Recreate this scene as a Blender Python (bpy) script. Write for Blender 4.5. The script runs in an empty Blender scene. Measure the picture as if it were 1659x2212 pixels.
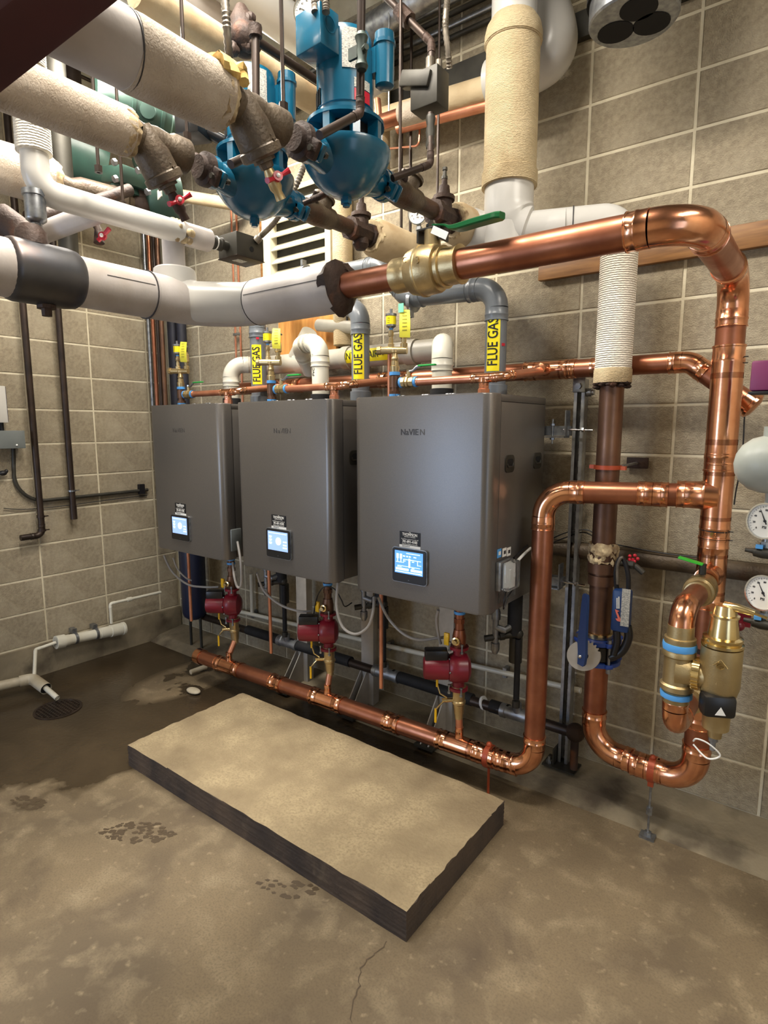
import bpy, bmesh, math, random
from mathutils import Vector, Matrix, Quaternion

random.seed(7)
S = bpy.context.scene
COL = S.collection
PI = math.pi
V = Vector

# ------------------------------------------------------------------ camera
CAM = V((0.0, 0.0, 1.6))
PITCH, YAW, FOC = math.radians(8.2), math.radians(37.1), 1270.0
FWD = V((-math.sin(YAW) * math.cos(PITCH), math.cos(YAW) * math.cos(PITCH), -math.sin(PITCH)))
RGT = V((math.cos(YAW), math.sin(YAW), 0))
UPV = RGT.cross(FWD)
cam_d = bpy.data.cameras.new('camera')
cam = bpy.data.objects.new('camera', cam_d)
COL.objects.link(cam)
cam.location = CAM
cam.rotation_euler = Matrix((RGT, UPV, -FWD)).transposed().to_euler()
cam_d.sensor_fit = 'HORIZONTAL'
cam_d.sensor_width = 36.0
cam_d.lens = 36.0 * FOC / 1659.0
cam_d.clip_start = 0.05
S.camera = cam

# ------------------------------------------------------------------ world, exposure
w = bpy.data.worlds.new('room_ambient')
S.world = w
w.use_nodes = True
w.node_tree.nodes['Background'].inputs[0].default_value = (0.80, 0.82, 0.88, 1)
w.node_tree.nodes['Background'].inputs[1].default_value = 0.09
S.view_settings.view_transform = 'Standard'
S.view_settings.look = 'None'
S.view_settings.gamma = 1.0
S.view_settings.use_curve_mapping = False
S.view_settings.exposure = 0.35


def area(name, loc, target, sx, sy, power, color):
    d = bpy.data.lights.new(name, 'AREA')
    d.shape = 'RECTANGLE'
    d.size, d.size_y, d.energy, d.color = sx, sy, power, color
    o = bpy.data.objects.new(name, d)
    COL.objects.link(o)
    o.location = loc
    o.rotation_euler = (V(target) - V(loc)).to_track_quat('-Z', 'Y').to_euler()
    return o


# daylight through the open doorway behind and to the right of the camera
area('doorway_daylight', (-3.1, -2.2, 1.25), (-1.0, 2.3, 1.1), 1.0, 2.0, 34, (0.50, 0.68, 1.0))
area('side_door_daylight', (1.85, -0.3, 1.35), (-1.0, 2.3, 0.9), 0.9, 1.9, 9, (0.66, 0.79, 1.0))

# ------------------------------------------------------------------ helpers


def P(u, v, x=None, y=None, z=None, t=None):
    """point of the room seen in the photograph at (u, v), fixed by one known world coordinate or distance"""
    d = RGT * ((u - 829.5) / FOC) - UPV * ((v - 1106.0) / FOC) + FWD
    if t is None:
        if x is not None:
            t = (x - CAM.x) / d.x
        elif y is not None:
            t = (y - CAM.y) / d.y
        else:
            t = (z - CAM.z) / d.z
    return CAM + d * t


def bmn():
    return bmesh.new()


def tag(o, label=None, cat=None, group=None, kind=None):
    if label: o['label'] = label
    if cat: o['category'] = cat
    if group: o['group'] = group
    if kind: o['kind'] = kind
    return o


def thing(name, label, cat, loc=(0, 0, 0), group=None):
    o = bpy.data.objects.new(name, None)
    COL.objects.link(o)
    o.empty_display_size = 0.05
    o.location = loc
    return tag(o, label, cat, group)


def wloc(o):
    p = V((0, 0, 0))
    while o is not None:
        p += o.location
        o = o.parent
    return p


TINY = {'dial_mark', 'screen_marks', 'vent_slot', 'white_lettering', 'frayed_end', 'slot', 'torn_wrap_remnant', 'torn_patch', 'yellow_fibre', 'lock_ring',
        'grate', 'cast_emblem', 'knockout_fitting', 'housing_screw'}


def clusters(bm, margin=0.002):
    """groups of faces that neither join nor nearly touch"""
    bm.verts.index_update()
    seen = {}; isl = []
    for v0 in bm.verts:
        if v0.index in seen: continue
        st = [v0]; seen[v0.index] = len(isl); mem = []
        while st:
            v = st.pop(); mem.append(v)
            for e in v.link_edges:
                o = e.other_vert(v)
                if o.index not in seen:
                    seen[o.index] = len(isl); st.append(o)
        isl.append(mem)
    if len(isl) < 2 or len(isl) > 60: return [list(bm.verts)]
    bb = [([min(v.co[k] for v in m) - margin for k in range(3)], [max(v.co[k] for v in m) + margin for k in range(3)]) for m in isl]
    par = list(range(len(isl)))

    def find(a):
        while par[a] != a: a = par[a]
        return a
    for i in range(len(isl)):
        for j in range(i):
            if all(bb[i][0][k] <= bb[j][1][k] and bb[j][0][k] <= bb[i][1][k] for k in range(3)): par[find(i)] = find(j)
    out = {}
    for i, m in enumerate(isl): out.setdefault(find(i), []).extend(m)
    return list(out.values())


def obj(name, bm, m, parent=None, label=None, smooth=True):
    """link a bmesh made in room coordinates as one mesh object (or one object for each separate piece of a part)"""
    if parent is not None and name not in TINY:
        cl = clusters(bm)
        if len(cl) > 1:
            last = None
            for grp in cl:
                keep = {v.index for v in grp}
                nb = bm.copy(); nb.verts.ensure_lookup_table(); nb.verts.index_update()
                bmesh.ops.delete(nb, geom=[v for v in nb.verts if v.index not in keep], context='VERTS')
                last = _obj(name, nb, m, parent, label, smooth)
            bm.free()
            return last
    o = _obj(name, bm, m, parent, label, smooth)
    if name in TINY and parent is not None: o['kind'] = 'stuff'
    return o


def _obj(name, bm, m, parent=None, label=None, smooth=True):
    bmesh.ops.recalc_face_normals(bm, faces=bm.faces)
    if parent is not None:
        off = wloc(parent)
    else:
        xs = [v.co.x for v in bm.verts]; ys = [v.co.y for v in bm.verts]; zs = [v.co.z for v in bm.verts]
        off = V(((min(xs) + max(xs)) / 2, (min(ys) + max(ys)) / 2, min(zs)))
    for v in bm.verts:
        v.co -= off
    me = bpy.data.meshes.new(name)
    bm.to_mesh(me)
    bm.free()
    if smooth:
        me.polygons.foreach_set('use_smooth', [True] * len(me.polygons))
        me.set_sharp_from_angle(angle=math.radians(38))
    me.materials.append(m)
    o = bpy.data.objects.new(name, me)
    COL.objects.link(o)
    if parent is not None:
        o.parent = parent
    else:
        o.location = off
    if label: o['label'] = label
    return o


def perp(d):
    d = d.normalized()
    a = V((0, 0, 1)) if abs(d.z) < 0.9 else V((1, 0, 0))
    u = d.cross(a).normalized()
    return u, d.cross(u).normalized()


def tube(bm, pts, r, seg=14, cap=True):
    pts = [V(p) for p in pts]
    rs = r if isinstance(r, (list, tuple)) else [r] * len(pts)
    n = len(pts)
    tan = []
    for i in range(n):
        if i == 0: t = pts[1] - pts[0]
        elif i == n - 1: t = pts[-1] - pts[-2]
        else: t = (pts[i + 1] - pts[i]).normalized() + (pts[i] - pts[i - 1]).normalized()
        tan.append(t.normalized())
    u, _ = perp(tan[0])
    rings = []
    for i in range(n):
        if i > 0:
            q = tan[i - 1].rotation_difference(tan[i])
            u = q @ u
            u = (u - tan[i] * u.dot(tan[i])).normalized()
        w_ = tan[i].cross(u)
        rings.append([bm.verts.new(pts[i] + (u * math.cos(2 * PI * k / seg) + w_ * math.sin(2 * PI * k / seg)) * rs[i]) for k in range(seg)])
    for a, b in zip(rings, rings[1:]):
        for k in range(seg):
            bm.faces.new((a[k], a[(k + 1) % seg], b[(k + 1) % seg], b[k]))
    if cap:
        bm.faces.new(rings[0]); bm.faces.new(rings[-1])
    return bm


def cyl(bm, p0, p1, r, seg=18, r2=None):
    return tube(bm, [p0, p1], [r, r if r2 is None else r2], seg)


def lathe(bm, prof, origin, axis, seg=24):
    """prof: list of (distance along axis, radius)"""
    axis = V(axis).normalized(); origin = V(origin)
    u, w_ = perp(axis)
    rings = []
    for (h, r) in prof:
        c = origin + axis * h
        if r < 1e-5:
            rings.append([bm.verts.new(c)])
        else:
            rings.append([bm.verts.new(c + (u * math.cos(2 * PI * k / seg) + w_ * math.sin(2 * PI * k / seg)) * r) for k in range(seg)])
    for a, b in zip(rings, rings[1:]):
        if len(a) == 1 and len(b) == 1: continue
        for k in range(seg):
            k2 = (k + 1) % seg
            if len(a) == 1: bm.faces.new((a[0], b[k2], b[k]))
            elif len(b) == 1: bm.faces.new((a[k], a[k2], b[0]))
            else: bm.faces.new((a[k], a[k2], b[k2], b[k]))
    if len(rings[0]) > 1: bm.faces.new(rings[0])
    if len(rings[-1]) > 1: bm.faces.new(rings[-1])
    return bm


def box(bm, c, s, rot=None, bev=0.0):
    c = V(c)
    m = Matrix.Translation(c)
    if rot is not None: m = m @ rot.to_4x4()
    m = m @ Matrix.Diagonal((s[0], s[1], s[2], 1))
    r = bmesh.ops.create_cube(bm, size=1.0, matrix=m)
    if bev > 0:
        es = list({e for v in r['verts'] for e in v.link_edges})
        bmesh.ops.bevel(bm, geom=es, offset=bev, segments=2, profile=0.5, affect='EDGES')
    return bm


def ball(bm, c, r, sc=(1, 1, 1), rot=None, seg=18):
    m = Matrix.Translation(V(c))
    if rot is not None: m = m @ rot.to_4x4()
    m = m @ Matrix.Diagonal((sc[0], sc[1], sc[2], 1))
    bmesh.ops.create_uvsphere(bm, u_segments=seg, v_segments=seg // 2 + 2, radius=r, matrix=m)
    return bm


def rrect(bm, c, ux, uy, w_, h_, r, d, n=5):
    """rounded rectangle centred at c spanned by unit vectors ux, uy, extruded along d"""
    c = V(c); ux = V(ux); uy = V(uy); pts = []
    for sx, sy, a0 in ((1, 1, 0), (-1, 1, PI / 2), (-1, -1, PI), (1, -1, 1.5 * PI)):
        for k in range(n + 1):
            a = a0 + PI / 2 * k / n
            pts.append(c + ux * (sx * (w_ / 2 - r) + r * math.cos(a)) + uy * (sy * (h_ / 2 - r) + r * math.sin(a)))
    return prism(bm, pts, d)


def prism(bm, pts, d):
    """polygon pts extruded along vector d"""
    a = [bm.verts.new(V(p)) for p in pts]
    b = [bm.verts.new(V(p) + V(d)) for p in pts]
    bm.faces.new(a); bm.faces.new(list(reversed(b)))
    n = len(a)
    for i in range(n):
        bm.faces.new((a[i], a[(i + 1) % n], b[(i + 1) % n], b[i]))
    return bm


def arc_pts(a, c, b, R, n=8):
    """fillet points for corner c between a and b"""
    d1 = (a - c).normalized(); d2 = (b - c).normalized()
    ang = d1.angle(d2)
    if ang > PI - 0.02: return [c], 0
    tl = R / math.tan(ang / 2)
    tl = min(tl, 0.49 * min((a - c).length, (b - c).length) * 2)
    R = tl * math.tan(ang / 2)
    ctr = c + (d1 + d2).normalized() * (R / math.sin(ang / 2))
    s = c + d1 * tl - ctr
    e = c + d2 * tl - ctr
    tot = s.angle(e)
    ax = s.cross(e).normalized()
    return [ctr + Quaternion(ax, tot * i / n) @ s for i in range(n + 1)], tl


def smooth_path(pts, R, n=8):
    pts = [V(p) for p in pts]
    out = [pts[0]]
    for i in range(1, len(pts) - 1):
        out += arc_pts(pts[i - 1], pts[i], pts[i + 1], R, n)[0]
    return out + [pts[-1]]


def spline(pts, n=8):
    pts = [V(p) for p in pts]
    q = [pts[0]] + pts + [pts[-1]]
    out = []
    for i in range(1, len(q) - 2):
        p0, p1, p2, p3 = q[i - 1:i + 3]
        for k in range(n):
            t = k / n
            out.append(0.5 * ((2 * p1) + (p2 - p0) * t + (2 * p0 - 5 * p1 + 4 * p2 - p3) * t * t + (3 * p1 - p0 - 3 * p2 + p3) * t ** 3))
    return out + [pts[-1]]


def collar(bm, c, d, r, L, seg=22, k=1.07):
    """soldered cup: starts at c (bend side), runs along d, ends with a raised lip"""
    lathe(bm, [(0, r * 1.0), (0.001, r * k), (L * 0.45, r * k), (L * 0.5, r * (k + .035)), (L * 0.58, r * (k + .035)), (L * 0.62, r * k), (L * .93, r * k), (L * .95, r * (k + .05)), (L, r * (k + .05)), (L + .001, r)], c, d, seg)


def piperun(root, pts, r, mp, mf, R=None, cl=None, seg=20, pname='pipe', ename='elbow', collars=True, n=10):
    pts = [V(p) for p in pts]
    R = R or r * 2.3
    cl = cl or r * 1.25
    prev = pts[0]
    for i in range(1, len(pts)):
        if i < len(pts) - 1:
            a, tl = arc_pts(pts[i - 1], pts[i], pts[i + 1], R, n)
            b = bmn(); tube(b, a, r * 1.05, seg)
            if collars:
                collar(b, a[0], pts[i - 1] - pts[i], r, cl)
                collar(b, a[-1], pts[i + 1] - pts[i], r, cl)
            obj(ename, b, mf, root)
            end = a[0]; nxt = a[-1]
        else:
            end = pts[i]; nxt = None
        if (end - prev).length > 0.004:
            b = bmn(); cyl(b, prev, end, r, seg)
            obj(pname, b, mp, root)
        prev = nxt


def tee(root, c, d, bd, r, rb, mf, L=None, Lb=None, name='tee'):
    c = V(c); d = V(d).normalized(); bd = V(bd).normalized()
    L = L or r * 2.2; Lb = Lb or r * 2.0
    b = bmn()
    cyl(b, c - d * L * .6, c + d * L * .6, r * 1.07, 22)
    collar(b, c + d * L * .5, d, r, L * .55); collar(b, c - d * L * .5, -d, r, L * .55)
    if rb > 0:
        tube(b, [c, c + bd * r * .9, c + bd * r * 1.15, c + bd * Lb * .7], [rb * 1.3, rb * 1.3, rb * 1.1, rb * 1.07], 18)
        collar(b, c + bd * Lb * .6, bd, rb, Lb * .45)
    return obj(name, b, mf, root)


_fc = {}


def text_mesh(s, size, extrude=0.0008, xs=1.0, shear=0.0, off=0.0):
    c = bpy.data.curves.new('txt', 'FONT')
    c.body = s; c.size = size; c.extrude = extrude; c.align_x = 'CENTER'; c.align_y = 'CENTER'; c.shear = shear; c.offset = off
    c.resolution_u = 3
    o = bpy.data.objects.new('txt', c)
    COL.objects.link(o)
    bpy.context.view_layer.update()
    dg = bpy.context.evaluated_depsgraph_get()
    me = bpy.data.meshes.new_from_object(o.evaluated_get(dg))
    bpy.data.objects.remove(o)
    for v in me.vertices:
        v.co.x *= xs
    return me


def text(name, s, size, c, xdir, ydir, m, parent, xs=1.0, off=0.0, ex=0.0006):
    me = text_mesh(s, size, ex, xs, off=off)
    xd = V(xdir).normalized(); yd = V(ydir).normalized(); zd = xd.cross(yd).normalized()
    M = Matrix((xd, yd, zd)).transposed().to_4x4()
    M.translation = V(c) - wloc(parent)
    me.transform(M)
    me.materials.clear(); me.materials.append(m)
    o = bpy.data.objects.new(name, me)
    COL.objects.link(o)
    o.parent = parent
    return o


# ------------------------------------------------------------------ materials
def srgb(r, g, b):
    f = lambda c: (c / 12.92 if c <= 0.04045 else ((c + 0.055) / 1.055) ** 2.4)
    return (f(r / 255), f(g / 255), f(b / 255), 1)


def mat(name, c1, c2=None, rough=0.5, metal=0.0, nscale=6.0, bump=0.0, bscale=60.0, spots=None, sscale=3.0, sthr=(0.55, 0.7), wave=None,
        rvar=0.0, spec=None, coat=0.0, emit=None, estr=0.0, stretch=None, rnd=0.0, detail=5.0):
    m = bpy.data.materials.new(name)
    m.use_nodes = True
    N = m.node_tree.nodes; L = m.node_tree.links
    B = N['Principled BSDF']
    B.inputs['Metallic'].default_value = metal
    B.inputs['Roughness'].default_value = rough
    if spec is not None: B.inputs['Specular IOR Level'].default_value = spec
    if coat: B.inputs['Coat Weight'].default_value = coat; B.inputs['Coat Roughness'].default_value = 0.12
    tc = N.new('ShaderNodeTexCoord')
    src = tc.outputs['Object']
    if stretch:
        mp = N.new('ShaderNodeMapping'); mp.inputs['Scale'].default_value = stretch
        L.new(src, mp.inputs['Vector']); srcn = mp.outputs['Vector']
    else:
        srcn = src
    col = None
    if c2 is None:
        B.inputs['Base Color'].default_value = c1
    else:
        nz = N.new('ShaderNodeTexNoise'); nz.inputs['Scale'].default_value = nscale; nz.inputs['Detail'].default_value = detail
        L.new(srcn, nz.inputs['Vector'])
        mr = N.new('ShaderNodeMapRange'); mr.inputs[1].default_value = 0.33; mr.inputs[2].default_value = 0.67
        L.new(nz.outputs['Fac'], mr.inputs[0])
        mx = N.new('ShaderNodeMix'); mx.data_type = 'RGBA'
        mx.inputs[6].default_value = c1; mx.inputs[7].default_value = c2
        L.new(mr.outputs[0], mx.inputs[0])
        col = mx.outputs[2]
        if rvar:
            m2 = N.new('ShaderNodeMapRange'); m2.inputs[3].default_value = rough - rvar; m2.inputs[4].default_value = rough + rvar
            L.new(mr.outputs[0], m2.inputs[0]); L.new(m2.outputs[0], B.inputs['Roughness'])
    if spots is not None:
        n2 = N.new('ShaderNodeTexNoise'); n2.inputs['Scale'].default_value = sscale; n2.inputs['Detail'].default_value = 6
        L.new(srcn, n2.inputs['Vector'])
        r2 = N.new('ShaderNodeMapRange'); r2.inputs[1].default_value = sthr[0]; r2.inputs[2].default_value = sthr[1]
        L.new(n2.outputs['Fac'], r2.inputs[0])
        m3 = N.new('ShaderNodeMix'); m3.data_type = 'RGBA'
        if col: L.new(col, m3.inputs[6])
        else: m3.inputs[6].default_value = c1
        m3.inputs[7].default_value = spots
        L.new(r2.outputs[0], m3.inputs[0]); col = m3.outputs[2]
    if rnd:
        oi = N.new('ShaderNodeObjectInfo')
        mr3 = N.new('ShaderNodeMapRange'); mr3.inputs[3].default_value = 1 - rnd; mr3.inputs[4].default_value = 1 + rnd
        L.new(oi.outputs['Random'], mr3.inputs[0])
        hs = N.new('ShaderNodeHueSaturation')
        if col: L.new(col, hs.inputs['Color'])
        else: hs.inputs['Color'].default_value = c1
        L.new(mr3.outputs[0], hs.inputs['Value']); col = hs.outputs[0]
    if col: L.new(col, B.inputs['Base Color'])
    h = None
    if bump:
        n4 = N.new('ShaderNodeTexNoise'); n4.inputs['Scale'].default_value = bscale; n4.inputs['Detail'].default_value = 4
        L.new(src, n4.inputs['Vector'])
        bp = N.new('ShaderNodeBump'); bp.inputs['Strength'].default_value = bump; bp.inputs['Distance'].default_value = 0.004
        L.new(n4.outputs['Fac'], bp.inputs['Height']); h = bp.outputs[0]
    if wave:
        axis, sc, st, dist = wave
        wv = N.new('ShaderNodeTexWave'); wv.bands_direction = axis; wv.inputs['Scale'].default_value = sc
        wv.inputs['Distortion'].default_value = dist; wv.inputs['Detail'].default_value = 2; wv.inputs['Detail Scale'].default_value = 3
        L.new(src, wv.inputs['Vector'])
        b2 = N.new('ShaderNodeBump'); b2.inputs['Strength'].default_value = st; b2.inputs['Distance'].default_value = 0.004
        L.new(wv.outputs['Fac'], b2.inputs['Height'])
        if h: L.new(h, b2.inputs['Normal'])
        h = b2.outputs[0]
    if h: L.new(h, B.inputs['Normal'])
    if emit:
        B.inputs['Emission Color'].default_value = emit; B.inputs['Emission Strength'].default_value = estr
    return m


M = {}
M['block'] = mat('concrete_block', srgb(140, 129, 109), srgb(162, 151, 128), rough=0.92, nscale=60, bump=1.0, bscale=190, spots=srgb(170, 160, 138), sscale=5, sthr=(0.5, 0.8), rnd=0.05, detail=9)
M['mortar'] = mat('mortar', srgb(218, 210, 186), srgb(196, 187, 162), rough=0.95, nscale=8, bump=0.6, bscale=90)
M['footing'] = mat('footing_concrete', srgb(150, 138, 114), srgb(116, 106, 87), rough=0.9, nscale=5, bump=0.7, bscale=60, spots=srgb(84, 74, 60), sscale=4)
M['ceiling'] = mat('ceiling_deck', srgb(150, 144, 130), srgb(120, 114, 102), rough=0.9, nscale=2, bump=0.4)
M['copper'] = mat('dull_copper', srgb(178, 118, 90), srgb(146, 90, 66), rough=0.36, metal=0.88, nscale=9, rvar=0.07, spots=srgb(118, 78, 58), sscale=5, sthr=(.6, .8))
M['copper_b'] = mat('bright_copper', srgb(238, 178, 142), srgb(214, 146, 110), rough=0.2, metal=1.0, nscale=14, rvar=0.06, bump=0.06, bscale=50)
M['copper_old'] = mat('aged_copper', srgb(126, 94, 74), srgb(92, 68, 56), rough=0.42, metal=0.75, nscale=7, rvar=0.08)
M['copper_thin'] = mat('copper_tube', srgb(222, 156, 124), srgb(196, 128, 98), rough=0.35, metal=0.8, nscale=10)
M['brass'] = mat('cast_brass', srgb(208, 188, 144), srgb(172, 150, 108), rough=0.36, metal=0.88, nscale=12, bump=0.15, bscale=220)
M['brass_m'] = mat('matt_brass', srgb(196, 176, 132), srgb(170, 150, 108), rough=0.42, metal=0.85, nscale=10, bump=0.12, bscale=260)
M['gold'] = mat('polished_brass', srgb(240, 220, 170), srgb(216, 192, 136), rough=0.22, metal=1.0, nscale=14)
M['chrome'] = mat('chrome', srgb(205, 205, 205), rough=0.16, metal=1.0)
M['galv'] = mat('galvanised_steel', srgb(170, 174, 178), srgb(128, 132, 138), rough=0.38, metal=0.9, nscale=40)
M['alu_dark'] = mat('weathered_strut', srgb(176, 180, 184), srgb(132, 134, 138), rough=0.45, metal=0.85, nscale=20)
M['iron'] = mat('cast_iron_taupe', srgb(98, 85, 68), srgb(68, 58, 47), rough=0.5, metal=0.3, nscale=12, bump=0.5, bscale=110, spots=srgb(76, 50, 36), sscale=9)
M['rust'] = mat('rusted_iron', srgb(70, 52, 42), srgb(44, 33, 29), rough=0.65, metal=0.25, nscale=12, bump=0.6, bscale=90, spots=srgb(112, 70, 46), sscale=9, sthr=(.58, .74))
M['steel_dark'] = mat('dark_steel_pipe', srgb(66, 53, 45), srgb(44, 36, 32), rough=0.42, metal=0.5, nscale=8)
M['tank_steel'] = mat('bare_steel_header', srgb(98, 98, 100), srgb(72, 72, 76), rough=0.38, metal=0.75, nscale=4, spots=srgb(88, 66, 50), sscale=5, sthr=(.56, .74))
M['black'] = mat('black_plastic', srgb(26, 26, 28), rough=0.35)
M['blackfoam'] = mat('black_foam_sleeve', srgb(30, 30, 33), srgb(20, 20, 22), rough=0.75, nscale=20, bump=0.2)
M['navyfoam'] = mat('dark_pipe_wrap', srgb(36, 38, 52), srgb(24, 25, 34), rough=0.6, nscale=10)
M['jacket'] = mat('insulation_jacket', srgb(186, 181, 178), srgb(164, 157, 151), rough=0.5, nscale=5, bump=0.5, bscale=16, spots=srgb(140, 124, 104), sscale=2.2, sthr=(.6, .8))
M['jacket_b'] = mat('plaster_wrapped_insulation', srgb(188, 176, 160), srgb(156, 142, 124), rough=0.75, nscale=7, bump=1.0, bscale=34, spots=srgb(140, 112, 78), sscale=3.2, sthr=(.55, .75), wave=('Y', 30, 0.22, 9.0), detail=9)
M['pvcw'] = mat('white_pipe_cover', srgb(204, 203, 199), srgb(188, 186, 180), rough=0.28, nscale=3)
M['corr'] = mat('corrugated_canvas_wrap', srgb(232, 226, 212), srgb(216, 208, 190), rough=0.75, nscale=5, wave=('Z', 40, 0.9, 2.2))
M['canvas'] = mat('cream_canvas_wrap', srgb(206, 188, 152), srgb(182, 163, 127), rough=0.85, nscale=8, bump=0.8, bscale=110, wave=('Z', 60, 0.5, 3.5), spots=srgb(156, 134, 98), sscale=5, sthr=(.55, .75))
M['canvas_x'] = mat('cream_wrap_long', srgb(206, 188, 154), srgb(176, 154, 120), rough=0.8, nscale=6, bump=0.8, bscale=30, spots=srgb(166, 132, 90), sscale=5, sthr=(.6, .75))
M['ragged'] = mat('torn_insulation', srgb(206, 188, 150), srgb(130, 108, 80), rough=0.95, nscale=30, bump=1.0, bscale=40)
M['pvc'] = mat('white_pvc', srgb(222, 220, 206), srgb(206, 202, 186), rough=0.3, nscale=5)
M['pvc_dirty'] = mat('old_pvc', srgb(206, 198, 178), srgb(170, 158, 134), rough=0.45, nscale=8)
M['cpvc'] = mat('grey_pvc', srgb(112, 118, 124), srgb(98, 104, 110), rough=0.3, nscale=5)
M['duct_w'] = mat('grey_white_intake_pipe', srgb(190, 186, 172), srgb(168, 163, 150), rough=0.42, nscale=6)
M['blue'] = mat('teal_blue_enamel', srgb(14, 92, 122), srgb(10, 74, 100), rough=0.27, nscale=5, coat=0.3, bump=0.08, bscale=30)
M['green'] = mat('dark_green_enamel', srgb(50, 78, 68), srgb(34, 56, 50), rough=0.38, nscale=6, bump=0.1, bscale=40)
M['red'] = mat('maroon_enamel', srgb(128, 26, 42), srgb(104, 20, 34), rough=0.34, nscale=8)
M['redtap'] = mat('red_handle', srgb(182, 30, 50), rough=0.35)
M['purple'] = mat('plum_plastic', srgb(124, 52, 96), rough=0.4)
M['boiler'] = mat('graphite_metallic_paint', srgb(122, 118, 114), srgb(115, 112, 109), rough=0.34, metal=0.58, nscale=300)
M['seam'] = mat('dark_seam', srgb(52, 50, 48), rough=0.6)
M['dkgrey'] = mat('dark_grey_metal', srgb(68, 66, 59), srgb(50, 48, 43), rough=0.5, metal=0.35, nscale=10)
M['ltgrey_box'] = mat('grey_enclosure', srgb(112, 118, 118), srgb(100, 106, 106), rough=0.45, nscale=8)
M['yellow'] = mat('yellow_label', srgb(238, 222, 20), rough=0.45)
M['ytag'] = mat('yellow_paper_tag', srgb(226, 220, 60), srgb(214, 206, 70), rough=0.6, nscale=20)
M['orange'] = mat('yellow_handle', srgb(232, 184, 30), rough=0.4)
M['orange_strap'] = mat('orange_clamp', srgb(178, 84, 50), srgb(150, 62, 38), rough=0.42, metal=0.3)
M['bluetape'] = mat('blue_sealant', srgb(84, 158, 226), rough=0.5)
M['greenh'] = mat('green_lever', srgb(20, 92, 50), rough=0.3)
M['lime'] = mat('lime_tag', srgb(60, 210, 60), rough=0.45)
M['bluelever'] = mat('navy_lever', srgb(26, 58, 110), rough=0.4)
M['white'] = mat('white_print', srgb(236, 236, 232), rough=0.5)
M['cream_tag'] = mat('printed_plate', srgb(214, 212, 200), srgb(120, 122, 122), rough=0.5, nscale=160, stretch=(1, 1, 3))
M['ink'] = mat('black_print', srgb(18, 18, 22), rough=0.5)
M['greyink'] = mat('grey_print', srgb(58, 56, 58), rough=0.5)
M['faint'] = mat('worn_print', srgb(90, 87, 84), rough=0.5, metal=0.4)
M['wood'] = mat('oak_board', srgb(150, 106, 58), srgb(116, 78, 40), rough=0.5, nscale=5, stretch=(1.5, 8, 14), detail=6)
M['ply'] = mat('plywood_panel', srgb(214, 156, 84), srgb(182, 122, 58), rough=0.6, nscale=6, stretch=(6, 6, 1))
M['louver'] = mat('louver_paint', srgb(222, 216, 192), srgb(196, 190, 166), rough=0.5, nscale=6)
M['dark'] = mat('dark_void', srgb(14, 14, 15), rough=0.9)
M['maroon_steel'] = mat('maroon_steel_beam', srgb(64, 22, 26), srgb(48, 16, 20), rough=0.6, nscale=4)
M['legwhite'] = mat('white_strut_leg', srgb(188, 184, 176), srgb(160, 154, 146), rough=0.5, metal=0.2, nscale=9, spots=srgb(120, 100, 82), sscale=6, sthr=(.62, .75))
M['tankpaint'] = mat('pale_grey_tank', srgb(178, 184, 176), srgb(160, 166, 160), rough=0.4, nscale=5)
M['dial'] = mat('gauge_dial', srgb(236, 236, 230), rough=0.3, coat=0.6)
M['screen'] = mat('lit_screen', srgb(80, 150, 235), rough=0.3, emit=srgb(110, 175, 255), estr=0.62)
M['screen2'] = mat('lit_screen_marks', srgb(220, 240, 255), rough=0.3, emit=srgb(225, 242, 255), estr=0.75)
M['screen_p'] = mat('pale_lit_screen', srgb(150, 180, 235), rough=0.3, emit=srgb(158, 192, 250), estr=0.62)
M['hose'] = mat('grey_cable', srgb(150, 146, 142), rough=0.45)
M['flex'] = mat('flexible_conduit', srgb(132, 124, 112), srgb(96, 90, 80), rough=0.45, metal=0.6, nscale=20)
M['lamp_body'] = mat('lamp_housing', srgb(230, 230, 226), rough=0.5)
M['tubelight'] = mat('lamp_tube', srgb(255, 250, 238), emit=(1, 0.94, 0.84, 1), estr=14)


def glass_mat():
    m = mat('clear_plastic', srgb(240, 246, 250), rough=0.06)
    b = m.node_tree.nodes['Principled BSDF']
    b.inputs['Transmission Weight'].default_value = 0.9
    b.inputs['IOR'].default_value = 1.4
    return m


M['clear'] = glass_mat()


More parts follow.
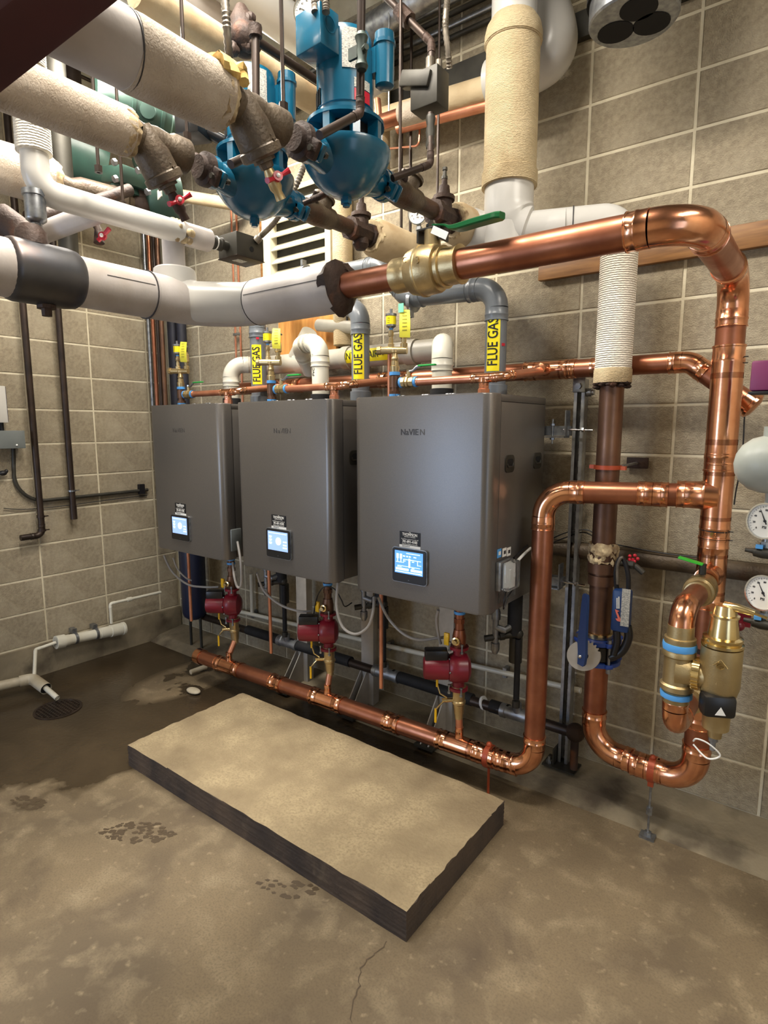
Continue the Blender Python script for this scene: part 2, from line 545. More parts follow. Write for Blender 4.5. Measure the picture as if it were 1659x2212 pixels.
def floor_mat():
    m = bpy.data.materials.new('floor_concrete'); m.use_nodes = True
    N = m.node_tree.nodes; L = m.node_tree.links; B = N['Principled BSDF']
    tc = N.new('ShaderNodeTexCoord'); g = N.new('ShaderNodeNewGeometry')

    def noise(sc, det=6, dist=0.0, ns=None):
        n = N.new('ShaderNodeTexNoise'); n.inputs['Scale'].default_value = sc; n.inputs['Detail'].default_value = det
        n.inputs['Distortion'].default_value = dist
        L.new(g.outputs['Position'], n.inputs['Vector']); return n.outputs['Fac']

    def rng(x, a, b, c=0.0, d=1.0):
        r = N.new('ShaderNodeMapRange'); r.inputs[1].default_value = a; r.inputs[2].default_value = b
        r.inputs[3].default_value = c; r.inputs[4].default_value = d
        L.new(x, r.inputs[0]); return r.outputs[0]

    def mix(f, a, b):
        x = N.new('ShaderNodeMix'); x.data_type = 'RGBA'
        L.new(f, x.inputs[0])
        for k, q in ((6, a), (7, b)):
            if hasattr(q, 'links'): L.new(q, x.inputs[k])
            else: x.inputs[k].default_value = q
        return x.outputs[2]

    def math_(op, a, b=None):
        x = N.new('ShaderNodeMath'); x.operation = op
        for k, q in ((0, a), (1, b)):
            if q is None: continue
            if hasattr(q, 'links'): L.new(q, x.inputs[k])
            else: x.inputs[k].default_value = q
        return x.outputs[0]

    c = mix(rng(noise(1.6, 8, 0.4), .34, .66), srgb(98, 85, 66), srgb(130, 114, 88))
    c = mix(rng(noise(9, 10, 0.3), .5, .8), c, srgb(150, 135, 108))
    c = mix(rng(noise(150, 4), .46, .66, 0, .5), c, srgb(96, 84, 66))
    c = mix(rng(noise(2.3, 9, 0.5), .54, .74), c, srgb(84, 71, 56))
    c = mix(rng(noise(30, 7), .62, .74, 0, .4), c, srgb(176, 160, 130))
    # damp stain around the floor drain
    sp = N.new('ShaderNodeSeparateXYZ'); L.new(g.outputs['Position'], sp.inputs[0])
    n1 = noise(4.5, 7, 0.3)
    wob = rng(n1, 0.25, 0.75, -0.16, 0.16)
    dx = math_('MULTIPLY', math_('ADD', sp.outputs[0], 3.35), 0.95)
    dy = math_('MULTIPLY', math_('SUBTRACT', sp.outputs[1], 1.55), 1.0)
    d = math_('SQRT', math_('ADD', math_('POWER', dx, 2.0), math_('POWER', dy, 2.0)))
    d = math_('ADD', d, wob)
    wet = rng(d, 0.84, 0.92, 1.0, 0.0)
    # second damp tongue under the boilers
    wy = rng(math_('ADD', sp.outputs[1], wob), 2.02, 2.10, 0.0, 1.0)
    wx = rng(math_('ADD', sp.outputs[0], wob), -1.5, -0.9, 1.0, 0.0)
    wet2 = math_('MULTIPLY', wy, wx)
    dry = rng(math_('SQRT', math_('ADD', math_('POWER', math_('MULTIPLY', math_('ADD', sp.outputs[0], 3.18), 1.9), 2.0),
                                  math_('POWER', math_('SUBTRACT', sp.outputs[1], 2.12), 2.0))), .34, .46, 0.0, 1.0)
    dry = math_('MAXIMUM', dry, rng(n1, .53, .56))
    wet = math_('MULTIPLY', math_('MAXIMUM', wet, wet2), dry)
    wetc = mix(rng(noise(2.4, 7, 0.6), .35, .7), srgb(56, 46, 33), srgb(78, 66, 49))
    c = mix(wet, c, wetc)
    L.new(c, B.inputs['Base Color'])
    L.new(rng(wet, 0, 1, 0.68, 0.22), B.inputs['Roughness'])
    bp = N.new('ShaderNodeBump'); bp.inputs['Strength'].default_value = 0.35; bp.inputs['Distance'].default_value = 0.004
    L.new(noise(42, 6), bp.inputs['Height']); L.new(bp.outputs[0], B.inputs['Normal'])
    return m


M['floor'] = floor_mat()
M['pad'] = mat('pad_concrete', srgb(132, 116, 90), srgb(174, 157, 124), rough=0.85, nscale=6, bump=0.8, bscale=70, spots=srgb(142, 127, 99), sscale=110, sthr=(.42, .72), detail=10)
M['pad_side'] = mat('grimy_shaded_pad_side', srgb(88, 74, 62), srgb(58, 50, 46), rough=0.8, nscale=7, bump=0.7, bscale=60, spots=srgb(122, 108, 88), sscale=6, sthr=(.58, .74), stretch=(1, 1, .6))  # grime, with the shade of the side faces also put into the darker colour
M['stain'] = mat('damp_footprint', srgb(80, 67, 50), rough=0.5)
STEEL, IRON, RUST = M['steel_dark'], M['iron'], M['rust']

# ------------------------------------------------------------------ the setting
WY, WX, CZ = 2.62, -4.0, 3.9
b = bmn(); box(b, (-1.0, 0.0, -0.05), (6.2, 5.4, 0.1)); tag(obj('floor', b, M['floor'], smooth=False), kind='structure')
b = bmn(); box(b, (-1.0, 0.0, CZ + .05), (6.2, 5.4, 0.1)); tag(obj('ceiling', b, M['ceiling'], smooth=False), kind='structure')
b = bmn(); box(b, (-1.0, WY + .048, CZ / 2), (6.2, 0.1, CZ)); wall_back = tag(obj('wall_back', b, M['mortar'], smooth=False), kind='structure')
b = bmn(); box(b, (WX - .048, 0.0, CZ / 2), (0.1, 5.34, CZ)); wall_left = tag(obj('wall_left', b, M['mortar'], smooth=False), kind='structure')
b = bmn(); box(b, (2.05, 0.6, CZ / 2)if False else (2.05, 1.35, CZ / 2), (0.1, 2.6, CZ)); tag(obj('wall_right', b, M['mortar'], smooth=False), kind='structure')
b = bmn(); box(b, (-1.0, -2.65, CZ / 2), (6.2, 0.1, CZ)); tag(obj('wall_front', b, M['mortar'], smooth=False), kind='structure')

_bmesh = {}


def block(parent, c, s, axis):
    """one concrete block face, chamfered, shared mesh per size"""
    key = (round(s[0], 3), round(s[1], 3), axis)
    if key not in _bmesh:
        bm_ = bmn()
        hw, hh, dp, ch = s[0] / 2, s[1] / 2, 0.0065, 0.003
        # rim then face (local: across = X, up = Z, out = -Y)
        rim = [(-hw, 0, -hh), (hw, 0, -hh), (hw, 0, hh), (-hw, 0, hh)]
        mid = [(a, -dp + ch, c_) for a, _, c_ in rim]
        fc = [(a * (1 - ch / hw), -dp, c_ * (1 - ch / hh)) for a, _, c_ in rim]
        vs = [[bm_.verts.new(p) for p in ring] for ring in (rim, mid, fc)]
        for r0, r1 in zip(vs, vs[1:]):
            for k in range(4): bm_.faces.new((r0[k], r0[(k + 1) % 4], r1[(k + 1) % 4], r1[k]))
        bm_.faces.new(vs[2]); bm_.faces.new(list(reversed(vs[0])))
        if axis == 'x':
            bmesh.ops.rotate(bm_, verts=bm_.verts, cent=(0, 0, 0), matrix=Matrix.Rotation(PI / 2, 3, 'Z'))
        bmesh.ops.recalc_face_normals(bm_, faces=bm_.faces)
        me = bpy.data.meshes.new('concrete_block'); bm_.to_mesh(me); bm_.free(); me.materials.append(M['block'])
        _bmesh[key] = me
    o = bpy.data.objects.new('concrete_block', _bmesh[key])
    COL.objects.link(o)
    o.parent = parent
    o.location = V(c) - parent.location
    return o


J = 0.0105
# back wall: joints measured in the photograph
bx = [-3.995, -3.61, -3.205, -2.80, -2.39, -1.985, -1.53, -1.32, -0.913, -0.512, -0.105, 0.302, 0.709, 1.116, 1.523, 1.93]
bz = [0.06 + 0.2038 * k for k in range(19)]
for z0, z1 in zip(bz, bz[1:]):
    for x0, x1 in zip(bx, bx[1:]):
        block(wall_back, ((x0 + x1) / 2, WY + random.uniform(0, .002), (z0 + z1) / 2), (x1 - x0 - J, z1 - z0 - J), 'y')
# left wall (the front leftmost columns are never in view and stay plain)
ly = [0.0, .41, .81, 1.215, 1.62, 2.03, 2.44, 2.605]
lz = [0.213 + 0.2138 * k for k in range(17)]
for z0, z1 in zip(lz, lz[1:]):
    for y0, y1 in zip(ly, ly[1:]):
        block(wall_left, (WX + random.uniform(-.002, 0), (y0 + y1) / 2, (z0 + z1) / 2), (y1 - y0 - J, z1 - z0 - J), 'x')
# left footing band and the sloped concrete ledge along the back wall
b = bmn(); box(b, (WX + .008, 0, .103), (0.035, 5.2, 0.206)); tag(obj('trim_1', b, M['footing'], smooth=False), 'poured concrete footing band under the left wall blocks', kind='structure')
b = bmn()
prism(b, [(-3.97, WY, 0), (-3.97, 2.33, 0), (-3.97, 2.41, .035), (-3.97, WY, .062)], (5.9, 0, 0))
tag(obj('trim_2', b, M['footing'], smooth=False), 'sloped concrete ledge at the foot of the back wall', kind='structure')

# concrete pad
b = bmn()
px0, px1, py0, py1, ph = -2.545, -0.93, 1.345, 2.035, 0.112
box(b, ((px0 + px1) / 2, (py0 + py1) / 2, ph / 2), (px1 - px0, py1 - py0, ph))
bmesh.ops.subdivide_edges(b, edges=b.edges, cuts=24, use_grid_fill=True)
for v in b.verts:
    top = v.co.z > ph - .002
    edge = min(abs(v.co.x - px0), abs(v.co.x - px1), abs(v.co.y - py0), abs(v.co.y - py1)) < .002
    if top and edge:
        v.co += V((random.uniform(-.003, .003), random.uniform(-.003, .003), -random.uniform(0, .006)))
    elif not edge and top:
        v.co.z += random.uniform(-.0012, .0012)
    elif v.co.z > .002:
        v.co.x += random.uniform(-.0015, .0015); v.co.y += random.uniform(-.0015, .0015)
_pad = obj('concrete_pad', b, M['pad'])
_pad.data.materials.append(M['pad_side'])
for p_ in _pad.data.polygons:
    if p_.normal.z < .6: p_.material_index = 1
tag(_pad, 'low rectangular concrete equipment pad standing on the floor before the boilers', 'pad')


# ------------------------------------------------------------------ ceiling lamps
def lamp(loc, length, power, label, ry=0.0, col=(1.0, 0.92, 0.81), wd=.22):
    t = thing('fluorescent_lamp', label, 'lamp', loc)
    loc = V(loc)
    ax = V((math.cos(ry), math.sin(ry), 0)); sd = V((-ax.y, ax.x, 0))
    b = bmn(); box(b, loc + V((0, 0, .045)), (length, .16, .05), Matrix.Rotation(ry, 3, 'Z'), .008); obj('housing', b, M['lamp_body'], t)
    for s in (-1, 1):
        b = bmn(); cyl(b, loc + sd * .045 * s - ax * length * .48, loc + sd * .045 * s + ax * length * .48, .014, 10); obj('tube', b, M['tubelight'], t)
        b = bmn(); cyl(b, loc + ax * s * length * .4 + V((0, 0, .06)), V((loc.x, loc.y, CZ)) + ax * s * length * .4, .004, 6); obj('hanger', b, M['galv'], t)
    d = bpy.data.lights.new('lamp_light', 'AREA'); d.shape = 'RECTANGLE'; d.size = length; d.size_y = wd; d.energy = power; d.color = col
    o = bpy.data.objects.new('lamp_light', d); COL.objects.link(o); o.parent = t; o.location = (0, 0, -.03); o.rotation_euler = (0, 0, ry)


lamp((-2.55, 1.62, 3.30), 1.2, 64, 'lit twin-tube ceiling lamp hanging above the insulated pipes at upper left', PI / 2)
lamp((-1.35, 0.95, 3.6), 1.2, 68, 'twin-tube ceiling lamp hanging above and before the blue pumps', 0.0)
lamp((1.1, 1.0, 3.6), 1.2, 36, 'added unseen twin-tube lamp beyond the right edge of view, filling in light from the right', PI / 2)  # added lamp out of view, brightens the right side of the nearest boiler
lamp((-2.2, -1.1, 3.6), 1.2, 16, 'twin-tube ceiling lamp hanging behind the left of the view', 0.0)

# ------------------------------------------------------------------ wall mounted boilers
BW, BY0, BY1, BZ0, BZ1 = 0.655, 1.955, 2.46, 0.885, 1.725
BXS = [-3.205, -2.425, -1.645]        # left edges
FY = 2.03                              # seam between wrap-round front cover and side panel


def rounded_front(x0, x1, y0, y1, r, n=8):
    pts = [V((x0, y1, 0))]
    for k in range(n + 1):
        a = PI + PI / 2 * k / n
        pts.append(V((x0 + r + r * math.cos(a), y0 + r + r * math.sin(a), 0)))
    for k in range(n + 1):
        a = 1.5 * PI + PI / 2 * k / n
        pts.append(V((x1 - r + r * math.cos(a), y0 + r + r * math.sin(a), 0)))
    pts.append(V((x1, y1, 0)))
    return pts


def boiler(i, label):
    x0 = BXS[i]; x1 = x0 + BW
    t = thing('wall_boiler', label, 'boiler', ((x0 + x1) / 2, (BY0 + BY1) / 2, BZ0), 'wall boilers in a row')
    # front cover: rounded vertical corners
    b = bmn()
    prism(b, [p + V((0, 0, BZ0)) for p in rounded_front(x0, x1, BY0, FY, .038)], (0, 0, BZ1 - BZ0))
    es = [e for e in b.edges if abs(e.verts[0].co.z - e.verts[1].co.z) < 1e-5 and min(e.verts[0].co.y, e.verts[1].co.y) < FY - .001]
    bmesh.ops.bevel(b, geom=es, offset=.006, segments=2, profile=.5, affect='EDGES')
    obj('front_cover', b, M['boiler'], t)
    b = bmn(); box(b, ((x0 + x1) / 2, (FY + BY1) / 2 + .001, (BZ0 + BZ1) / 2 + .004), (BW - .012, BY1 - FY - .004, BZ1 - BZ0 - .012)); obj('seam_core', b, M['seam'], t)
    b = bmn(); box(b, ((x0 + x1) / 2, (FY + BY1) / 2 + .003, (BZ0 + BZ1) / 2 - .012), (BW - .002, BY1 - FY - .006, BZ1 - BZ0 - .036), None, .003); obj('side_panel', b, M['boiler'], t)
    b = bmn(); box(b, ((x0 + x1) / 2, (FY + BY1) / 2 + .003, BZ1 - .016), (BW - .002, BY1 - FY - .006, .026), None, .003); obj('top_panel', b, M['boiler'], t)
    # recessed hand grips on the right side
    for yy in (2.115, 2.385):
        b = bmn(); rrect(b, (x1 - .001, yy, 1.46), (0, 1, 0), (0, 0, 1), .078, .068, .02, (.005, 0, 0))
        g = obj('hand_grip', b, M['dkgrey'], t)
        b = bmn(); rrect(b, (x1 + .002, yy, 1.466), (0, 1, 0), (0, 0, 1), .05, .026, .009, (.003, 0, 0))
        obj('grip_hole', b, M['dark'], g)
        b = bmn(); tube(b, [(x1 + .003, yy - .027, 1.462), (x1 + .0065, yy - .02, 1.449), (x1 + .0065, yy + .02, 1.449), (x1 + .003, yy + .027, 1.462)], .004, 8); obj('grip_bar', b, M['dkgrey'], g)
    # top sockets
    for xx, yy, rr in ((.16, 2.08, .03), (.30, 2.06, .022), (.42, 2.06, .022)):
        b = bmn()
        for k in range(5):
            ball(b, (x0 + xx + random.uniform(-.02, .02), yy, BZ1 + .004), .009, (1.3, 1, .7), seg=8)
        obj('knockout_fitting', b, M['galv'], t)
    # control screen
    SW, SH, K_ = .166, .142, 1.12
    cx = P((394, 604.5, 887.5)[i], 1160, y=BY0).x; cz = P((394, 604.5, 887.5)[i], (1140, 1174, 1222)[i], y=BY0).z
    b = bmn(); rrect(b, (cx, BY0 + .001, cz), (1, 0, 0), (0, 0, 1), SW + .006, SH + .006, .013, (0, -.012, 0))
    bz_ = obj('screen_rim', b, M['galv'], t)
    b = bmn(); rrect(b, (cx, BY0 - .0105, cz), (1, 0, 0), (0, 0, 1), SW, SH, .011, (0, -.0037, 0))
    fb = obj('screen_bezel', b, M['black'], t)
    yy = BY0 - .0148
    b = bmn(); box(b, (cx, yy, cz + .012 * K_), (.124 * K_, .002, .084 * K_)); obj('screen', b, M['screen'] if i == 2 else M['screen_p'], fb)
    b = bmn(); y2 = yy - .0012

    def rc(xa, za, w_, h_):
        box(b, (cx + xa * K_, y2, cz + (.012 + za) * K_), (w_ * K_, .001, h_ * K_))
    if i == 2:
        for xa in (-.049, -.034):
            rc(xa, .022, .010, .018); rc(xa, .008, .004, .012)
        rc(-.041, -.0005, .030, .0025); rc(-.022, .004, .0025, .012); rc(.0, .012, .046, .0025)
        rc(.004, .0, .008, .034); rc(.03, .012, .05, .0025); rc(.04, .003, .0025, .018); rc(.048, -.004, .016, .002)
        rc(.0, -.014, .1, .0022); rc(-.02, .024, .010, .005); rc(-.006, .024, .008, .005); rc(.006, .024, .008, .005); rc(.028, .024, .012, .004)
        rc(-.028, -.026, .058, .009); rc(.035, -.026, .05, .009); rc(.0, -.036, .118, .004); rc(.02, .035, .06, .003); rc(-.04, -.018, .02, .002); rc(.02, -.018, .012, .003)
        rc(-.018, .006, .01, .003); rc(.02, .006, .01, .003)
    else:
        lathe(b, [(0, .0195), (.001, .0195), (.001, .0175), (0, .0175)], (cx + .006, y2, cz + .012 * K_), (0, -1, 0), 20)
        for zz in (.008, .0, -.008): rc(.006, zz, .016, .004)
        for za in (.018, .004, -.010): rc(-.045, za, .018, .006); rc(-.045, za - .006, .012, .002)
        for za in (.0, -.014): rc(.045, za, .022, .006)
        rc(.045, -.026, .026, .006); rc(0, .034, .11, .003)
    obj('screen_marks', b, M['screen2'], fb)
    text('bezel_mark', '-', .02, (cx, BY0 - .0148, cz - .058), (1, 0, 0), (0, 0, 1), M['galv'], fb)
    # installer's sticker above the screen
    sz = cz + .1065; sx = cx - .004
    b = bmn(); box(b, (sx, BY0 - .0012, sz + .006), (.102, .0016, .056)); st = obj('sticker', b, M['ink'], t)
    b = bmn(); box(b, (sx, BY0 - .0013, sz - .0275), (.104, .0018, .011)); obj('sticker_strip', b, M['white'], t)
    yy = BY0 - .0022
    text('sticker_text', 'THOMPSON', .0165, (sx, yy, sz + .022), (1, 0, 0), (0, 0, 1), M['white'], st, .82, .0004)
    text('sticker_text', 'THE', .005, (sx, yy, sz + .0315), (1, 0, 0), (0, 0, 1), M['white'], st)
    text('sticker_text', 'HEATING & COOLING', .0055, (sx, yy, sz + .0125), (1, 0, 0), (0, 0, 1), M['white'], st)
    text('sticker_text', 'For 24 Hour service or to order call', .006, (sx, yy, sz + .003), (1, 0, 0), (0, 0, 1), M['white'], st, .95)
    text('sticker_text', '781-891-4100', .0155, (sx, yy, sz - .0075), (1, 0, 0), (0, 0, 1), M['white'], st, .85, .0004)
    text('sticker_text', 'Financing available as low as 0%', .006, (sx, yy, sz - .0175), (1, 0, 0), (0, 0, 1), M['white'], st)
    text('sticker_text', 'INSTALLED BY', .006, (sx - .018, yy, sz - .0275), (1, 0, 0), (0, 0, 1), M['ink'], st)
    # maker's word, worn on the two farther boilers
    lx = P((386, 610, 888)[i], 930, y=BY0).x; lz = P((386, 610, 888)[i], (930, 931, 934)[i], y=BY0).z
    if i == 2:
        text('maker_mark', 'NaVIE', .034, (lx - .008, BY0 - .0006, lz), (1, 0, 0), (0, 0, 1), M['greyink'], t, 1.0, .0004)
        text('maker_mark', 'N', .034, (lx + .054, BY0 - .0006, lz), (1, 0, 0), (0, 0, 1), M['faint'], t, 1.0)
    elif i == 1:
        text('maker_mark', 'N', .034, (lx - .048, BY0 - .0006, lz), (1, 0, 0), (0, 0, 1), M['greyink'], t, 1.0)
        text('maker_mark', 'aVIEN', .034, (lx + .014, BY0 - .0006, lz), (1, 0, 0), (0, 0, 1), M['faint'], t, 1.0)
    else:
        text('maker_mark', 'NaVIEN', .034, (lx, BY0 - .0006, lz), (1, 0, 0), (0, 0, 1), M['faint'], t, 1.0)
    return t


boiler(0, 'leftmost grey wall boiler with pale blue screen, farthest along the wall')
boiler(1, 'middle grey wall boiler with pale blue screen and worn lettering')
boiler(2, 'nearest grey wall boiler with a piping diagram on its blue screen')

# mounting rails behind the boilers and brackets to the upright strut
STX = -0.865
for zz, lab in ((1.585, 'bright galvanised channel rail end bolted beside the boiler, upper one'), (.925, 'galvanised channel rail end bolted beside the boiler, lower one')):
    t = thing('channel_rail', lab, 'rail', (-2.0, 2.49, zz), None)
    b = bmn(); box(b, (-2.07, 2.492, zz), (2.36, .041, .041)); obj('channel', b, M['galv'], t)
    b = bmn(); box(b, (STX - .075, 2.47, zz - .026), (.09, .05, .005)); box(b, (STX - .032, 2.47, zz + .028), (.005, .05, .115)); obj('angle_bracket', b, M['galv'], t)
    b = bmn(); cyl(b, (STX - .095, 2.47, zz - .055), (STX - .095, 2.47, zz + .05), .005, 8)
    lathe(b, [(0, .011), (.008, .011)], (STX - .095, 2.47, zz - .038), (0, 0, 1), 6); lathe(b, [(0, .011), (.008, .011)], (STX - .095, 2.47, zz + .022), (0, 0, 1), 6)
    obj('bolt', b, M['galv'], t)
    b = bmn(); cyl(b, (STX - .05, 2.475, zz + .005), (STX + .075, 2.475, zz + .003), .0045, 8)
    lathe(b, [(0, .011), (.009, .011)], (STX + .03, 2.475, zz + .004), (1, 0, 0), 6)
    obj('threaded_rod', b, M['chrome'], t)


def strut(name, x, y, z0, z1, label, m, foot=True, w_=.042):
    t = thing(name, label, 'strut', (x, y, z0))
    b = bmn()
    h = w_ / 2
    box(b, (x - h, y, (z0 + z1) / 2), (.004, w_, z1 - z0)); box(b, (x + h, y, (z0 + z1) / 2), (.004, w_, z1 - z0))
    box(b, (x, y + h, (z0 + z1) / 2), (w_ + .004, .004, z1 - z0))
    box(b, (x - h + .006, y - h, (z0 + z1) / 2), (.012, .004, z1 - z0)); box(b, (x + h - .006, y - h, (z0 + z1) / 2), (.012, .004, z1 - z0))
    obj('channel', b, m, t)
    b = bmn()
    z = z0 + .04
    while z < z1 - .05:
        box(b, (x, y + h - .0025, z), (.014, .002, .03)); z += .055
    obj('slot', b, M['dark'], t)
    return t


t = strut('upright_strut', STX, 2.53, .055, 1.80, 'tall slotted steel strut standing between boiler and copper riser', M['alu_dark'])
b = bmn(); box(b, (STX, 2.50, .062), (.15, .10, .008)); box(b, (STX - .03, 2.505, .10), (.006, .075, .08)); obj('base_plate', b, M['dkgrey'], t)
b = bmn(); lathe(b, [(0, .014), (.012, .014), (.012, .007), (.03, .007)], (STX - .05, 2.475, .066), (0, 0, 1), 6); obj('anchor_bolt', b, M['galv'], t)
b = bmn(); box(b, (STX, 2.502, 1.775), (.052, .012, .06), None, .003); lathe(b, [(0, .014), (.01, .014)], (STX, 2.493, 1.77), (0, -1, 0), 6); obj('top_clip', b, M['galv'], t)
b = bmn(); lathe(b, [(0, .018), (.02, .018), (.02, .012), (.03, .012)], (STX + .025, 2.53, 1.745), (1, 0, 0), 10); obj('rail_nut', b, M['galv'], t)
# white angle legs with triangular feet under the boilers
for k, (u, v) in enumerate(((962, 1560), (795, 1480), (655, 1430))):
    base = P(u, v, y=2.47); x = base.x
    lab = ['white steel leg with gusset foot under the nearest boiler', 'white steel leg with gusset foot under the middle boiler right side', 'white steel leg with gusset foot under the middle boiler left side'][k]
    t = thing('steel_stand', lab, 'stand', (x, 2.47, .03), 'white support legs')
    b = bmn(); box(b, (x, 2.47, .46), (.085, .012, .86)); box(b, (x + .04, 2.49, .46), (.006, .05, .86)); obj('leg_post', b, M['legwhite'], t)
    b = bmn(); prism(b, [(x - .0, 2.466, .03), (x - .0, 2.30, .03), (x - .0, 2.466, .26)], (.006, 0, 0))
    prism(b, [(x - .045, 2.462, .03), (x - .045, 2.30, .03), (x - .045, 2.462, .24)], (.006, 0, 0)); obj('foot_gusset', b, M['legwhite'], t)
    b = bmn(); box(b, (x - .02, 2.385, .022), (.11, .19, .012)); obj('foot_plate', b, M['dkgrey'], t)



def ragged(b_, c, axis, r, L_, amp, seg=30, nr=5, taper=0.0):
    """crumpled torn ring of insulation or canvas round a pipe"""
    c = V(c); axis = V(axis).normalized(); u_, w_ = perp(axis)
    rings = []
    for i_ in range(nr):
        f = i_ / (nr - 1)
        ring = []
        for k in range(seg):
            a = 2 * PI * k / seg
            edge = 1.0 if i_ in (0, nr - 1) else .35
            rr = r + random.uniform(-.2, 1.0) * amp * (.6 if edge == 1 else 1.0) - taper * f
            ring.append(b_.verts.new(c + axis * (f * L_ + edge * random.uniform(-.6, .6) * amp) + (u_ * math.cos(a) + w_ * math.sin(a)) * rr))
        rings.append(ring)
    for p_, q_ in zip(rings, rings[1:]):
        for k in range(seg): b_.faces.new((p_[k], p_[(k + 1) % seg], q_[(k + 1) % seg], q_[k]))
    b_.faces.new(rings[0]); b_.faces.new(rings[-1])


# ------------------------------------------------------------------ large copper loop
def loopthing(name, label, loc, cat='pipe', group=None): return thing(name, label, cat, loc, group)


CR = .0447
MY, MZ, VX, VY = 1.635, 2.09, -.300, 2.31
t = loopthing('copper_main_pipe', 'large copper pipe running overhead from the torn insulation to the right and down the wall', (-.3, 2.31, .2))
piperun(t, [(-1.40, MY, MZ), (-1.17, MY, MZ)], CR * .97, M['copper'], M['copper_b'])
piperun(t, [(-.955, MY, MZ), (VX, MY, MZ), (VX, VY, MZ), (VX, VY, .286), (-.685, VY + .035, .286), (-.685, VY + .035, .649)], CR, M['copper'], M['copper_b'], R=.105)
# torn rust-brown jacket ring where insulation ends
b = bmn()
seg = 26; c = V((-1.425, MY, MZ))
ring = []
for (dx, k) in ((-.03, 1.0), (.0, 1.12), (.012, 1.0), (.03, .62)):
    rr = []
    for s in range(seg):
        a = 2 * PI * s / seg
        r = .083 * k * (1 + .10 * math.sin(3 * a + dx * 40) + random.uniform(-.05, .05))
        rr.append(b.verts.new(c + V((dx + random.uniform(-.006, .006), math.cos(a) * r, math.sin(a) * r))))
    ring.append(rr)
for r0, r1 in zip(ring, ring[1:]):
    for s in range(seg): b.faces.new((r0[s], r0[(s + 1) % seg], r1[(s + 1) % seg], r1[s]))
b.faces.new(ring[0]); b.faces.new(ring[-1])
obj('torn_jacket_ring', b, M['rust'], t, 'rust-brown torn end of the insulation jacket')
# tees and couplings down the vertical
tee(t, (VX, VY, 1.66), (0, 0, 1), (0, 1, 0), CR * 1.02, 0, M['copper_b'], L=.20)
tee(t, (VX, VY, 1.365), (0, 0, 1), (-1, -.17, 0), CR, CR, M['copper_b'], L=.14, Lb=.12)
tee(t, (VX, VY, 1.09), (0, 0, 1), (0, -1, 0), CR, .034, M['copper_b'], L=.12, Lb=.10)
tee(t, (VX, VY, .62), (0, 0, 1), (0, -1, 0), CR, .034, M['copper_b'], L=.10, Lb=.10)
for zz in (1.83, 1.81, 1.245, 1.215):
    b = bmn(); lathe(b, [(-.002, CR + .0005), (-.002, CR + .0035), (.002, CR + .0035), (.002, CR + .0005)], (VX, VY, zz), (0.05, 0, 1), 20)
    cyl(b, (VX + CR, VY - .01, zz), (VX + CR + .014, VY - .01, zz), .002, 6)
    obj('wire_tie', b, M['ink'], t)
# coupling on the bottom run
b = bmn(); collar(b, V((-.47, VY + .01, .286)), (1, 0, 0), CR, .05); collar(b, V((-.47, VY + .01, .286)), (-1, 0, 0), CR, .05); obj('coupling', b, M['copper_b'], t)
b = bmn(); lathe(b, [(-.012, CR + .001), (-.012, CR + .006), (.012, CR + .006), (.012, CR + .001)], (-.445, VY + .01, .286), (1, 0, 0), 20)
box(b, (-.445, VY - .012, .235), (.020, .012, .02)); ball(b, (-.445, VY, .286 + CR + .008), .011, seg=10)
obj('pipe_clamp', b, M['orange_strap'], t)

# floor rod that carries the bottom run
t = thing('support_rod', 'thin threaded rod anchored in the floor below the copper bend', 'rod', (-.445, VY, 0))
b = bmn(); cyl(b, (-.445, VY, .01), (-.445, VY, .232), .0045, 8); lathe(b, [(0, .012), (.03, .012)], (-.445, VY, .10), (0, 0, 1), 6); obj('rod', b, M['galv'], t)
b = bmn(); box(b, (-.445, VY, .006), (.055, .04, .012)); lathe(b, [(0, .014), (.014, .014)], (-.445, VY, .012), (0, 0, 1), 6); obj('anchor', b, M['galv'], t)

# crossover and low return header
t = loopthing('copper_return_header', 'copper pipe from the crossover elbow down to the floor and along beneath all boilers', (-.93, 2.29, .05))
piperun(t, [(VX - .10, VY - .018, 1.362), (-.88, 2.205, 1.352), (-.88, 2.20, .180), (-1.0, 2.185, .180), (-3.01, 2.11, .180)], CR * .94, M['copper'], M['copper_b'], R=.10)
CQ = CR * .94
b = bmn(); lathe(b, [(0, CR), (.001, CR * 1.08), (.05, CR * 1.08), (.065, CR * .7), (.068, 0)], (-3.01, 2.11, .180), (-1, 0, 0), 20); obj('end_cap', b, M['copper_b'], t)
HX = [-2.765, -1.995, -1.222]
for x in HX:
    yy = 2.185 + (x + 1.0) * .0373
    tee(t, (x, yy, .180), (1, 0.037, 0), (0, 0, 1), CQ, .017, M['copper_b'], L=.10, Lb=.085)
for x in (-1.58, -2.36, -1.09):
    b = bmn(); collar(b, V((x, 2.185 + (x + 1.0) * .0373, .180)), (1, 0, 0), CQ, .045); collar(b, V((x, 2.185 + (x + 1.0) * .0373, .180)), (-1, 0, 0), CQ, .045)
    obj('coupling', b, M['copper_b'], t)
b = bmn(); lathe(b, [(-.011, CR + .001), (-.011, CR + .006), (.011, CR + .006), (.011, CR + .001)], (-1.075, 2.182, .180), (1, 0, 0), 20)
ball(b, (-1.075, 2.18, .180 + CR + .01), .013, seg=10); cyl(b, (-1.075, 2.182, .0), (-1.075, 2.182, .14), .006, 8)
obj('pipe_clamp', b, M['orange_strap'], t)
b = bmn(); collar(b, V((-.50, 2.274, 1.3605)), (1, .17, 0), CQ, .05); collar(b, V((-.50, 2.274, 1.3605)), (-1, -.17, 0), CQ, .05); obj('coupling', b, M['copper_b'], t)

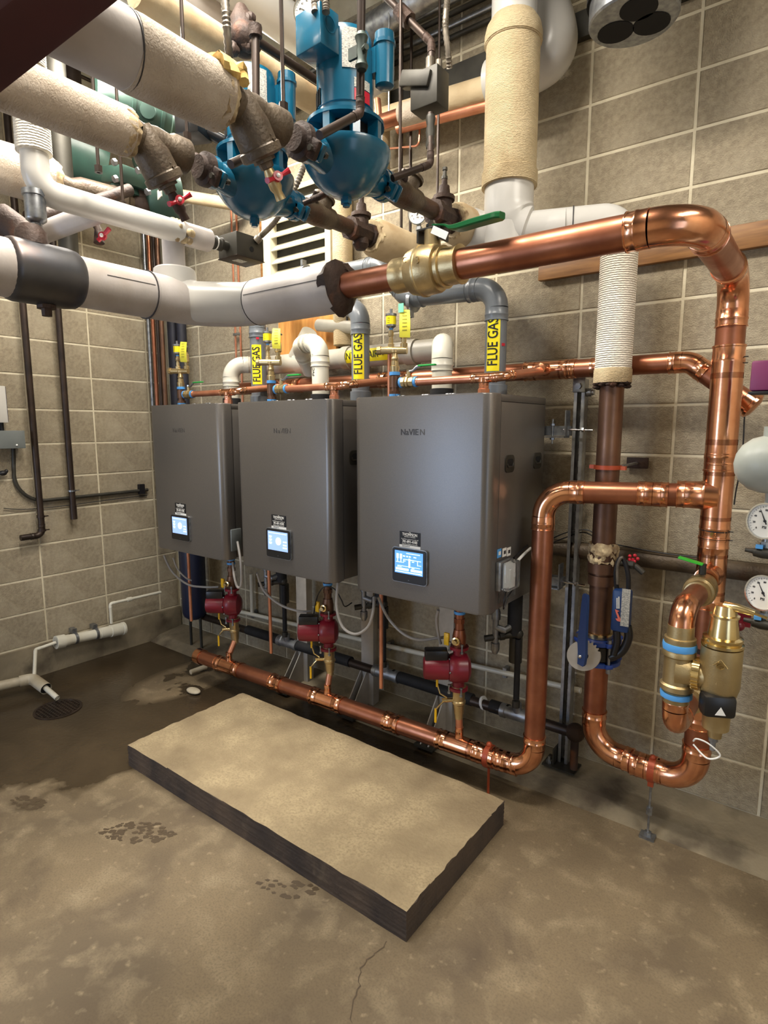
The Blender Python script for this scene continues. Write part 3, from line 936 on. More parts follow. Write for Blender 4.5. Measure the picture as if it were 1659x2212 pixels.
# upper supply header behind the boiler flues
t = loopthing('copper_supply_header', 'copper header running along the wall above the boilers behind the grey flue pipes', (-1.6, 2.45, 1.80))
piperun(t, [(-3.05, 2.46, 1.838), (-.44, 2.45, 1.838), (-.262, 2.45, 1.697)], .037, M['copper'], M['copper_b'], R=.07)
b = bmn(); lathe(b, [(0, .037), (.002, .041), (.03, .041), (.032, .047), (.042, .047), (.05, .03), (.052, 0)], (-.262, 2.45, 1.697), (.225, 0, -.178), 20); obj('end_cap', b, M['copper_b'], t)
for x in (-.98, -1.77, -2.55):
    tee(t, (x, 2.45, 1.838), (1, 0, 0), (0, -1, 0), .037, .02, M['copper_b'], L=.10, Lb=.09)
b = bmn(); collar(b, V((-.80, 2.45, 1.838)), (1, 0, 0), .037, .045); collar(b, V((-.86, 2.45, 1.838)), (-1, 0, 0), .037, .045); obj('coupling', b, M['copper_b'], t)

# second riser with its clamp, collars and white wrapped upper part
t = loopthing('brown_copper_riser', 'old brown copper riser coming out of the white canvas wrap beside the strut', (-.68, 2.33, .6))
RX, RY = -.685, 2.345
b = bmn(); cyl(b, (RX, RY, .65), (RX, RY, 1.78), CR, 22); obj('pipe', b, M['copper_old'], t)
b = bmn()
for zz, k in ((1.10, 1.16), (1.05, 1.25), (1.0, 1.16), (.76, 1.12), (.73, 1.16), (.70, 1.1)):
    lathe(b, [(-.02, CR), (-.02, CR * k), (.02, CR * k), (.02, CR)], (RX, RY, zz), (0, 0, 1), 22)
obj('joint_collar', b, M['copper_old'], t)
b = bmn()
ragged(b, (RX, RY, 1.07), (0, 0, 1), CR + .004, .075, .014, 30, 7)
obj('torn_wrap_remnant', b, M['ragged'], t, 'ragged grey remnant of torn insulation')
b = bmn(); lathe(b, [(-.007, CR + .001), (-.008, CR + .007), (.008, CR + .007), (.007, CR + .001)], (RX, RY, 1.447), (0, 0, 1), 22)
box(b, (RX - CR - .014, RY, 1.447), (.018, .022, .014)); box(b, (RX + CR + .014, RY, 1.445), (.02, .022, .014)); obj('split_clamp', b, M['orange_strap'], t, 'orange split clamp')
pl = P(1377, 1000, y=WY - .022)
b = bmn(); box(b, pl, (.085, .012, .045), None, .002); obj('wall_plate', b, M['rust'], t, 'rust-red wall plate')
b = bmn(); cyl(b, (RX + .05, RY + .01, 1.452), pl, .006, 8); obj('stand_off_rod', b, M['galv'], t)

t = loopthing('white_wrapped_riser', 'white corrugated pipe insulation sleeve on the riser between copper pipes', (RX, RY, 1.76))
b = bmn(); cyl(b, (RX, RY, 1.775), (RX, RY, 2.275), .066, 30)
obj('sleeve', b, M['corr'], t)
b = bmn(); lathe(b, [(0, .064), (.002, .069), (.05, .069), (.055, .066)], (RX, RY, 1.765), (0, 0, 1), 30); obj('sleeve_hem', b, M['canvas'], t)
b = bmn()
for k in range(46):
    a = random.uniform(0, 2 * PI)
    ball(b, (RX + math.cos(a) * .056, RY + math.sin(a) * .056, 1.762 + random.uniform(-.012, .006)), random.uniform(.006, .014), (1.2, 1.2, .6), seg=6)
obj('frayed_end', b, M['rust'], t)

# white elbow run to the tall cream column
WT = V((-1.06, 2.19, 2.335))
t = loopthing('white_elbow_run', 'glossy white pipe cover from the corrugated riser across to the cream column', WT)
pts = [V((RX, RY, 2.27)), V((RX, RY, 2.345)), V((WT.x + .04, WT.y, 2.335))]
b = bmn(); tube(b, smooth_path(pts, .066, 10), .067, 28); obj('elbow_cover', b, M['pvcw'], t)
b = bmn(); tube(b, smooth_path([WT + V((0, 0, .20)), WT + V((0, 0, .0)), WT + V((.2, .07, 0))], .10, 10), [.092] * 6 + [.085] * 4 + [.07] * (len(smooth_path([WT + V((0, 0, .20)), WT + V((0, 0, .0)), WT + V((.2, .07, 0))], .10, 10)) - 10), 28)
cyl(b, WT + V((0, 0, -.07)), WT + V((0, 0, .2)), .088, 28); lathe(b, [(0, .088), (-.03, .08), (-.05, .05), (-.055, 0)], WT + V((0, 0, -.07)), (0, 0, 1), 28)
obj('tee_cover', b, M['pvcw'], t)
b = bmn(); lathe(b, [(0, .0685), (.002, .0695), (.004, .0685)], WT + V((.22, .083, .007)), (.38, .14, 0.0), 28); obj('cover_seam', b, M['greyink'], t)

t = loopthing('cream_wrapped_column', 'tall cream canvas wrapped vertical pipe at upper right of centre', (WT.x, WT.y, 2.5))
b = bmn(); cyl(b, WT + V((0, 0, .185)), WT + V((0, 0, .69)), .098, 34); obj('canvas_sleeve', b, M['canvas'], t)
b = bmn(); lathe(b, [(0, .094), (.001, .104), (.05, .104), (.054, .098)], WT + V((0, 0, .165)), (0, 0, 1), 34); obj('lower_hem', b, M['canvas'], t)
b = bmn(); lathe(b, [(0, .1), (.004, .105), (.03, .105), (.06, .098), (.085, .082), (.088, .08)], WT + V((0, 0, .655)), (0, 0, 1), 34); obj('upper_hem', b, M['canvas'], t)
b = bmn(); tube(b, smooth_path([WT + V((0, 0, .72)), WT + V((0, 0, 1.16)), WT + V((.05, .02, 1.45))], .10, 8), .082, 26); obj('white_cover', b, M['pvcw'], t)

t = loopthing('cream_bend_pipe', 'thick white bend behind the cream column turning back to the left', (-.86, 2.42, 2.9))
c0 = P(1150, -40, y=2.42); c1 = P(1240, 90, y=2.42); c2 = P(1165, 178, y=2.42); c3 = P(1080, 192, y=2.42)
b = bmn(); tube(b, spline([c0 + V((-.1, 0, .15)), c0, P(1193, 60, y=2.42), P(1188, 120, y=2.42), P(1130, 158, y=2.42), P(1060, 182, y=2.42)], 8), .088, 26); obj('bend_cover', b, M['pvcw'], t)
b = bmn(); lathe(b, [(0, .088), (.003, .0905), (.035, .0905), (.037, .088)], P(1172, 96, y=2.42), (P(1190, 118, y=2.42) - P(1160, 60, y=2.42)), 26); obj('stained_band', b, M['canvas'], t, 'brown stained band')

t = loopthing('long_cream_pipe', 'cream wrapped pipe along the wall ending at bare copper behind the blue pumps', (-1.7, 2.5, 2.8))
b = bmn(); tube(b, [P(1075, 186, y=2.46), P(815, 262, y=2.46)], .052, 20); obj('wrap', b, M['canvas_x'], t)
b = bmn(); tube(b, [P(1075, 222, y=2.47), P(860, 278, y=2.47)], .024, 14); obj('pipe', b, M['copper_thin'], t)
_bs = None
t = loopthing('bare_copper_stub', 'short bare copper pipe stub with fittings behind the nearest blue pump', (-1.6, 2.3, 2.7))
b = bmn(); tube(b, [P(812, 268, y=2.30), P(872, 248, y=2.30)], .032, 16); obj('pipe', b, M['copper'], t)
b = bmn(); tube(b, [P(868, 249, y=2.30), P(912, 236, y=2.30)], .046, 16); ball(b, P(912, 236, y=2.30), .046, seg=14); obj('wrapped_end', b, M['jacket_b'], t)
b = bmn(); tube(b, [P(820, 266, y=2.30), P(815, 215, y=2.30)], .016, 12); obj('branch', b, M['copper_thin'], t)
b = bmn(); p = P(840, 258, y=2.30); cyl(b, p, (p.x, p.y, CZ), .004, 6); obj('hanger', b, M['galv'], t)

# ------------------------------------------------------------------ big brass ball valve with green lever
VC = V((-1.062, MY, MZ))
t = thing('brass_ball_valve', 'big brass ball valve with a long green lever in the overhead copper pipe', 'valve', VC)
b = bmn()
lathe(b, [(-.125, .046), (-.124, .054), (-.085, .054), (-.08, .051), (-.06, .052), (-.055, .068), (-.03, .074), (-.02, .076), (-.018, .079), (-.012, .079), (-.01, .076), (.035, .073), (.045, .068), (.048, .058), (.06, .058), (.062, .064), (.066, .064), (.068, .056), (.115, .055), (.117, .058), (.121, .058), (.122, .046)],
      VC, (1, 0, 0), 32)
obj('valve_body', b, M['brass'], t)
b = bmn()
for s in (-.045, .045):
    pass
text('cast_mark', '3', .03, VC + V((.01, -.0765, .012)), (1, 0, 0), (0, 0, 1), M['brass'], t, ex=.002)
text('cast_mark', 'C', .026, VC + V((-.04, -.0745, .02)), (1, 0, 0), (0, 0, 1), M['brass'], t, ex=.002)
b.free()
b = bmn(); cyl(b, VC + V((.015, 0, .07)), VC + V((.015, 0, .115)), .026, 18); obj('stem_housing', b, M['brass_m'], t)
b = bmn(); box(b, VC + V((.015, 0, .118)), (.085, .05, .006), None, .002); box(b, VC + V((-.025, 0, .10)), (.006, .05, .04)); box(b, VC + V((.055, 0, .10)), (.006, .05, .04)); obj('stem_bracket', b, M['dkgrey'], t)
b = bmn(); lathe(b, [(0, .018), (.014, .018), (.014, .01), (.024, .01)], VC + V((.012, 0, .121)), (0, 0, 1), 6); obj('stem_nut', b, M['chrome'], t)
h0 = VC + V((.03, -.01, .125)); h1 = P(985, 493, y=1.60); h2 = P(1085, 465, y=1.56)
b = bmn()
d = (h2 - h1).normalized(); sd = V((-d.y, d.x, 0)).normalized()
pts = spline([h0, h0.lerp(h1, .6) + V((0, 0, .004)), h1, h1.lerp(h2, .5), h2], 5)
for p, q in zip(pts, pts[1:]): pass
up = sd.cross(d)
rings = []
for k, p in enumerate(pts):
    f = k / (len(pts) - 1); wd = .014 + .007 * min(1, f * 2.2); th = .003 + .006 * min(1, max(0, f - .25) * 3)
    if k == len(pts) - 1: wd *= .6
    rings.append([b.verts.new(p + sd * a * wd + up * c * th) for a, c in ((-1, -.6), (-.8, -1), (.8, -1), (1, -.6), (1, .6), (.8, 1), (-.8, 1), (-1, .6))])
for r0, r1 in zip(rings, rings[1:]):
    for k in range(8): b.faces.new((r0[k], r0[(k + 1) % 8], r1[(k + 1) % 8], r1[k]))
b.faces.new(rings[0]); b.faces.new(rings[-1])
obj('lever', b, M['greenh'], t, 'green rubber lever')
b = bmn(); box(b, VC + V((.075, -.055, .085)), (.06, .002, .022), Matrix.Rotation(.5, 3, 'Y')); obj('paper_tag', b, M['white'], t)

# ------------------------------------------------------------------ jacketed white main with bare steel section
LX = -2.09
t = thing('jacketed_main_pipe', 'large white jacketed pipe crossing below the pumps and meeting the copper pipe', 'pipe', (LX, 1.3, MZ))
HY0, HY1 = P(-12, 590, z=MZ).y, P(158, 610, z=MZ).y
b = bmn(); cyl(b, (LX, HY1 - .02, MZ), (LX, 1.30, MZ), .083, 30); obj('jacket_left', b, M['jacket'], t)
path = smooth_path([(LX, 1.30, MZ), (LX, MY, MZ), (-1.62, MY, MZ)], .21, 14)
b = bmn(); tube(b, path, .084, 30); obj('elbow_cover', b, M['jacket'], t)
b = bmn(); cyl(b, (-1.86, MY, MZ), (-1.425, MY, MZ), .087, 30); obj('jacket_right', b, M['jacket'], t)
for c, dd in (((-1.86, MY, MZ), (1, 0, 0)), ((LX, 1.29, MZ), (0, 1, 0))):
    b = bmn(); lathe(b, [(-.002, .084), (-.002, .0885), (.001, .0885), (.001, .084)], c, dd, 30); obj('jacket_seam', b, M['greyink'], t)
b = bmn(); box(b, (-1.64, MY - .0868, MZ + .012), (.42, .0012, .002)); obj('jacket_seam', b, M['greyink'], t)
b = bmn(); box(b, (LX + .081, 1.19, MZ + .022), (.0012, .18, .002)); obj('jacket_seam', b, M['greyink'], t)
# swept tee up to the thin line
TT = P(372, 600, y=1.46); TX, TYY = -2.11, 1.43
b = bmn()
lathe(b, [(0, .084), (.06, .082), (.10, .081), (.118, .078), (.124, .070), (.126, .0)], (TX, TYY, MZ), (0, 0, 1), 30)
tube(b, smooth_path([(TX, TYY, MZ + .09), (TX, TYY, MZ), (-1.90, MY - .01, MZ)], .13, 12), .078, 26)
obj('tee_cover', b, M['pvcw'], t)

t = thing('steel_header_section', 'dark bare steel section of the main at the left edge with rust stains', 'pipe', (LX, .95, MZ))
b = bmn(); lathe(b, [(-.01, .084), (0, .094), (.012, .097), (HY1 - HY0 - .04, .097), (HY1 - HY0 - .012, .093), (HY1 - HY0, .084)], (LX, HY0, MZ), (0, 1, 0), 32); obj('steel_shell', b, M['tank_steel'], t)
b = bmn(); lathe(b, [(0, .05), (.04, .045), (.06, .03)], (LX, .90, MZ + .085), (0, 0, 1), 20); obj('top_saddle', b, M['rust'], t)
b = bmn(); lathe(b, [(0, .03), (.012, .03), (.012, .017), (.035, .016), (.036, 0)], (LX, .93, MZ - .094), (0, 0, -1), 8); obj('bottom_plug', b, M['rust'], t)
b = bmn(); cyl(b, (LX, .25, MZ), (LX, HY0, MZ), .088, 28); obj('jacket_left', b, M['jacket'], t)
t = thing('air_vent', 'small grey cylindrical air vent standing on the bare steel pipe', 'vent', (LX, .93, MZ + .15))
b = bmn(); lathe(b, [(0, .016), (.02, .016), (.022, .02), (.03, .03), (.034, .031), (.10, .031), (.102, .036), (.118, .036), (.12, .03), (.124, 0)], (LX, .92, MZ + .135), (0, 0, 1), 24); obj('vent_body', b, M['galv'], t)

# dark iron pieces at far left
t = thing('rusty_iron_fitting', 'rusty brown iron fitting at the left edge below the insulated pipes', 'fitting', P(20, 490, t=1.8))
b = bmn(); tube(b, [P(-60, 490, t=2.15), P(10, 480, t=2.15), P(40, 500, t=2.15), P(52, 540, t=2.15)], [.05, .062, .056, .045], 18); obj('body', b, RUST, t)
b = bmn(); tube(b, [P(60, 470, t=2.2), P(150, 455, t=2.35), P(280, 410, t=2.6)], .025, 12); obj('nipple', b, RUST, t)

# small-bore white jacketed line
SZ = 2.345
SL = [P(85, 405, z=SZ), P(445, 512, z=SZ)]
SX = -2.09
t = thing('small_jacketed_line', 'slim white jacketed line running above the thick main to the switch box', 'pipe', (SX, 1.2, SZ))
ya, yb = P(85, 405, z=SZ).y, P(455, 512, z=SZ).y
sxa, sxb = P(85, 405, z=SZ).x, P(455, 512, z=SZ).x
A0 = P(80, 412, z=SZ); A1 = P(450, 520, z=SZ)
A2 = A0.lerp(A1, .80)
b = bmn(); tube(b, smooth_path([A0 + V((0, 0, .22)), A0, A2], .06, 10), .041, 24); obj('jacket', b, M['pvcw'], t)
b = bmn(); cyl(b, A2 + (A1 - A2) * .1, A1, .043, 24); obj('end_jacket', b, M['jacket'], t)
b = bmn(); cyl(b, (TX, TYY, MZ + .12), (TX, TYY, SZ + .0), .042, 24); obj('drop_jacket', b, M['jacket'], t)
b = bmn()
for k in range(22):
    a = random.uniform(0, 2 * PI); ball(b, A2 + V((math.cos(a) * .037, random.uniform(-.03, .03), math.sin(a) * .037)), random.uniform(.01, .017), seg=6)
obj('torn_patch', b, M['ragged'], t)
b = bmn(); w0 = A0.lerp(A1, .33); tube(b, [w0 + V((0, .12, 0)), w0, w0 + V((-.55, -.02, .0))], .039, 22); obj('branch_jacket', b, M['jacket'], t)
b = bmn(); lathe(b, [(0, .044), (.0015, .052), (.02, .052), (.26, .050), (.262, .04)], A0 + V((0, 0, .11)), (0, 0, 1), 26); obj('wrapped_riser', b, M['corr'], t)
b = bmn(); cyl(b, A0 + V((0, 0, .36)), A0 + V((0, 0, .95)), .054, 24); obj('upper_wrap', b, M['corr'], t)

# flow switch and its box
t = thing('flow_switch_box', 'grey metal switch box hanging at the end of the slim white line', 'switch box', A1 + V((.0, .12, 0)))
n0 = A1; dA = (A1 - A0).normalized()
b = bmn(); lathe(b, [(0, .03), (.012, .03), (.014, .022), (.026, .022), (.028, .027), (.036, .027), (.038, .02), (.05, .022), (.052, .027), (.062, .027), (.063, .018), (.10, .018)], n0, dA, 18); obj('threaded_nipple', b, M['dkgrey'], t)
b = bmn(); lathe(b, [(0, .0275), (.005, .0275)], n0 + dA * .029, dA, 18); obj('white_seal', b, M['white'], t)
bc = n0 + dA * .165 + V((0.0, 0, .005))
b = bmn(); box(b, bc, (.12, .145, .092), None, .003); obj('box_body', b, M['dkgrey'], t)
b = bmn(); box(b, bc + V((.0, .0, -.048)), (.125, .15, .004), None, .0015); obj('box_cover', b, M['steel_dark'], t)
b = bmn(); box(b, bc + V((.0, -.01, -.0508)), (.04, .05, .001)); obj('box_label', b, M['cream_tag'], t)
b = bmn(); lathe(b, [(0, .011), (.002, .011)], bc + V((.060, .005, -.01)), (1, 0, 0), 16); obj('knockout_hole', b, M['dark'], t)
b = bmn(); lathe(b, [(0, .016), (.02, .016), (.022, .011), (.04, .011)], bc + V((.060, .03, .028)), (.6, .3, .6), 12); obj('conduit_connector', b, M['flex'], t)
f0 = bc + V((.075, .045, .05))


def flexline(name, label, pts, r, m=None):
    pts = spline(pts, 10)
    b_ = bmn()
    # ribbed conduit
    fine = []
    L_ = 0
    for p, q in zip(pts, pts[1:]):
        n = max(1, int((q - p).length / .0045))
        for k in range(n): fine.append(p.lerp(q, k / n))
    tube(b_, fine, [r * (1.12 if k % 2 else .9) for k in range(len(fine))], 10)
    return tag(obj(name, b_, m or M['flex']), label, 'conduit')


flexline('flexible_conduit', 'ribbed flexible conduit rising from the switch box behind the far blue pump', [f0, P(600, 470, t=2.35), P(640, 400, t=2.3), P(662, 340, t=2.3), P(668, 300, t=2.3)], .011)
flexline('flexible_conduit', 'ribbed flexible conduit hanging beside the yellow-frayed insulation end', [P(484, -30, t=1.55), P(490, 60, t=1.55), P(496, 135, t=1.6), P(500, 200, t=1.7)], .0105)
flexline('flexible_conduit', 'ribbed flexible conduit coming down to the dark box right of the pumps', [P(970, -30, t=1.9), P(962, 50, t=1.9), P(968, 110, t=1.92), P(971, 150, t=1.95)], .0095)
flexline('flexible_conduit', 'left ribbed flexible conduit entering the blue pump junction box', [P(680, -30, t=1.62), P(681, 30, t=1.62)], .010)
flexline('flexible_conduit', 'right ribbed flexible conduit entering the blue pump junction box', [P(697, -30, t=1.60), P(703, 0, t=1.60), P(704, 28, t=1.60)], .010)

# ------------------------------------------------------------------ insulated pump suction lines, strainers, pumps
PZ = 2.40


def insulation_end(parent, c, r, m, n=30, k=1.0, dirn=1):
    b_ = bmn()
    ragged(b_, V(c) - V((0, .022 * dirn, 0)), (0, dirn, 0), r * 1.04, .034, .008, 44, 5, .006)
    obj('frayed_end', b_, m, parent)


# line 1 insulation
t = thing('insulated_pipe', 'thick stained white insulated pipe overhead ending in a yellow frayed edge', 'pipe', (-1.27, .6, PZ))
r1 = .073
b = bmn(); tube(b, [(-1.28, -.5, PZ), (-1.28, .35, PZ), (-1.28, .775, PZ)], r1 * 1.02, 34); obj('jacket_left', b, M['jacket'], t)
b = bmn(); tube(b, [(-1.28, .772, PZ), (-1.28, .79, PZ), (-1.28, .9, PZ), (-1.275, 1.015, PZ)], [r1 * 1.04, r1 * 1.06, r1 * 1.03, r1 * 1.0], 34); obj('jacket_right', b, M['jacket_b'], t)
insulation_end(t, (-1.275, 1.015, PZ), r1 * .92, M['ragged'])
b = bmn(); lathe(b, [(-.003, r1), (-.003, r1 * 1.055), (.0, r1 * 1.055), (.0, r1)], (-1.28, .776, PZ), (.06, 1, .12), 34); obj('jacket_seam', b, M['greyink'], t)
b = bmn(); tube(b, spline([(-1.30, .98, PZ + .075), (-1.27, 1.01, PZ + .088), (-1.24, 1.03, PZ + .07), (-1.215, 1.035, PZ + .045), (-1.20, 1.03, PZ + .02)], 4), .013, 8)
ragged(b, (-1.235, .985, PZ + .045), (.2, .9, .1), .026, .06, .016, 14, 6, .012)
obj('yellow_fibre', b, mat('yellow_glass_fibre', srgb(220, 190, 120), srgb(196, 160, 90), rough=.95, nscale=40, bump=.8, bscale=60), t, 'frayed yellow fibre')
# line 2 insulation
t = thing('insulated_pipe', 'thick white insulated pipe overhead, the lower one with a rust-stained end', 'pipe', (-1.62, .6, PZ))
r2_ = .062
b = bmn(); tube(b, [(-1.62, -.6, PZ), (-1.62, .3, PZ), (-1.615, .965, PZ)], [r2_ * 1.1, r2_ * 1.05, r2_], 34); obj('jacket', b, M['jacket_b'], t)
insulation_end(t, (-1.615, .965, PZ), r2_ * .93, M['ragged'])


def strainer(x, y0, y1, label, tap):
    """Y strainer along +Y from y0 to y1 with hanging basket leg and drain tap"""
    t_ = thing('strainer', label, 'strainer', (x, (y0 + y1) / 2, PZ - .14))
    b_ = bmn()
    ym = y0 + (y1 - y0) * .42
    lathe(b_, [(0, .046), (.02, .047), (.05, .040), (.09, .046), ((y1 - y0) - .06, .040), ((y1 - y0) - .045, .048), ((y1 - y0), .048)], (x, y0, PZ), (0, 1, 0), 24)
    leg = V((0.03, .55, -.84)).normalized()
    lathe(b_, [(-.03, .035), (0, .046), (.04, .051), (.088, .051), (.092, .056), (.110, .056), (.115, .048), (.12, 0)], (x, ym - .02, PZ), leg, 24)
    obj('strainer_body', b_, IRON, t_)
    e = V((x, ym - .02, PZ)) + leg * .115
    b_ = bmn(); lathe(b_, [(0, .03), (.010, .03), (.011, .02), (.025, .018), (.028, .011), (.05, .011)], e, leg, 8); obj('drain_nipple', b_, IRON, t_)
    e2 = e + leg * .045
    b_ = bmn(); lathe(b_, [(-.02, .012), (0, .017), (.03, .017), (.04, .012), (.06, .014)], e2 + V((0, 0, 0)), leg, 14); vb = obj('tap_body', b_, M['brass_m'] if tap else RUST, t_)
    b_ = bmn(); fx = V((.9, -.4, .1)).normalized()
    cyl(b_, e2 + leg * .015, e2 + leg * .015 + fx * .028, .006, 8)
    hc = e2 + leg * .015 + fx * .032
    lathe(b_, [(-.004, .013), (.006, .013)], hc, fx, 14)
    u_, w_ = perp(fx)
    for s in (-1, 1): tube(b_, [hc, hc + (u_ * .8 + w_ * .5) * s * .022, hc + (u_ * .8 + w_ * .5) * s * .04 + fx * .008], [.007, .0055, .008], 8)
    obj('tap_handle', b_, M['redtap'], t_, 'red butterfly tap handle')
    b_ = bmn(); ball(b_, hc + fx * .007, .006, seg=8); obj('handle_screw', b_, M['white'], t_)
    for s in (1,):
        text('cast_mark', '125 S', .018, V((x + .05 * .9, ym + .045, PZ - .055)) + V((.004, -.02, 0)), (.35, .55, -.75), (-.3, .8, .5), IRON, t_, ex=.0025)
    return t_


strainer(-1.265, 1.015, 1.21, 'taupe cast iron strainer with red tap between insulation and the nearest blue pump', 1)
strainer(-1.615, .955, 1.15, 'taupe cast iron strainer with red tap feeding the farther blue pump', 0)


def pump(x, yc, sc, label, zt, front):
    t_ = thing('circulator_pump', label, 'pump', (x, yc, PZ - .1), 'blue inline circulator pumps')
    # volute
    b_ = bmn()
    lathe(b_, [(-.098, .022), (-.093, .044), (-.076, .074), (-.05, .100), (-.02, .121), (.008, .134), (.022, .138), (.032, .137), (.036, .128), (.038, .115)], (x, yc, PZ), (0, 0, 1), 40)
    tube(b_, [(x, yc - .17, PZ - .005), (x, yc - .10, PZ - .01), (x, yc, PZ + .0)], [.036, .048, .06], 22)
    tube(b_, [(x, yc + .17, PZ - .01), (x, yc + .09, PZ - .02), (x + .0, yc, PZ + .0)], [.036, .048, .07], 22)
    obj('volute', b_, M['blue'], t_)
    b_ = bmn(); lathe(b_, [(0, .017), (.022, .017), (.022, .011), (.03, .011)], (x, yc, PZ - .095), (0, 0, -1), 6); obj('drain_plug', b_, M['blue'], t_)
    # bracket with windows
    b_ = bmn()
    for k in range(8):
        a = 2 * PI * k / 8 + .2
        box(b_, (x + math.cos(a) * .098, yc + math.sin(a) * .098, PZ + .068), (.034, .022, .065), Matrix.Rotation(a, 3, 'Z'))
    lathe(b_, [(0, .118), (.010, .118), (.014, .09)], (x, yc, PZ + .098), (0, 0, 1), 32)
    obj('bracket', b_, M['blue'], t_)
    b_ = bmn(); cyl(b_, (x, yc, PZ + .03), (x, yc, PZ + .11), .07, 20); obj('bracket_core', b_, M['dark'], t_)
    MB_ = .108
    # motor
    b_ = bmn(); lathe(b_, [(0, .088), (.012, .090), (.014, .084), (.03, .083), (.032, .086), (.06, .086), (zt - .06, .086), (zt - .058, .083), (zt - .03, .083), (zt - .012, .076), (zt, .055), (zt, 0)], (x, yc, PZ + MB_), (0, 0, 1), 36)
    mo = obj('motor', b_, M['blue'], t_)
    b_ = bmn()
    for k in range(9):
        a = -1.9 - .13 * k
        box(b_, (x + math.cos(a) * .0865, yc + math.sin(a) * .0865, PZ + .165), (.004, .005, .045), Matrix.Rotation(a, 3, 'Z'))
        box(b_, (x + math.cos(a) * .084, yc + math.sin(a) * .084, PZ + MB_ + zt - .045), (.004, .005, .02), Matrix.Rotation(a, 3, 'Z'))
    obj('vent_slot', b_, M['dark'], mo)

    def plate(a0, a1, z0, z1, m, nm, n=6, R_=.0872):
        bb = bmn()
        for k in range(n):
            p0 = a0 + (a1 - a0) * k / n; p1 = a0 + (a1 - a0) * (k + 1) / n
            q = [V((x + math.cos(p) * R_, yc + math.sin(p) * R_, z)) for p, z in ((p0, z0), (p1, z0), (p1, z1), (p0, z1))]
            bb.faces.new([bb.verts.new(v_) for v_ in q])
        bmesh.ops.remove_doubles(bb, verts=bb.verts, dist=1e-5)
        r_ = bmesh.ops.extrude_face_region(bb, geom=bb.faces[:])
        for v_ in [g for g in r_['geom'] if isinstance(g, bmesh.types.BMVert)]:
            dd = V((v_.co.x - x, v_.co.y - yc, 0)).normalized(); v_.co += dd * .001
        return obj(nm, bb, m, mo)
    # nameplate faces the viewer side
    av = math.atan2(CAM.y - yc, CAM.x - x)
    plate(av - .1, av + .62, PZ + MB_ + zt * .46, PZ + MB_ + zt * .88, M['cream_tag'], 'nameplate')
    plate(av + .30, av + .95, PZ + .175, PZ + .20, M['cream_tag'], 'small_plate')
    plate(av + .30, av + .95, PZ + .14, PZ + .172, M['redtap'], 'warning_label')
    # capacitor
    cd = V((math.cos(av + 1.35), math.sin(av + 1.35), 0))
    cc = V((x, yc, 0)) + cd * .120
    zc = PZ + MB_ + zt * .38
    b_ = bmn(); lathe(b_, [(0, .022), (.004, .028), (.11, .0295), (.112, .033), (.122, .033), (.124, .030), (.145, .029), (.15, .02), (.15, 0)], (cc.x, cc.y, zc), (0, 0, 1), 20); obj('capacitor_cover', b_, M['blue'], t_)
    b_ = bmn(); box(b_, V((x, yc, 0)) + cd * .09 + V((0, 0, zc + .07)), (.03, .03, .07)); obj('capacitor_bracket', b_, M['blue'], t_)
    # junction box on the near-left side
    if front:
        jd = V((math.cos(av - .75), math.sin(av - .75), 0))
        jc = V((x, yc, 0)) + jd * .115 + V((0, 0, PZ + MB_ + zt * .78))
        ja = math.atan2(jd.y, jd.x)
        b_ = bmn(); box(b_, jc, (.075, .10, .105), Matrix.Rotation(ja, 3, 'Z'), .003); jb = obj('junction_box', b_, M['blue'], t_)
        b_ = bmn(); lathe(b_, [(0, .022), (.001, .022), (.001, .019), (0, .019)], jc + V((-jd.y, jd.x, 0)) * .0505 + V((0, 0, .01)), V((-jd.y, jd.x, 0)), 18); obj('knockout_ring', b_, M['blue'], jb)
    # flanges
    for s in (-1, 1):
        yy = yc + s * .178
        b_ = bmn()
        lathe(b_, [(-.010, .03), (-.010, .048), (.010, .048), (.010, .03)], (x, yy - s * .008, PZ - .005), (0, 1, 0), 22)
        box(b_, (x, yy - s * .008, PZ - .005), (.15, .02, .05), Matrix.Rotation(.6, 3, 'Y'), .008)
        obj('pump_flange', b_, M['blue'], t_)
        b_ = bmn()
        lathe(b_, [(-.010, .03), (-.010, .050), (.010, .050), (.014, .036), (.03, .034)] if s > 0 else [(.010, .03), (.010, .050), (-.010, .050), (-.014, .036), (-.03, .034)], (x, yy + s * .014, PZ - .005), (0, 1, 0), 22)
        box(b_, (x, yy + s * .014, PZ - .005), (.155, .018, .054), Matrix.Rotation(.6, 3, 'Y'), .008)
        obj('companion_flange', b_, RUST if s < 0 else M['blue'], t_)
        b_ = bmn()
        for q in (-1, 1):
            off = V((math.cos(.6) * .06 * q, 0, -math.sin(.6) * .06 * q))
            lathe(b_, [(-.034, .0), (-.034, .009), (-.026, .009), (-.026, .005), (.026, .005), (.026, .009), (.036, .009), (.036, 0)], V((x, yy, PZ - .005)) + off, (0, 1, 0), 6)
        obj('flange_bolt', b_, M['dkgrey'], t_)
    return t_


pump(-1.262, 1.475, 1, 'nearest and largest blue inline circulator pump hanging at top centre', .25, True)
pump(-1.63, 1.425, 1, 'farther blue inline circulator pump, left of the nearest one', .25, False)


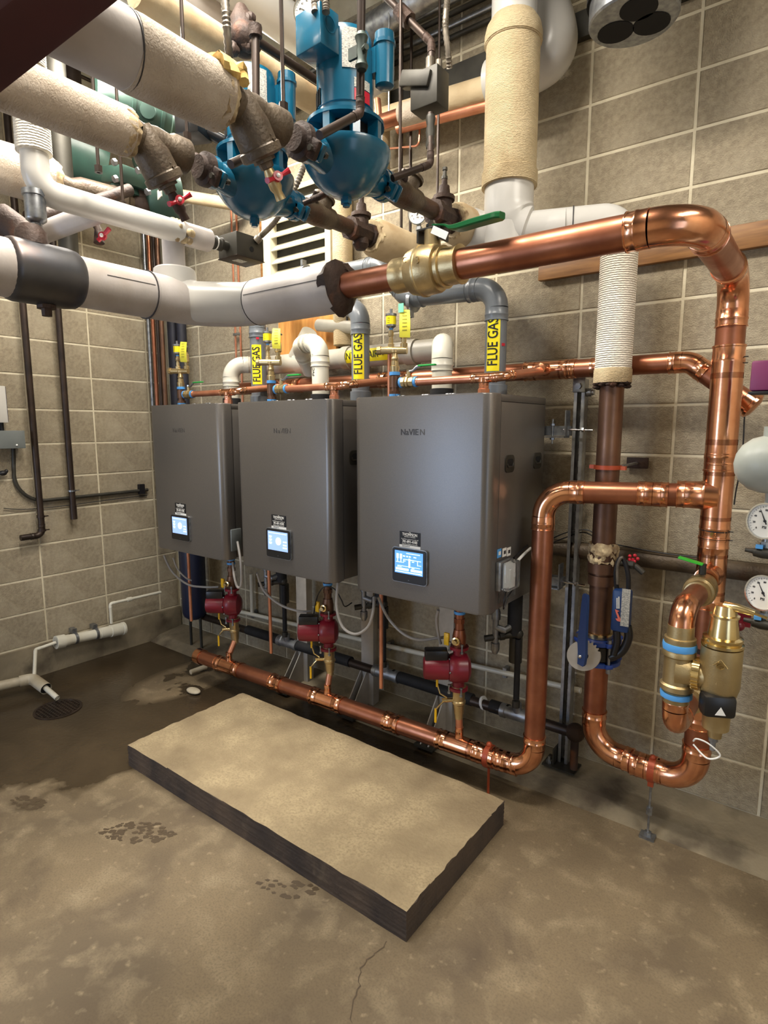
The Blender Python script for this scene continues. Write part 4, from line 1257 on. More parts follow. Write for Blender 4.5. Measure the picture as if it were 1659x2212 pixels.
def discharge(x, y0, lab, lab2, lab3, yend):
    """nipple, check valve, gate valve, insulation beyond pump"""
    t_ = thing('check_valve', lab, 'valve', (x, y0 + .14, PZ - .05))
    b_ = bmn(); cyl(b_, (x, y0 - .03, PZ), (x, y0 + .30, PZ), .030, 20); obj('pipe', b_, IRON, t_)
    b_ = bmn(); lathe(b_, [(0, .034), (.002, .04), (.03, .041), (.06, .044), (.12, .04), (.15, .038), (.152, .034)], (x, y0 + .03, PZ), (0, 1, 0), 22)
    lathe(b_, [(0, .034), (.05, .036), (.052, .044), (.062, .044), (.064, .038), (.07, .0)], (x, y0 + .11, PZ + .01), (.25, .35, .9), 20)
    obj('valve_body', b_, IRON, t_)
    b_ = bmn(); ball(b_, (x + .03, y0 + .06, PZ + .035), .016, seg=10); cyl(b_, (x + .02, y0 + .06, PZ + .02), (x + .045, y0 + .05, PZ + .055), .008, 8); obj('hinge_plug', b_, RUST, t_)
    t_ = thing('gate_valve', lab2, 'valve', (x, y0 + .36, PZ - .06))
    yv = y0 + .365
    b_ = bmn(); lathe(b_, [(-.075, .034), (-.074, .046), (-.05, .046), (-.048, .038), (0, .042), (.048, .038), (.05, .048), (.075, .048), (.076, .034)], (x, yv, PZ), (0, 1, 0), 8)
    lathe(b_, [(0, .034), (.045, .032), (.047, .042), (.062, .042), (.064, .024), (.10, .020), (.102, .012), (.13, .010)], (x, yv, PZ + .01), (0, .05, 1), 12)
    lathe(b_, [(0, .03), (.05, .034), (.07, .02), (.072, 0)], (x, yv, PZ), (0, 0, -1), 16)
    obj('valve_body', b_, RUST, t_)
    b_ = bmn(); lathe(b_, [(0, .012), (.01, .012), (.011, .008), (.03, .007), (.032, .010), (.042, .010)], (x, yv + .006, PZ + .135), (0, .05, 1), 8); obj('valve_stem', b_, M['dkgrey'], t_)
    t_ = thing('insulated_pipe', lab3, 'pipe', (x, y0 + .6, PZ))
    b_ = bmn(); tube(b_, [(x, y0 + .43, PZ), (x, y0 + .46, PZ), (x, yend, PZ)], [.06, .078, .08], 28); obj('jacket', b_, M['canvas_x'], t_)
    insulation_end(t_, (x, y0 + .44, PZ), .064, M['ragged'], 24, .8, -1)


discharge(-1.262, 1.68, 'taupe check valve right of the nearest blue pump', 'rusty gate valve with bare stem behind the green lever', 'cream insulation between rusty gate valve and the white tee', 2.26)
discharge(-1.63, 1.63, 'taupe check valve right of the farther blue pump', 'rusty gate valve in front of the wall louver', 'cream insulation beyond the gate valve under the gauge', 2.42)
b = bmn(); tube(b, [(-1.262, 2.24, PZ), (-1.20, 2.26, PZ - .03), (-1.08, 2.2, PZ - .05)], .085, 24); tag(obj('white_pipe_joint', b, M['pvcw']), 'white pipe cover joint just left of the big white tee', 'pipe')

# ------------------------------------------------------------------ piping on top of each boiler
TY = 2.10
ORD = ['farthest', 'middle', 'nearest']
for i in range(3):
    x0 = BXS[i]; w_ = ORD[i]
    xc = x0 + .115                 # supply column
    zt = BZ1
    t = thing('supply_pipe', 'small bore copper supply tee pipe on top of the %s boiler' % w_, 'pipe', (xc, TY, zt), 'copper supply pipes on the boilers')
    zp = 1.79
    b = bmn(); cyl(b, (xc, TY, zt - .005), (xc, TY, zp + .03), .019, 16); lathe(b, [(0, .024), (.03, .024)], (xc, TY, zt), (0, 0, 1), 8); lathe(b, [(0, .023), (.045, .023)], (xc, TY, zp - .02), (0, 0, 1), 14); obj('riser', b, M['copper_old'], t)
    b = bmn(); lathe(b, [(0, .0235), (.014, .0235)], (xc, TY, zp + .032), (0, 0, 1), 12); lathe(b, [(0, .023), (.012, .023)], (xc + .032, TY, zp), (1, 0, 0), 12); lathe(b, [(0, .022), (.012, .022)], (xc + .105, TY, zp), (1, 0, 0), 12); lathe(b, [(0, .0245), (.012, .0245)], (xc, TY, zt + .005), (0, 0, 1), 12)
    obj('thread_sealant', b, M['bluetape'], t, 'blue thread sealant')
    xr = x0 + .545
    b = bmn(); cyl(b, (xc + .11, TY, zp), (xr, TY, zp), .0165, 16); collar(b, V((xc + .125, TY, zp)), (-1, 0, 0), .0175, .03, 14); obj('pipe', b, M['copper_thin'], t)
    tee(t, (xr, TY, zp), (1, 0, 0), (0, 0, -1), .0175, .0175, M['copper_b'], L=.05, Lb=.035, name='elbow_tee')
    piperun(t, [(xr + .03, TY, zp), (xr + .09, TY, zp + .003), (xr + .125, 2.42, 1.835)], .0175, M['copper_thin'], M['copper_b'], R=.03)
    b = bmn(); lathe(b, [(0, .024), (.022, .024), (.024, .020), (.05, .020)], (xr, TY, zt), (0, 0, 1), 8); obj('union', b, M['copper_thin'], t)
    # isolating ball valve
    tv = thing('ball_valve', 'small brass ball valve with green lever on top of the %s boiler' % w_, 'valve', (xc + .075, TY, zp - .02), 'small valves on the boilers')
    b = bmn(); lathe(b, [(0, .02), (.002, .024), (.018, .024), (.02, .02), (.026, .027), (.036, .027), (.038, .022), (.044, .022), (.046, .024), (.062, .024), (.063, .02)], (xc + .042, TY, zp), (1, 0, 0), 8); cyl(b, (xc + .072, TY, zp + .02), (xc + .072, TY, zp + .045), .009, 10); obj('valve_body', b, M['brass'], tv)
    b = bmn(); lathe(b, [(0, .008), (.008, .008)], (xc + .072, TY, zp + .045), (0, 0, 1), 6); obj('stem_nut', b, M['chrome'], tv)
    b = bmn(); tube(b, [(xc + .072, TY, zp + .044), (xc + .095, TY, zp + .046), (xc + .115, TY, zp + .062), (xc + .135, TY, zp + .064)], [.006, .006, .006, .005], 8); obj('lever_neck', b, M['galv'], tv)
    b = bmn(); box(b, (xc + .165, TY, zp + .065), (.085, .018, .007), None, .003); obj('lever', b, mat('bright_green_grip', srgb(30, 170, 70), rough=.4) if i == 0 else bpy.data.materials['bright_green_grip'], tv)
    # relief valve manifold
    tr = thing('relief_manifold', 'brass manifold with yellow-banded air vent and tagged relief valve above the %s boiler' % w_, 'valve', (xc, TY, zp + .04), 'relief valve manifolds')
    zm = zp + .135
    b = bmn(); lathe(b, [(0, .018), (.03, .021), (.032, .017), (.05, .0165), (.052, .013), (.062, .017), (.072, .013), (.085, .012), (.088, .017), (.10, .017)], (xc, TY, zp + .04), (0, 0, 1), 14)
    tube(b, [(xc - .062, TY - .02, zm + .004), (xc + .05, TY + .02, zm)], .0155, 14); lathe(b, [(0, .019), (.016, .019)], (xc - .074, TY - .024, zm + .004), (1, .33, 0), 8)
    obj('manifold', b, M['brass'], tr)
    xa = xc - .02
    b = bmn(); cyl(b, (xa, TY, zm), (xa, TY, zm + .10), .008, 10); lathe(b, [(0, .014), (.018, .014), (.02, .010), (.04, .010)], (xa, TY, zm + .012), (0, 0, 1), 8); lathe(b, [(0, .009), (.004, .012), (.02, .012)], (xa, TY, zm + .06), (0, 0, 1), 10)
    obj('vent_stem', b, M['brass'], tr)
    b = bmn(); lathe(b, [(0, .009), (.01, .009)], (xa, TY, zm + .088), (0, 0, 1), 10); obj('thread_sealant', b, M['bluetape'], tr)
    b = bmn(); lathe(b, [(0, .010), (.008, .0215), (.05, .0215), (.052, .024), (.060, .024), (.062, .006), (.08, .006), (.081, 0)], (xa, TY, zm + .095), (0, 0, 1), 18); obj('vent_cap', b, M['galv'], tr)
    b = bmn(); lathe(b, [(0, .0218), (.034, .0218)], (xa, TY, zm + .110), (0, 0, 1), 18); yb_ = obj('yellow_band', b, M['yellow'], tr)
    for q in range(3):
        text('band_print', '------', .008, (xa + .002, TY - .0225, zm + .136 - q * .009), (1, 0, 0), (0, 0, 1), M['ink'], yb_, .8)
    xb = xc + .034
    b = bmn(); lathe(b, [(0, .012), (.015, .016), (.03, .016), (.032, .010), (.05, .012), (.055, .018), (.095, .018), (.10, .012), (.15 if i == 1 else .11, .012), (.152 if i == 1 else .112, 0)], (xb, TY + .02, zm), (0, 0, 1), 12); obj('relief_valve', b, M['brass_m'], tr)
    b = bmn(); tube(b, [(xb, TY + .02, zm + .12), (xb + .02, TY + .01, zm + .145), (xb + .05, TY - .0, zm + .13)], .004, 8); obj('test_lever', b, M['galv'], tr)
    b = bmn()
    ty0 = TY - .012; hh = .115 if i != 1 else .10; zq = zm + .165
    n = 8; rowA = []; rowB = []
    for q in range(n + 1):
        f = q / n; bend = .018 * math.sin(f * 2.4)
        rowA.append(b.verts.new((xb + .0 + bend * .6, ty0 - bend, zq - f * hh))); rowB.append(b.verts.new((xb + .042 + bend * .9, ty0 - bend + .012, zq - .004 - f * hh)))
    for q in range(n): b.faces.new((rowA[q], rowB[q], rowB[q + 1], rowA[q + 1]))
    r_ = bmesh.ops.extrude_face_region(b, geom=b.faces[:])
    for v_ in [g for g in r_['geom'] if isinstance(g, bmesh.types.BMVert)]: v_.co.y += .0012
    tg = obj('warranty_tag', b, M['ytag'], tr, 'yellow paper tag')
    for q in range(6):
        f = .12 + q * .13; bend = .018 * math.sin(f * 2.4)
        text('tag_print', '=====', .008, (xb + .021 + bend * .75, ty0 - bend + .0045, zq - f * hh), (1, .28, 0), (0, 0, 1), M['greyink'], tg, .9)
    if i == 2:
        b = bmn(); box(b, (xb + .012, TY - .02, zq + .004), (.026, .002, .036)); obj('mint_tag', b, mat('mint_paper', srgb(120, 208, 176), rough=.6), tr)
    # relief discharge tube hanging below the boiler in front
    xd = [-3.10, -2.37, -1.605][i]; z1 = [.40, .365, .375][i]
    t = thing('relief_discharge_tube', 'thin straight copper tube hanging from the left underside of the %s boiler' % w_, 'tube', (xd, 2.1, z1), 'copper discharge tubes')
    b = bmn(); cyl(b, (xd, 2.1, z1), (xd, 2.1, BZ0 + .01), .0095, 12); obj('tube', b, M['copper_thin'], t)
    if i == 2:
        b = bmn(); cyl(b, (xc - .035, TY + .01, BZ1), (xc - .035, TY + .01, zm + .0), .0095, 12); obj('upper_tube', b, M['copper_thin'], t)

# flue pipes and intake pipes
FLY = 2.28


def label_plate(parent, txt, c, w_, h_, vert, size, r=None):
    """yellow marker; curved round a pipe of radius r when given"""
    bb = bmn()
    c = V(c)
    if r:
        n = 8; A = w_ / r / 2
        a0 = math.atan2(CAM.y - c.y, CAM.x - c.x) - .25
        rows = [[bb.verts.new((c.x + math.cos(a0 - A + 2 * A * k / n) * (r + .0012), c.y + math.sin(a0 - A + 2 * A * k / n) * (r + .0012), c.z + s * h_ / 2)) for k in range(n + 1)] for s in (-1, 1)]
        for k in range(n): bb.faces.new((rows[0][k], rows[0][k + 1], rows[1][k + 1], rows[1][k]))
        lab = obj('yellow_marker', bb, M['yellow'], parent, 'yellow marker with black lettering')
        me = text_mesh(txt, size, .0004, .74, off=.0006)
        tb = bmn(); tb.from_mesh(me)
        for q_ in range(-7, 8):
            bmesh.ops.bisect_plane(tb, geom=tb.verts[:] + tb.edges[:] + tb.faces[:], plane_co=(0, q_ * .0035, 0), plane_no=(0, 1, 0))
        tb.to_mesh(me); tb.free()
        for v_ in me.vertices:
            lx, lz = v_.co.x, v_.co.y
            # vertical text reads bottom to top: letter x -> up, letter y -> leftwards round the pipe
            a = a0 - lz / r
            rr = r + .0022 + v_.co.z
            v_.co = V((c.x + math.cos(a) * rr, c.y + math.sin(a) * rr, c.z + lx)) - wloc(lab)
        me.materials.clear(); me.materials.append(M['ink'])
        o = bpy.data.objects.new('marker_text', me); COL.objects.link(o); o.parent = lab
    return


for i in range(3):
    x0 = BXS[i]; w_ = ORD[i]
    xf = [P(559, 800, y=FLY).x, P(779, 780, y=FLY).x, P(1071, 740, y=FLY).x][i]
    xi = [P(499, 820, y=FLY).x, P(692, 800, y=FLY).x, P(955, 790, y=FLY).x][i]
    r = .0445
    t = thing('flue_pipe', 'grey plastic flue pipe with yellow FLUE GAS marker above the %s boiler' % w_, 'pipe', (xf, FLY, BZ1), 'grey flue pipes')
    b = bmn(); lathe(b, [(0, .052), (.05, .052), (.052, .047)], (xf, FLY, BZ1 - .002), (0, 0, 1), 24); obj('socket', b, M['cpvc'], t)
    if i == 2:
        ztop = P(1071, 622, y=FLY).z
        A = [(xf, FLY, BZ1 + .04), (xf, FLY, ztop), tuple(P(880, 642, y=FLY)), tuple(P(826, 574, y=FLY + .02)), tuple(P(618, 612, y=FLY + .05)), tuple(P(604, 640, y=FLY + .18))]
        piperun(t, A, r, M['cpvc'], M['cpvc'], R=.085, cl=.05)
        for (u, v) in ((893, 650), (662, 594)):
            c = P(u, v, y=FLY + (.0 if u > 800 else .045)); b = bmn(); lathe(b, [(-.009, r + .001), (-.009, r + .006), (.009, r + .006), (.009, r + .001)], c, (1, 0, -.1), 20)
            box(b, c + V((0, -.02, -.06 if u > 800 else .055)), (.014, .03, .03)); obj('pipe_hanger', b, M['galv'], t)
    else:
        top = [P(557, 700, y=FLY).z, P(779, 700, y=FLY).z][i]
        if i == 0: A = [(xf, FLY, BZ1 + .04), (xf, FLY, top), tuple(P(533, 650, y=FLY)), tuple(P(533, 640, y=FLY + .1))]
        else: A = [(xf, FLY, BZ1 + .04), (xf, FLY, top + .05), (xf - .16, FLY + .04, top + .14)]
        piperun(t, A, r, M['cpvc'], M['cpvc'], R=.085, cl=.05)
    zl = [P(549, 790, y=FLY).z, P(771, 768, y=FLY).z, P(1066, 742, y=FLY).z][i]
    hh = [.215, .235, .232][i]
    label_plate(t, 'FLUE GAS', (xf, FLY, zl), .055, hh, True, .060, r)
    b = bmn()
    a = math.atan2(CAM.y - FLY, CAM.x - xf)
    zz = zl - .01 if i == 2 else zl + .14
    box(b, (xf + math.cos(a + (.75 if i == 2 else 0.0)) * (r + .006 * (i == 0)), FLY + math.sin(a + (.75 if i == 2 else 0)) * (r + .0095 * (i == 0)), zz), (.016, .003, .011), Matrix.Rotation(a + PI / 2 + (.75 if i == 2 else 0), 3, 'Z')); obj('red_sticker', b, M['redtap'], t)
    # intake
    t = thing('intake_pipe', 'white plastic air intake pipe with elbow above the %s boiler' % w_, 'pipe', (xi, FLY, BZ1), 'white intake pipes')
    b = bmn(); lathe(b, [(0, .052), (.045, .052), (.047, .046)], (xi, FLY, BZ1 - .002), (0, 0, 1), 24); obj('rubber_socket', b, M['blackfoam'], t)
    zt = [P(499, 788, y=FLY).z, P(692, 738, y=FLY).z, P(955, 770, y=FLY).z][i]
    if i == 0: A = [(xi, FLY, BZ1 + .03), (xi, FLY, zt), (xi + .14, FLY + .17, zt + .005)]
    elif i == 1: A = [(xi, FLY, BZ1 + .03), (xi, FLY, zt), (xi - .17, FLY + .02, zt + .0), (xi - .235, FLY + .17, zt - .12)]
    else: A = [(xi, FLY, BZ1 + .03), (xi, FLY, 1.972), (xi - .13, 2.50, 1.972)]
    piperun(t, A, .0445, M['pvc'], M['pvc'], R=.075, cl=.05)
    if i == 1:
        text('pipe_print', 'PVC 1120 V', .022, (xi - .006, FLY - .0452, BZ1 + .19), (0, 0, 1), (-1, 0, 0), M['ink'], t)

# intake header
t = thing('intake_header', 'grey-white intake air header pipe with couplings along the back wall', 'pipe', (-2.2, 2.50, 1.95))
IH0, IH1 = P(560, 772, y=2.50), V((P(955, 790, y=FLY).x - .14, 2.5, 1.972))
zz = 1.972
b = bmn(); cyl(b, (IH0.x, 2.50, zz), (IH1.x, 2.50, zz), .055, 24); obj('pipe', b, M['duct_w'], t)
for x, L_ in ((P(645, 770, y=2.5).x, .16), (P(745, 768, y=2.5).x, .05), (P(880, 765, y=2.5).x, .06)):
    b = bmn(); lathe(b, [(0, .056), (.001, .063), (L_, .063), (L_ + .001, .056)], (x, 2.50, zz), (1, 0, 0), 24); obj('coupling', b, M['duct_w'], t)
b = bmn(); tube(b, [(P(640, 760, y=2.5).x, 2.50, zz + .03), (P(680, 760, y=2.5).x, 2.46, zz + .15)], .048, 20); tube(b, [(P(690, 740, y=2.53).x, 2.525, zz + .20), (P(770, 745, y=2.53).x, 2.525, zz + .16)], .034, 16); obj('branch', b, M['duct_w'], t)
IM1 = P(846, 767, y=2.45).x; IM0 = IM1 - .34
b = bmn()
n = 6
for s0 in range(n):
    a0 = PI * 1.5 - .62 + 1.24 * s0 / n; a1 = PI * 1.5 - .62 + 1.24 * (s0 + 1) / n
    q = [(xx, 2.50 + math.sin(a) * .0562, zz + math.cos(a) * .0562) for a, xx in ((a0, IM0), (a0, IM1), (a1, IM1), (a1, IM0))]
    b.faces.new([b.verts.new(p) for p in q])
bmesh.ops.remove_doubles(b, verts=b.verts, dist=1e-5)
mk = obj('yellow_marker', b, M['yellow'], t, 'yellow INTAKE AIR marker')
text('marker_text', 'INTAKE AIR  >', .052, ((IM0 + IM1) / 2, 2.50 - .0585, zz), (1, 0, 0), (0, 0, 1), M['ink'], mk, .84)

# ------------------------------------------------------------------ under each boiler
for i in range(3):
    w_ = ORD[i]; x = HX[i]; y = 2.16
    yb = 2.185 + (x + 1.0) * .0373
    t = thing('return_riser', 'short copper return riser from the floor header into the %s boiler' % w_, 'pipe', (x, yb, .17), 'copper return risers')
    b = bmn(); cyl(b, (x, yb, .25), (x, y + .01, .335), .0165, 14); obj('pipe', b, M['copper_thin'], t)
    b = bmn(); lathe(b, [(0, .019), (.02, .019), (.022, .022), (.07, .026), (.075, .031), (.085, .031), (.09, .027), (.13, .029), (.15, .034), (.158, .034)], (x, y + .01, .315), (0, -.05, 1), 16); obj('drain_valve', b, M['brass'], t)
    b = bmn(); cyl(b, (x - .02, y, .40), (x - .065, y - .03, .395), .010, 10)
    tube(b, [(x - .045, y - .02, .41), (x - .075, y - .03, .425), (x - .088, y - .035, .47)], .004, 8); tube(b, [(x - .055, y - .03, .395), (x - .07, y - .04, .375), (x - .088, y - .045, .35)], .004, 8)
    obj('drain_port', b, M['gold'], t)
    b = bmn(); tube(b, [(x - .088, y - .035, .455), (x - .088, y - .035, .50)], .0055, 8); tube(b, [(x - .088, y - .045, .355), (x - .088, y - .045, .29)], .0055, 8); obj('lever_grip', b, M['orange'], t)
    b = bmn(); cyl(b, (x, y, .62), (x, y, .89), .020, 16); lathe(b, [(0, .026), (.03, .03), (.06, .03), (.09, .024)], (x, y, .64), (0, 0, 1), 12); lathe(b, [(0, .024), (.02, .024)], (x, y, .76), (0, 0, 1), 8); obj('upper_pipe', b, M['copper_old'] if i != 2 else M['copper'], t)
    b = bmn(); lathe(b, [(0, .0245), (.012, .0245)], (x, y, .80), (0, 0, 1), 12); lathe(b, [(0, .0245), (.008, .0245)], (x, y, .825), (0, 0, 1), 12); obj('thread_sealant', b, M['bluetape'], t)
    b = bmn(); lathe(b, [(0, .014), (.02, .018), (.028, .018), (.03, .012), (.045, .010)], (x + .004, y - .02, .69), (.2, -1, 0), 10); obj('port_plug', b, M['gold'], t)
    b = bmn(); box(b, (x - .045, y - .03, .685), (.024, .012, .055), None, .002); obj('yellow_valve_grip', b, M['orange'], t)
    # red circulator
    t = thing('boiler_circulator', 'maroon boiler circulator pump with flanged brass drain under the %s boiler' % w_, 'pump', (x, y, .46), 'maroon circulators')
    zc = .555
    dv = V((-.80, -.60, 0)).normalized()
    b = bmn()
    lathe(b, [(-.055, 0), (-.05, .04), (-.035, .062), (.0, .066), (.02, .066), (.04, .058), (.045, .052)], V((x, y, zc)), dv, 26)
    lathe(b, [(-.10, .03), (-.10, .042), (-.088, .042), (-.085, .026), (.085, .026), (.088, .042), (.10, .042), (.10, .03)], (x, y, zc), (0, 0, 1), 20)
    obj('pump_housing', b, M['red'], t)
    b = bmn(); lathe(b, [(.045, .045), (.047, .053), (.13, .052), (.15, .049), (.155, .04), (.156, 0)], V((x, y, zc)), dv, 26); obj('pump_motor', b, M['red'], t)
    b = bmn(); box(b, V((x, y, zc + .062)) + dv * .10, (.10, .06, .05), Matrix.Rotation(math.atan2(dv.y, dv.x), 3, 'Z'), .008); obj('terminal_box', b, M['black'], t)
    b = bmn()
    for q in (-1, 1):
        for s in (-1, 1):
            lathe(b, [(-.02, 0), (-.02, .007), (-.012, .007), (-.012, .0045), (.014, .0045), (.014, .007), (.022, .007), (.022, 0)], V((x + q * .03, y - .028, zc + s * .098)), (0, 0, 1), 6)
    obj('flange_bolt', b, M['galv'], t)
    b = bmn()
    for k in range(6):
        a = 2 * PI * k / 6; u_, q_ = perp(dv)
        ball(b, V((x, y, zc)) + dv * .044 + (u_ * math.cos(a) + q_ * math.sin(a)) * .058, .005, seg=6)
    obj('housing_screw', b, M['galv'], t)
    # gas branch down to the gas main: black vertical tube with joints
    xg = x + .155; yg = 2.43
    t = thing('gas_drop', 'black gas branch pipe dropping from the %s boiler to the black main' % w_, 'pipe', (xg, yg, .26), 'black gas branches')
    b = bmn(); cyl(b, (xg, yg, .35), (xg, yg, .64), .014, 12); obj('sleeved_pipe', b, M['blackfoam'], t)
    b = bmn(); lathe(b, [(0, .018), (.03, .018), (.032, .014)], (xg, yg, .31), (0, 0, 1), 10); ball(b, (xg, yg, .665), .023, seg=12); cyl(b, (xg, yg, .665), (xg - .12, yg - .10, .645), .015, 12); lathe(b, [(0, .022), (.02, .022)], (xg - .05, yg - .045, .66), (-.12, -.1, -.02), 8); obj('fitting', b, M['dkgrey'], t)
    b = bmn(); cyl(b, (xg - .02, yg, .66), (xg - .02, yg, .89), .033, 18); obj('black_drain_sleeve', b, M['blackfoam'], t)
    b = bmn(); cyl(b, (xg - .02, yg + .02, .52), (xg - .02, yg + .02, .64), .03, 16); obj('drip_leg', b, M['dkgrey'], t)
    xq = x + .075
    b = bmn(); lathe(b, [(0, .012), (.02, .02), (.05, .02), (.052, .014), (.16, .014), (.162, .02), (.20, .02), (.22, .012), (.27, .02), (.31, .02)], (xq, 2.36, .575), (0, 0, 1), 12)
    tube(b, [(xq, 2.36, .70), (xq + .04, 2.37, .69), (xg - .03, 2.42, .70)], .016, 10)
    obj('gas_valve_train', b, M['alu_dark'], t)

# wires and hoses below the boilers
hs = [
    ('grey cable drooping from the farthest boiler to its pump', [(354, 1200, 2.05), (372, 1235, 2.08), (405, 1262, 2.08), (440, 1268, 2.1), (472, 1268, 2.15)], .0065),
    ('thinner grey cable hanging at the left end below the farthest boiler', [(374, 1205, 2.0), (383, 1228, 2.02), (400, 1247, 2.05), (414, 1254, 2.08)], .005),
    ('grey cable loop hanging in the gap between farthest and middle boilers', [(503, 1215, 2.03), (506, 1245, 2.0), (513, 1268, 2.0), (521, 1262, 2.0), (520, 1215, 2.0), (513, 1170, 2.03)], .0065),
    ('grey cable drooping from the middle boiler to its maroon pump', [(555, 1238, 2.05), (570, 1276, 2.08), (605, 1306, 2.08), (645, 1320, 2.1), (672, 1320, 2.15)], .0065),
    ('grey cable making a deep loop between the middle and nearest boilers', [(730, 1258, 2.03), (727, 1310, 2.0), (740, 1354, 2.0), (768, 1370, 2.0), (795, 1354, 2.0), (806, 1320, 2.0), (808, 1290, 2.03)], .0068),
    ('grey cable drooping from the nearest boiler to its maroon pump', [(817, 1290, 2.05), (838, 1334, 2.08), (870, 1368, 2.08), (905, 1382, 2.1), (945, 1378, 2.15), (965, 1376, 2.15)], .0065),
    ('short grey cable hanging straight above the nearest maroon pump', [(947, 1318, 2.08), (943, 1340, 2.1), (948, 1375, 2.13), (952, 1390, 2.15)], .0065),
]
for lab, pts, r in hs:
    b = bmn(); tube(b, spline([P(u, v, y=y) for u, v, y in pts], 6), r, 8); tag(obj('drooping_cable', b, M['hose']), lab, 'cable')
b = bmn(); tube(b, spline([P(u, v, y=y) for u, v, y in [(678, 1325, 2.15), (685, 1290, 2.1), (700, 1268, 2.1), (722, 1272, 2.12), (737, 1295, 2.13), (745, 1310, 2.15), (760, 1302, 2.2)]], 6), .003, 6); tag(obj('thin_wire', b, M['ink']), 'thin black wire arching over the middle maroon pump', 'wire')

# grey wall box in gap between boilers
b = bmn(); c = P(505, 1165, y=2.03); box(b, c, (.05, .07, .12), None, .004); tag(obj('small_grey_box', b, M['ltgrey_box']), 'small grey electrical box in the gap right of the farthest boiler', 'box')

# gas main (black sleeve with threaded steel tees)
t = thing('gas_main', 'black sleeved gas main running low behind the boilers', 'pipe', (-1.9, 2.45, .2))
GA, GB = P(405, 1345, y=2.47), P(1240, 1578, y=2.45)
GZ = .262
b = bmn(); cyl(b, (-3.5, 2.47, GZ - .01), (-.80, 2.45, GZ), .024, 16); obj('pipe', b, M['steel_dark'], t)
for xa, xb2 in ((-1.80, -1.31), (-1.21, -1.115), (-2.60, -2.1), (-3.0, -2.7)):
    b = bmn(); cyl(b, (xa, 2.46, GZ), (xb2, 2.46, GZ), .031, 16); obj('foam_sleeve', b, M['blackfoam'], t)
for i in range(3):
    xg = HX[i] + .155
    b = bmn(); lathe(b, [(-.085, .026), (-.084, .034), (-.06, .034), (-.058, .030), (.058, .030), (.06, .034), (.085, .034), (.086, .026)], (xg, 2.455, GZ), (1, 0, 0), 16); lathe(b, [(0, .02), (.06, .02)], (xg, 2.45, GZ), (0, -.1, 1), 12); obj('threaded_tee', b, M['alu_dark'], t)
b = bmn(); ball(b, (-.795, 2.455, GZ), .042, seg=16); cyl(b, (-.795, 2.455, GZ), (-.795, 2.455, .09), .018, 12); obj('rusty_elbow', b, M['rust'], t)
for x in (-2.66, -1.87, -1.255):
    b = bmn(); lathe(b, [(0, .033), (.008, .035), (.012, .033)], (x, 2.46, GZ), (1, 0, .3), 12); obj('tape_band', b, M['white'], t)

# condensate line
t = thing('condensate_line', 'thin white plastic condensate pipe low along the back wall behind the boilers', 'pipe', (-1.7, 2.57, .35))
b = bmn(); tube(b, [P(480, 1312, y=2.57), P(1255, 1492, y=2.57)], .0135, 12); obj('pipe', b, M['pvc'], t)
for u, v in ((540, 1328), (560, 1331)):
    pass
for u in (545, 840, 1090):
    v = 1312 + (u - 480) * (180 / 775)
    c = P(u, v, y=2.57); b = bmn(); box(b, c + V((0, .018, 0)), (.02, .04, .05)); obj('pipe_strap', b, M['galv'], t)
b = bmn(); cyl(b, P(543, 1240, y=2.57), P(545, 1328, y=2.57), .013, 10); obj('riser', b, M['pvc'], t)

# switch box with clear cover on the side of the nearest boiler
X1 = BXS[2] + BW
t = thing('side_switch', 'clear-covered switch box with stickers on the right side of the nearest boiler', 'switch', (X1 + .02, 2.09, .95))
b = bmn(); box(b, (X1 + .0012, 2.13, .993), (.002, .15, .155)); obj('rating_plate', b, M['galv'], t)
b = bmn(); box(b, (X1 + .012, 2.075, 1.03), (.022, .11, .115), None, .003); obj('back_box', b, M['galv'], t)
b = bmn(); box(b, (X1 + .040, 2.075, 1.03), (.034, .105, .11), None, .008); obj('clear_cover', b, M['clear'], t)
b = bmn(); box(b, (X1 + .027, 2.075, 1.03), (.004, .05, .09)); box(b, (X1 + .034, 2.09, 1.03), (.012, .007, .016)); box(b, (X1 + .031, 2.06, 1.03), (.006, .01, .05)); obj('switch_toggle', b, M['white'], t)
for k, (yy, mm) in enumerate(((2.045, 'bluetape'), (2.09, 'white'), (2.13, 'white'))):
    b = bmn(); box(b, (X1 + .002, yy, 1.118 - k * .004), (.0015, .034, .034)); s_ = obj('sticker', b, M[mm], t)
    b = bmn(); box(b, (X1 + .0032, yy + .002, 1.118 - k * .004), (.0006, .018, .014)); obj('sticker_print', b, M['greyink'] if k else M['white'], s_)
b = bmn(); tube(b, spline([(X1 + .02, 2.14, 1.055), (X1 + .03, 2.2, 1.085), (X1 + .035, 2.27, 1.105)], 5), .006, 8); obj('white_cord', b, M['white'], t)
b = bmn(); tube(b, spline([(X1 + .02, 2.14, 1.085), (X1 + .02, 2.2, 1.10), (X1 + .02, 2.27, 1.115)], 5), .004, 8)
tube(b, spline([(X1 + .03, 2.06, .975), (X1 + .03, 2.04, .93), (X1 + .02, 2.06, .895), (X1 + .02, 2.09, .93), (X1 + .03, 2.12, .965)], 6), .003, 6); obj('black_lead', b, M['ink'], t)

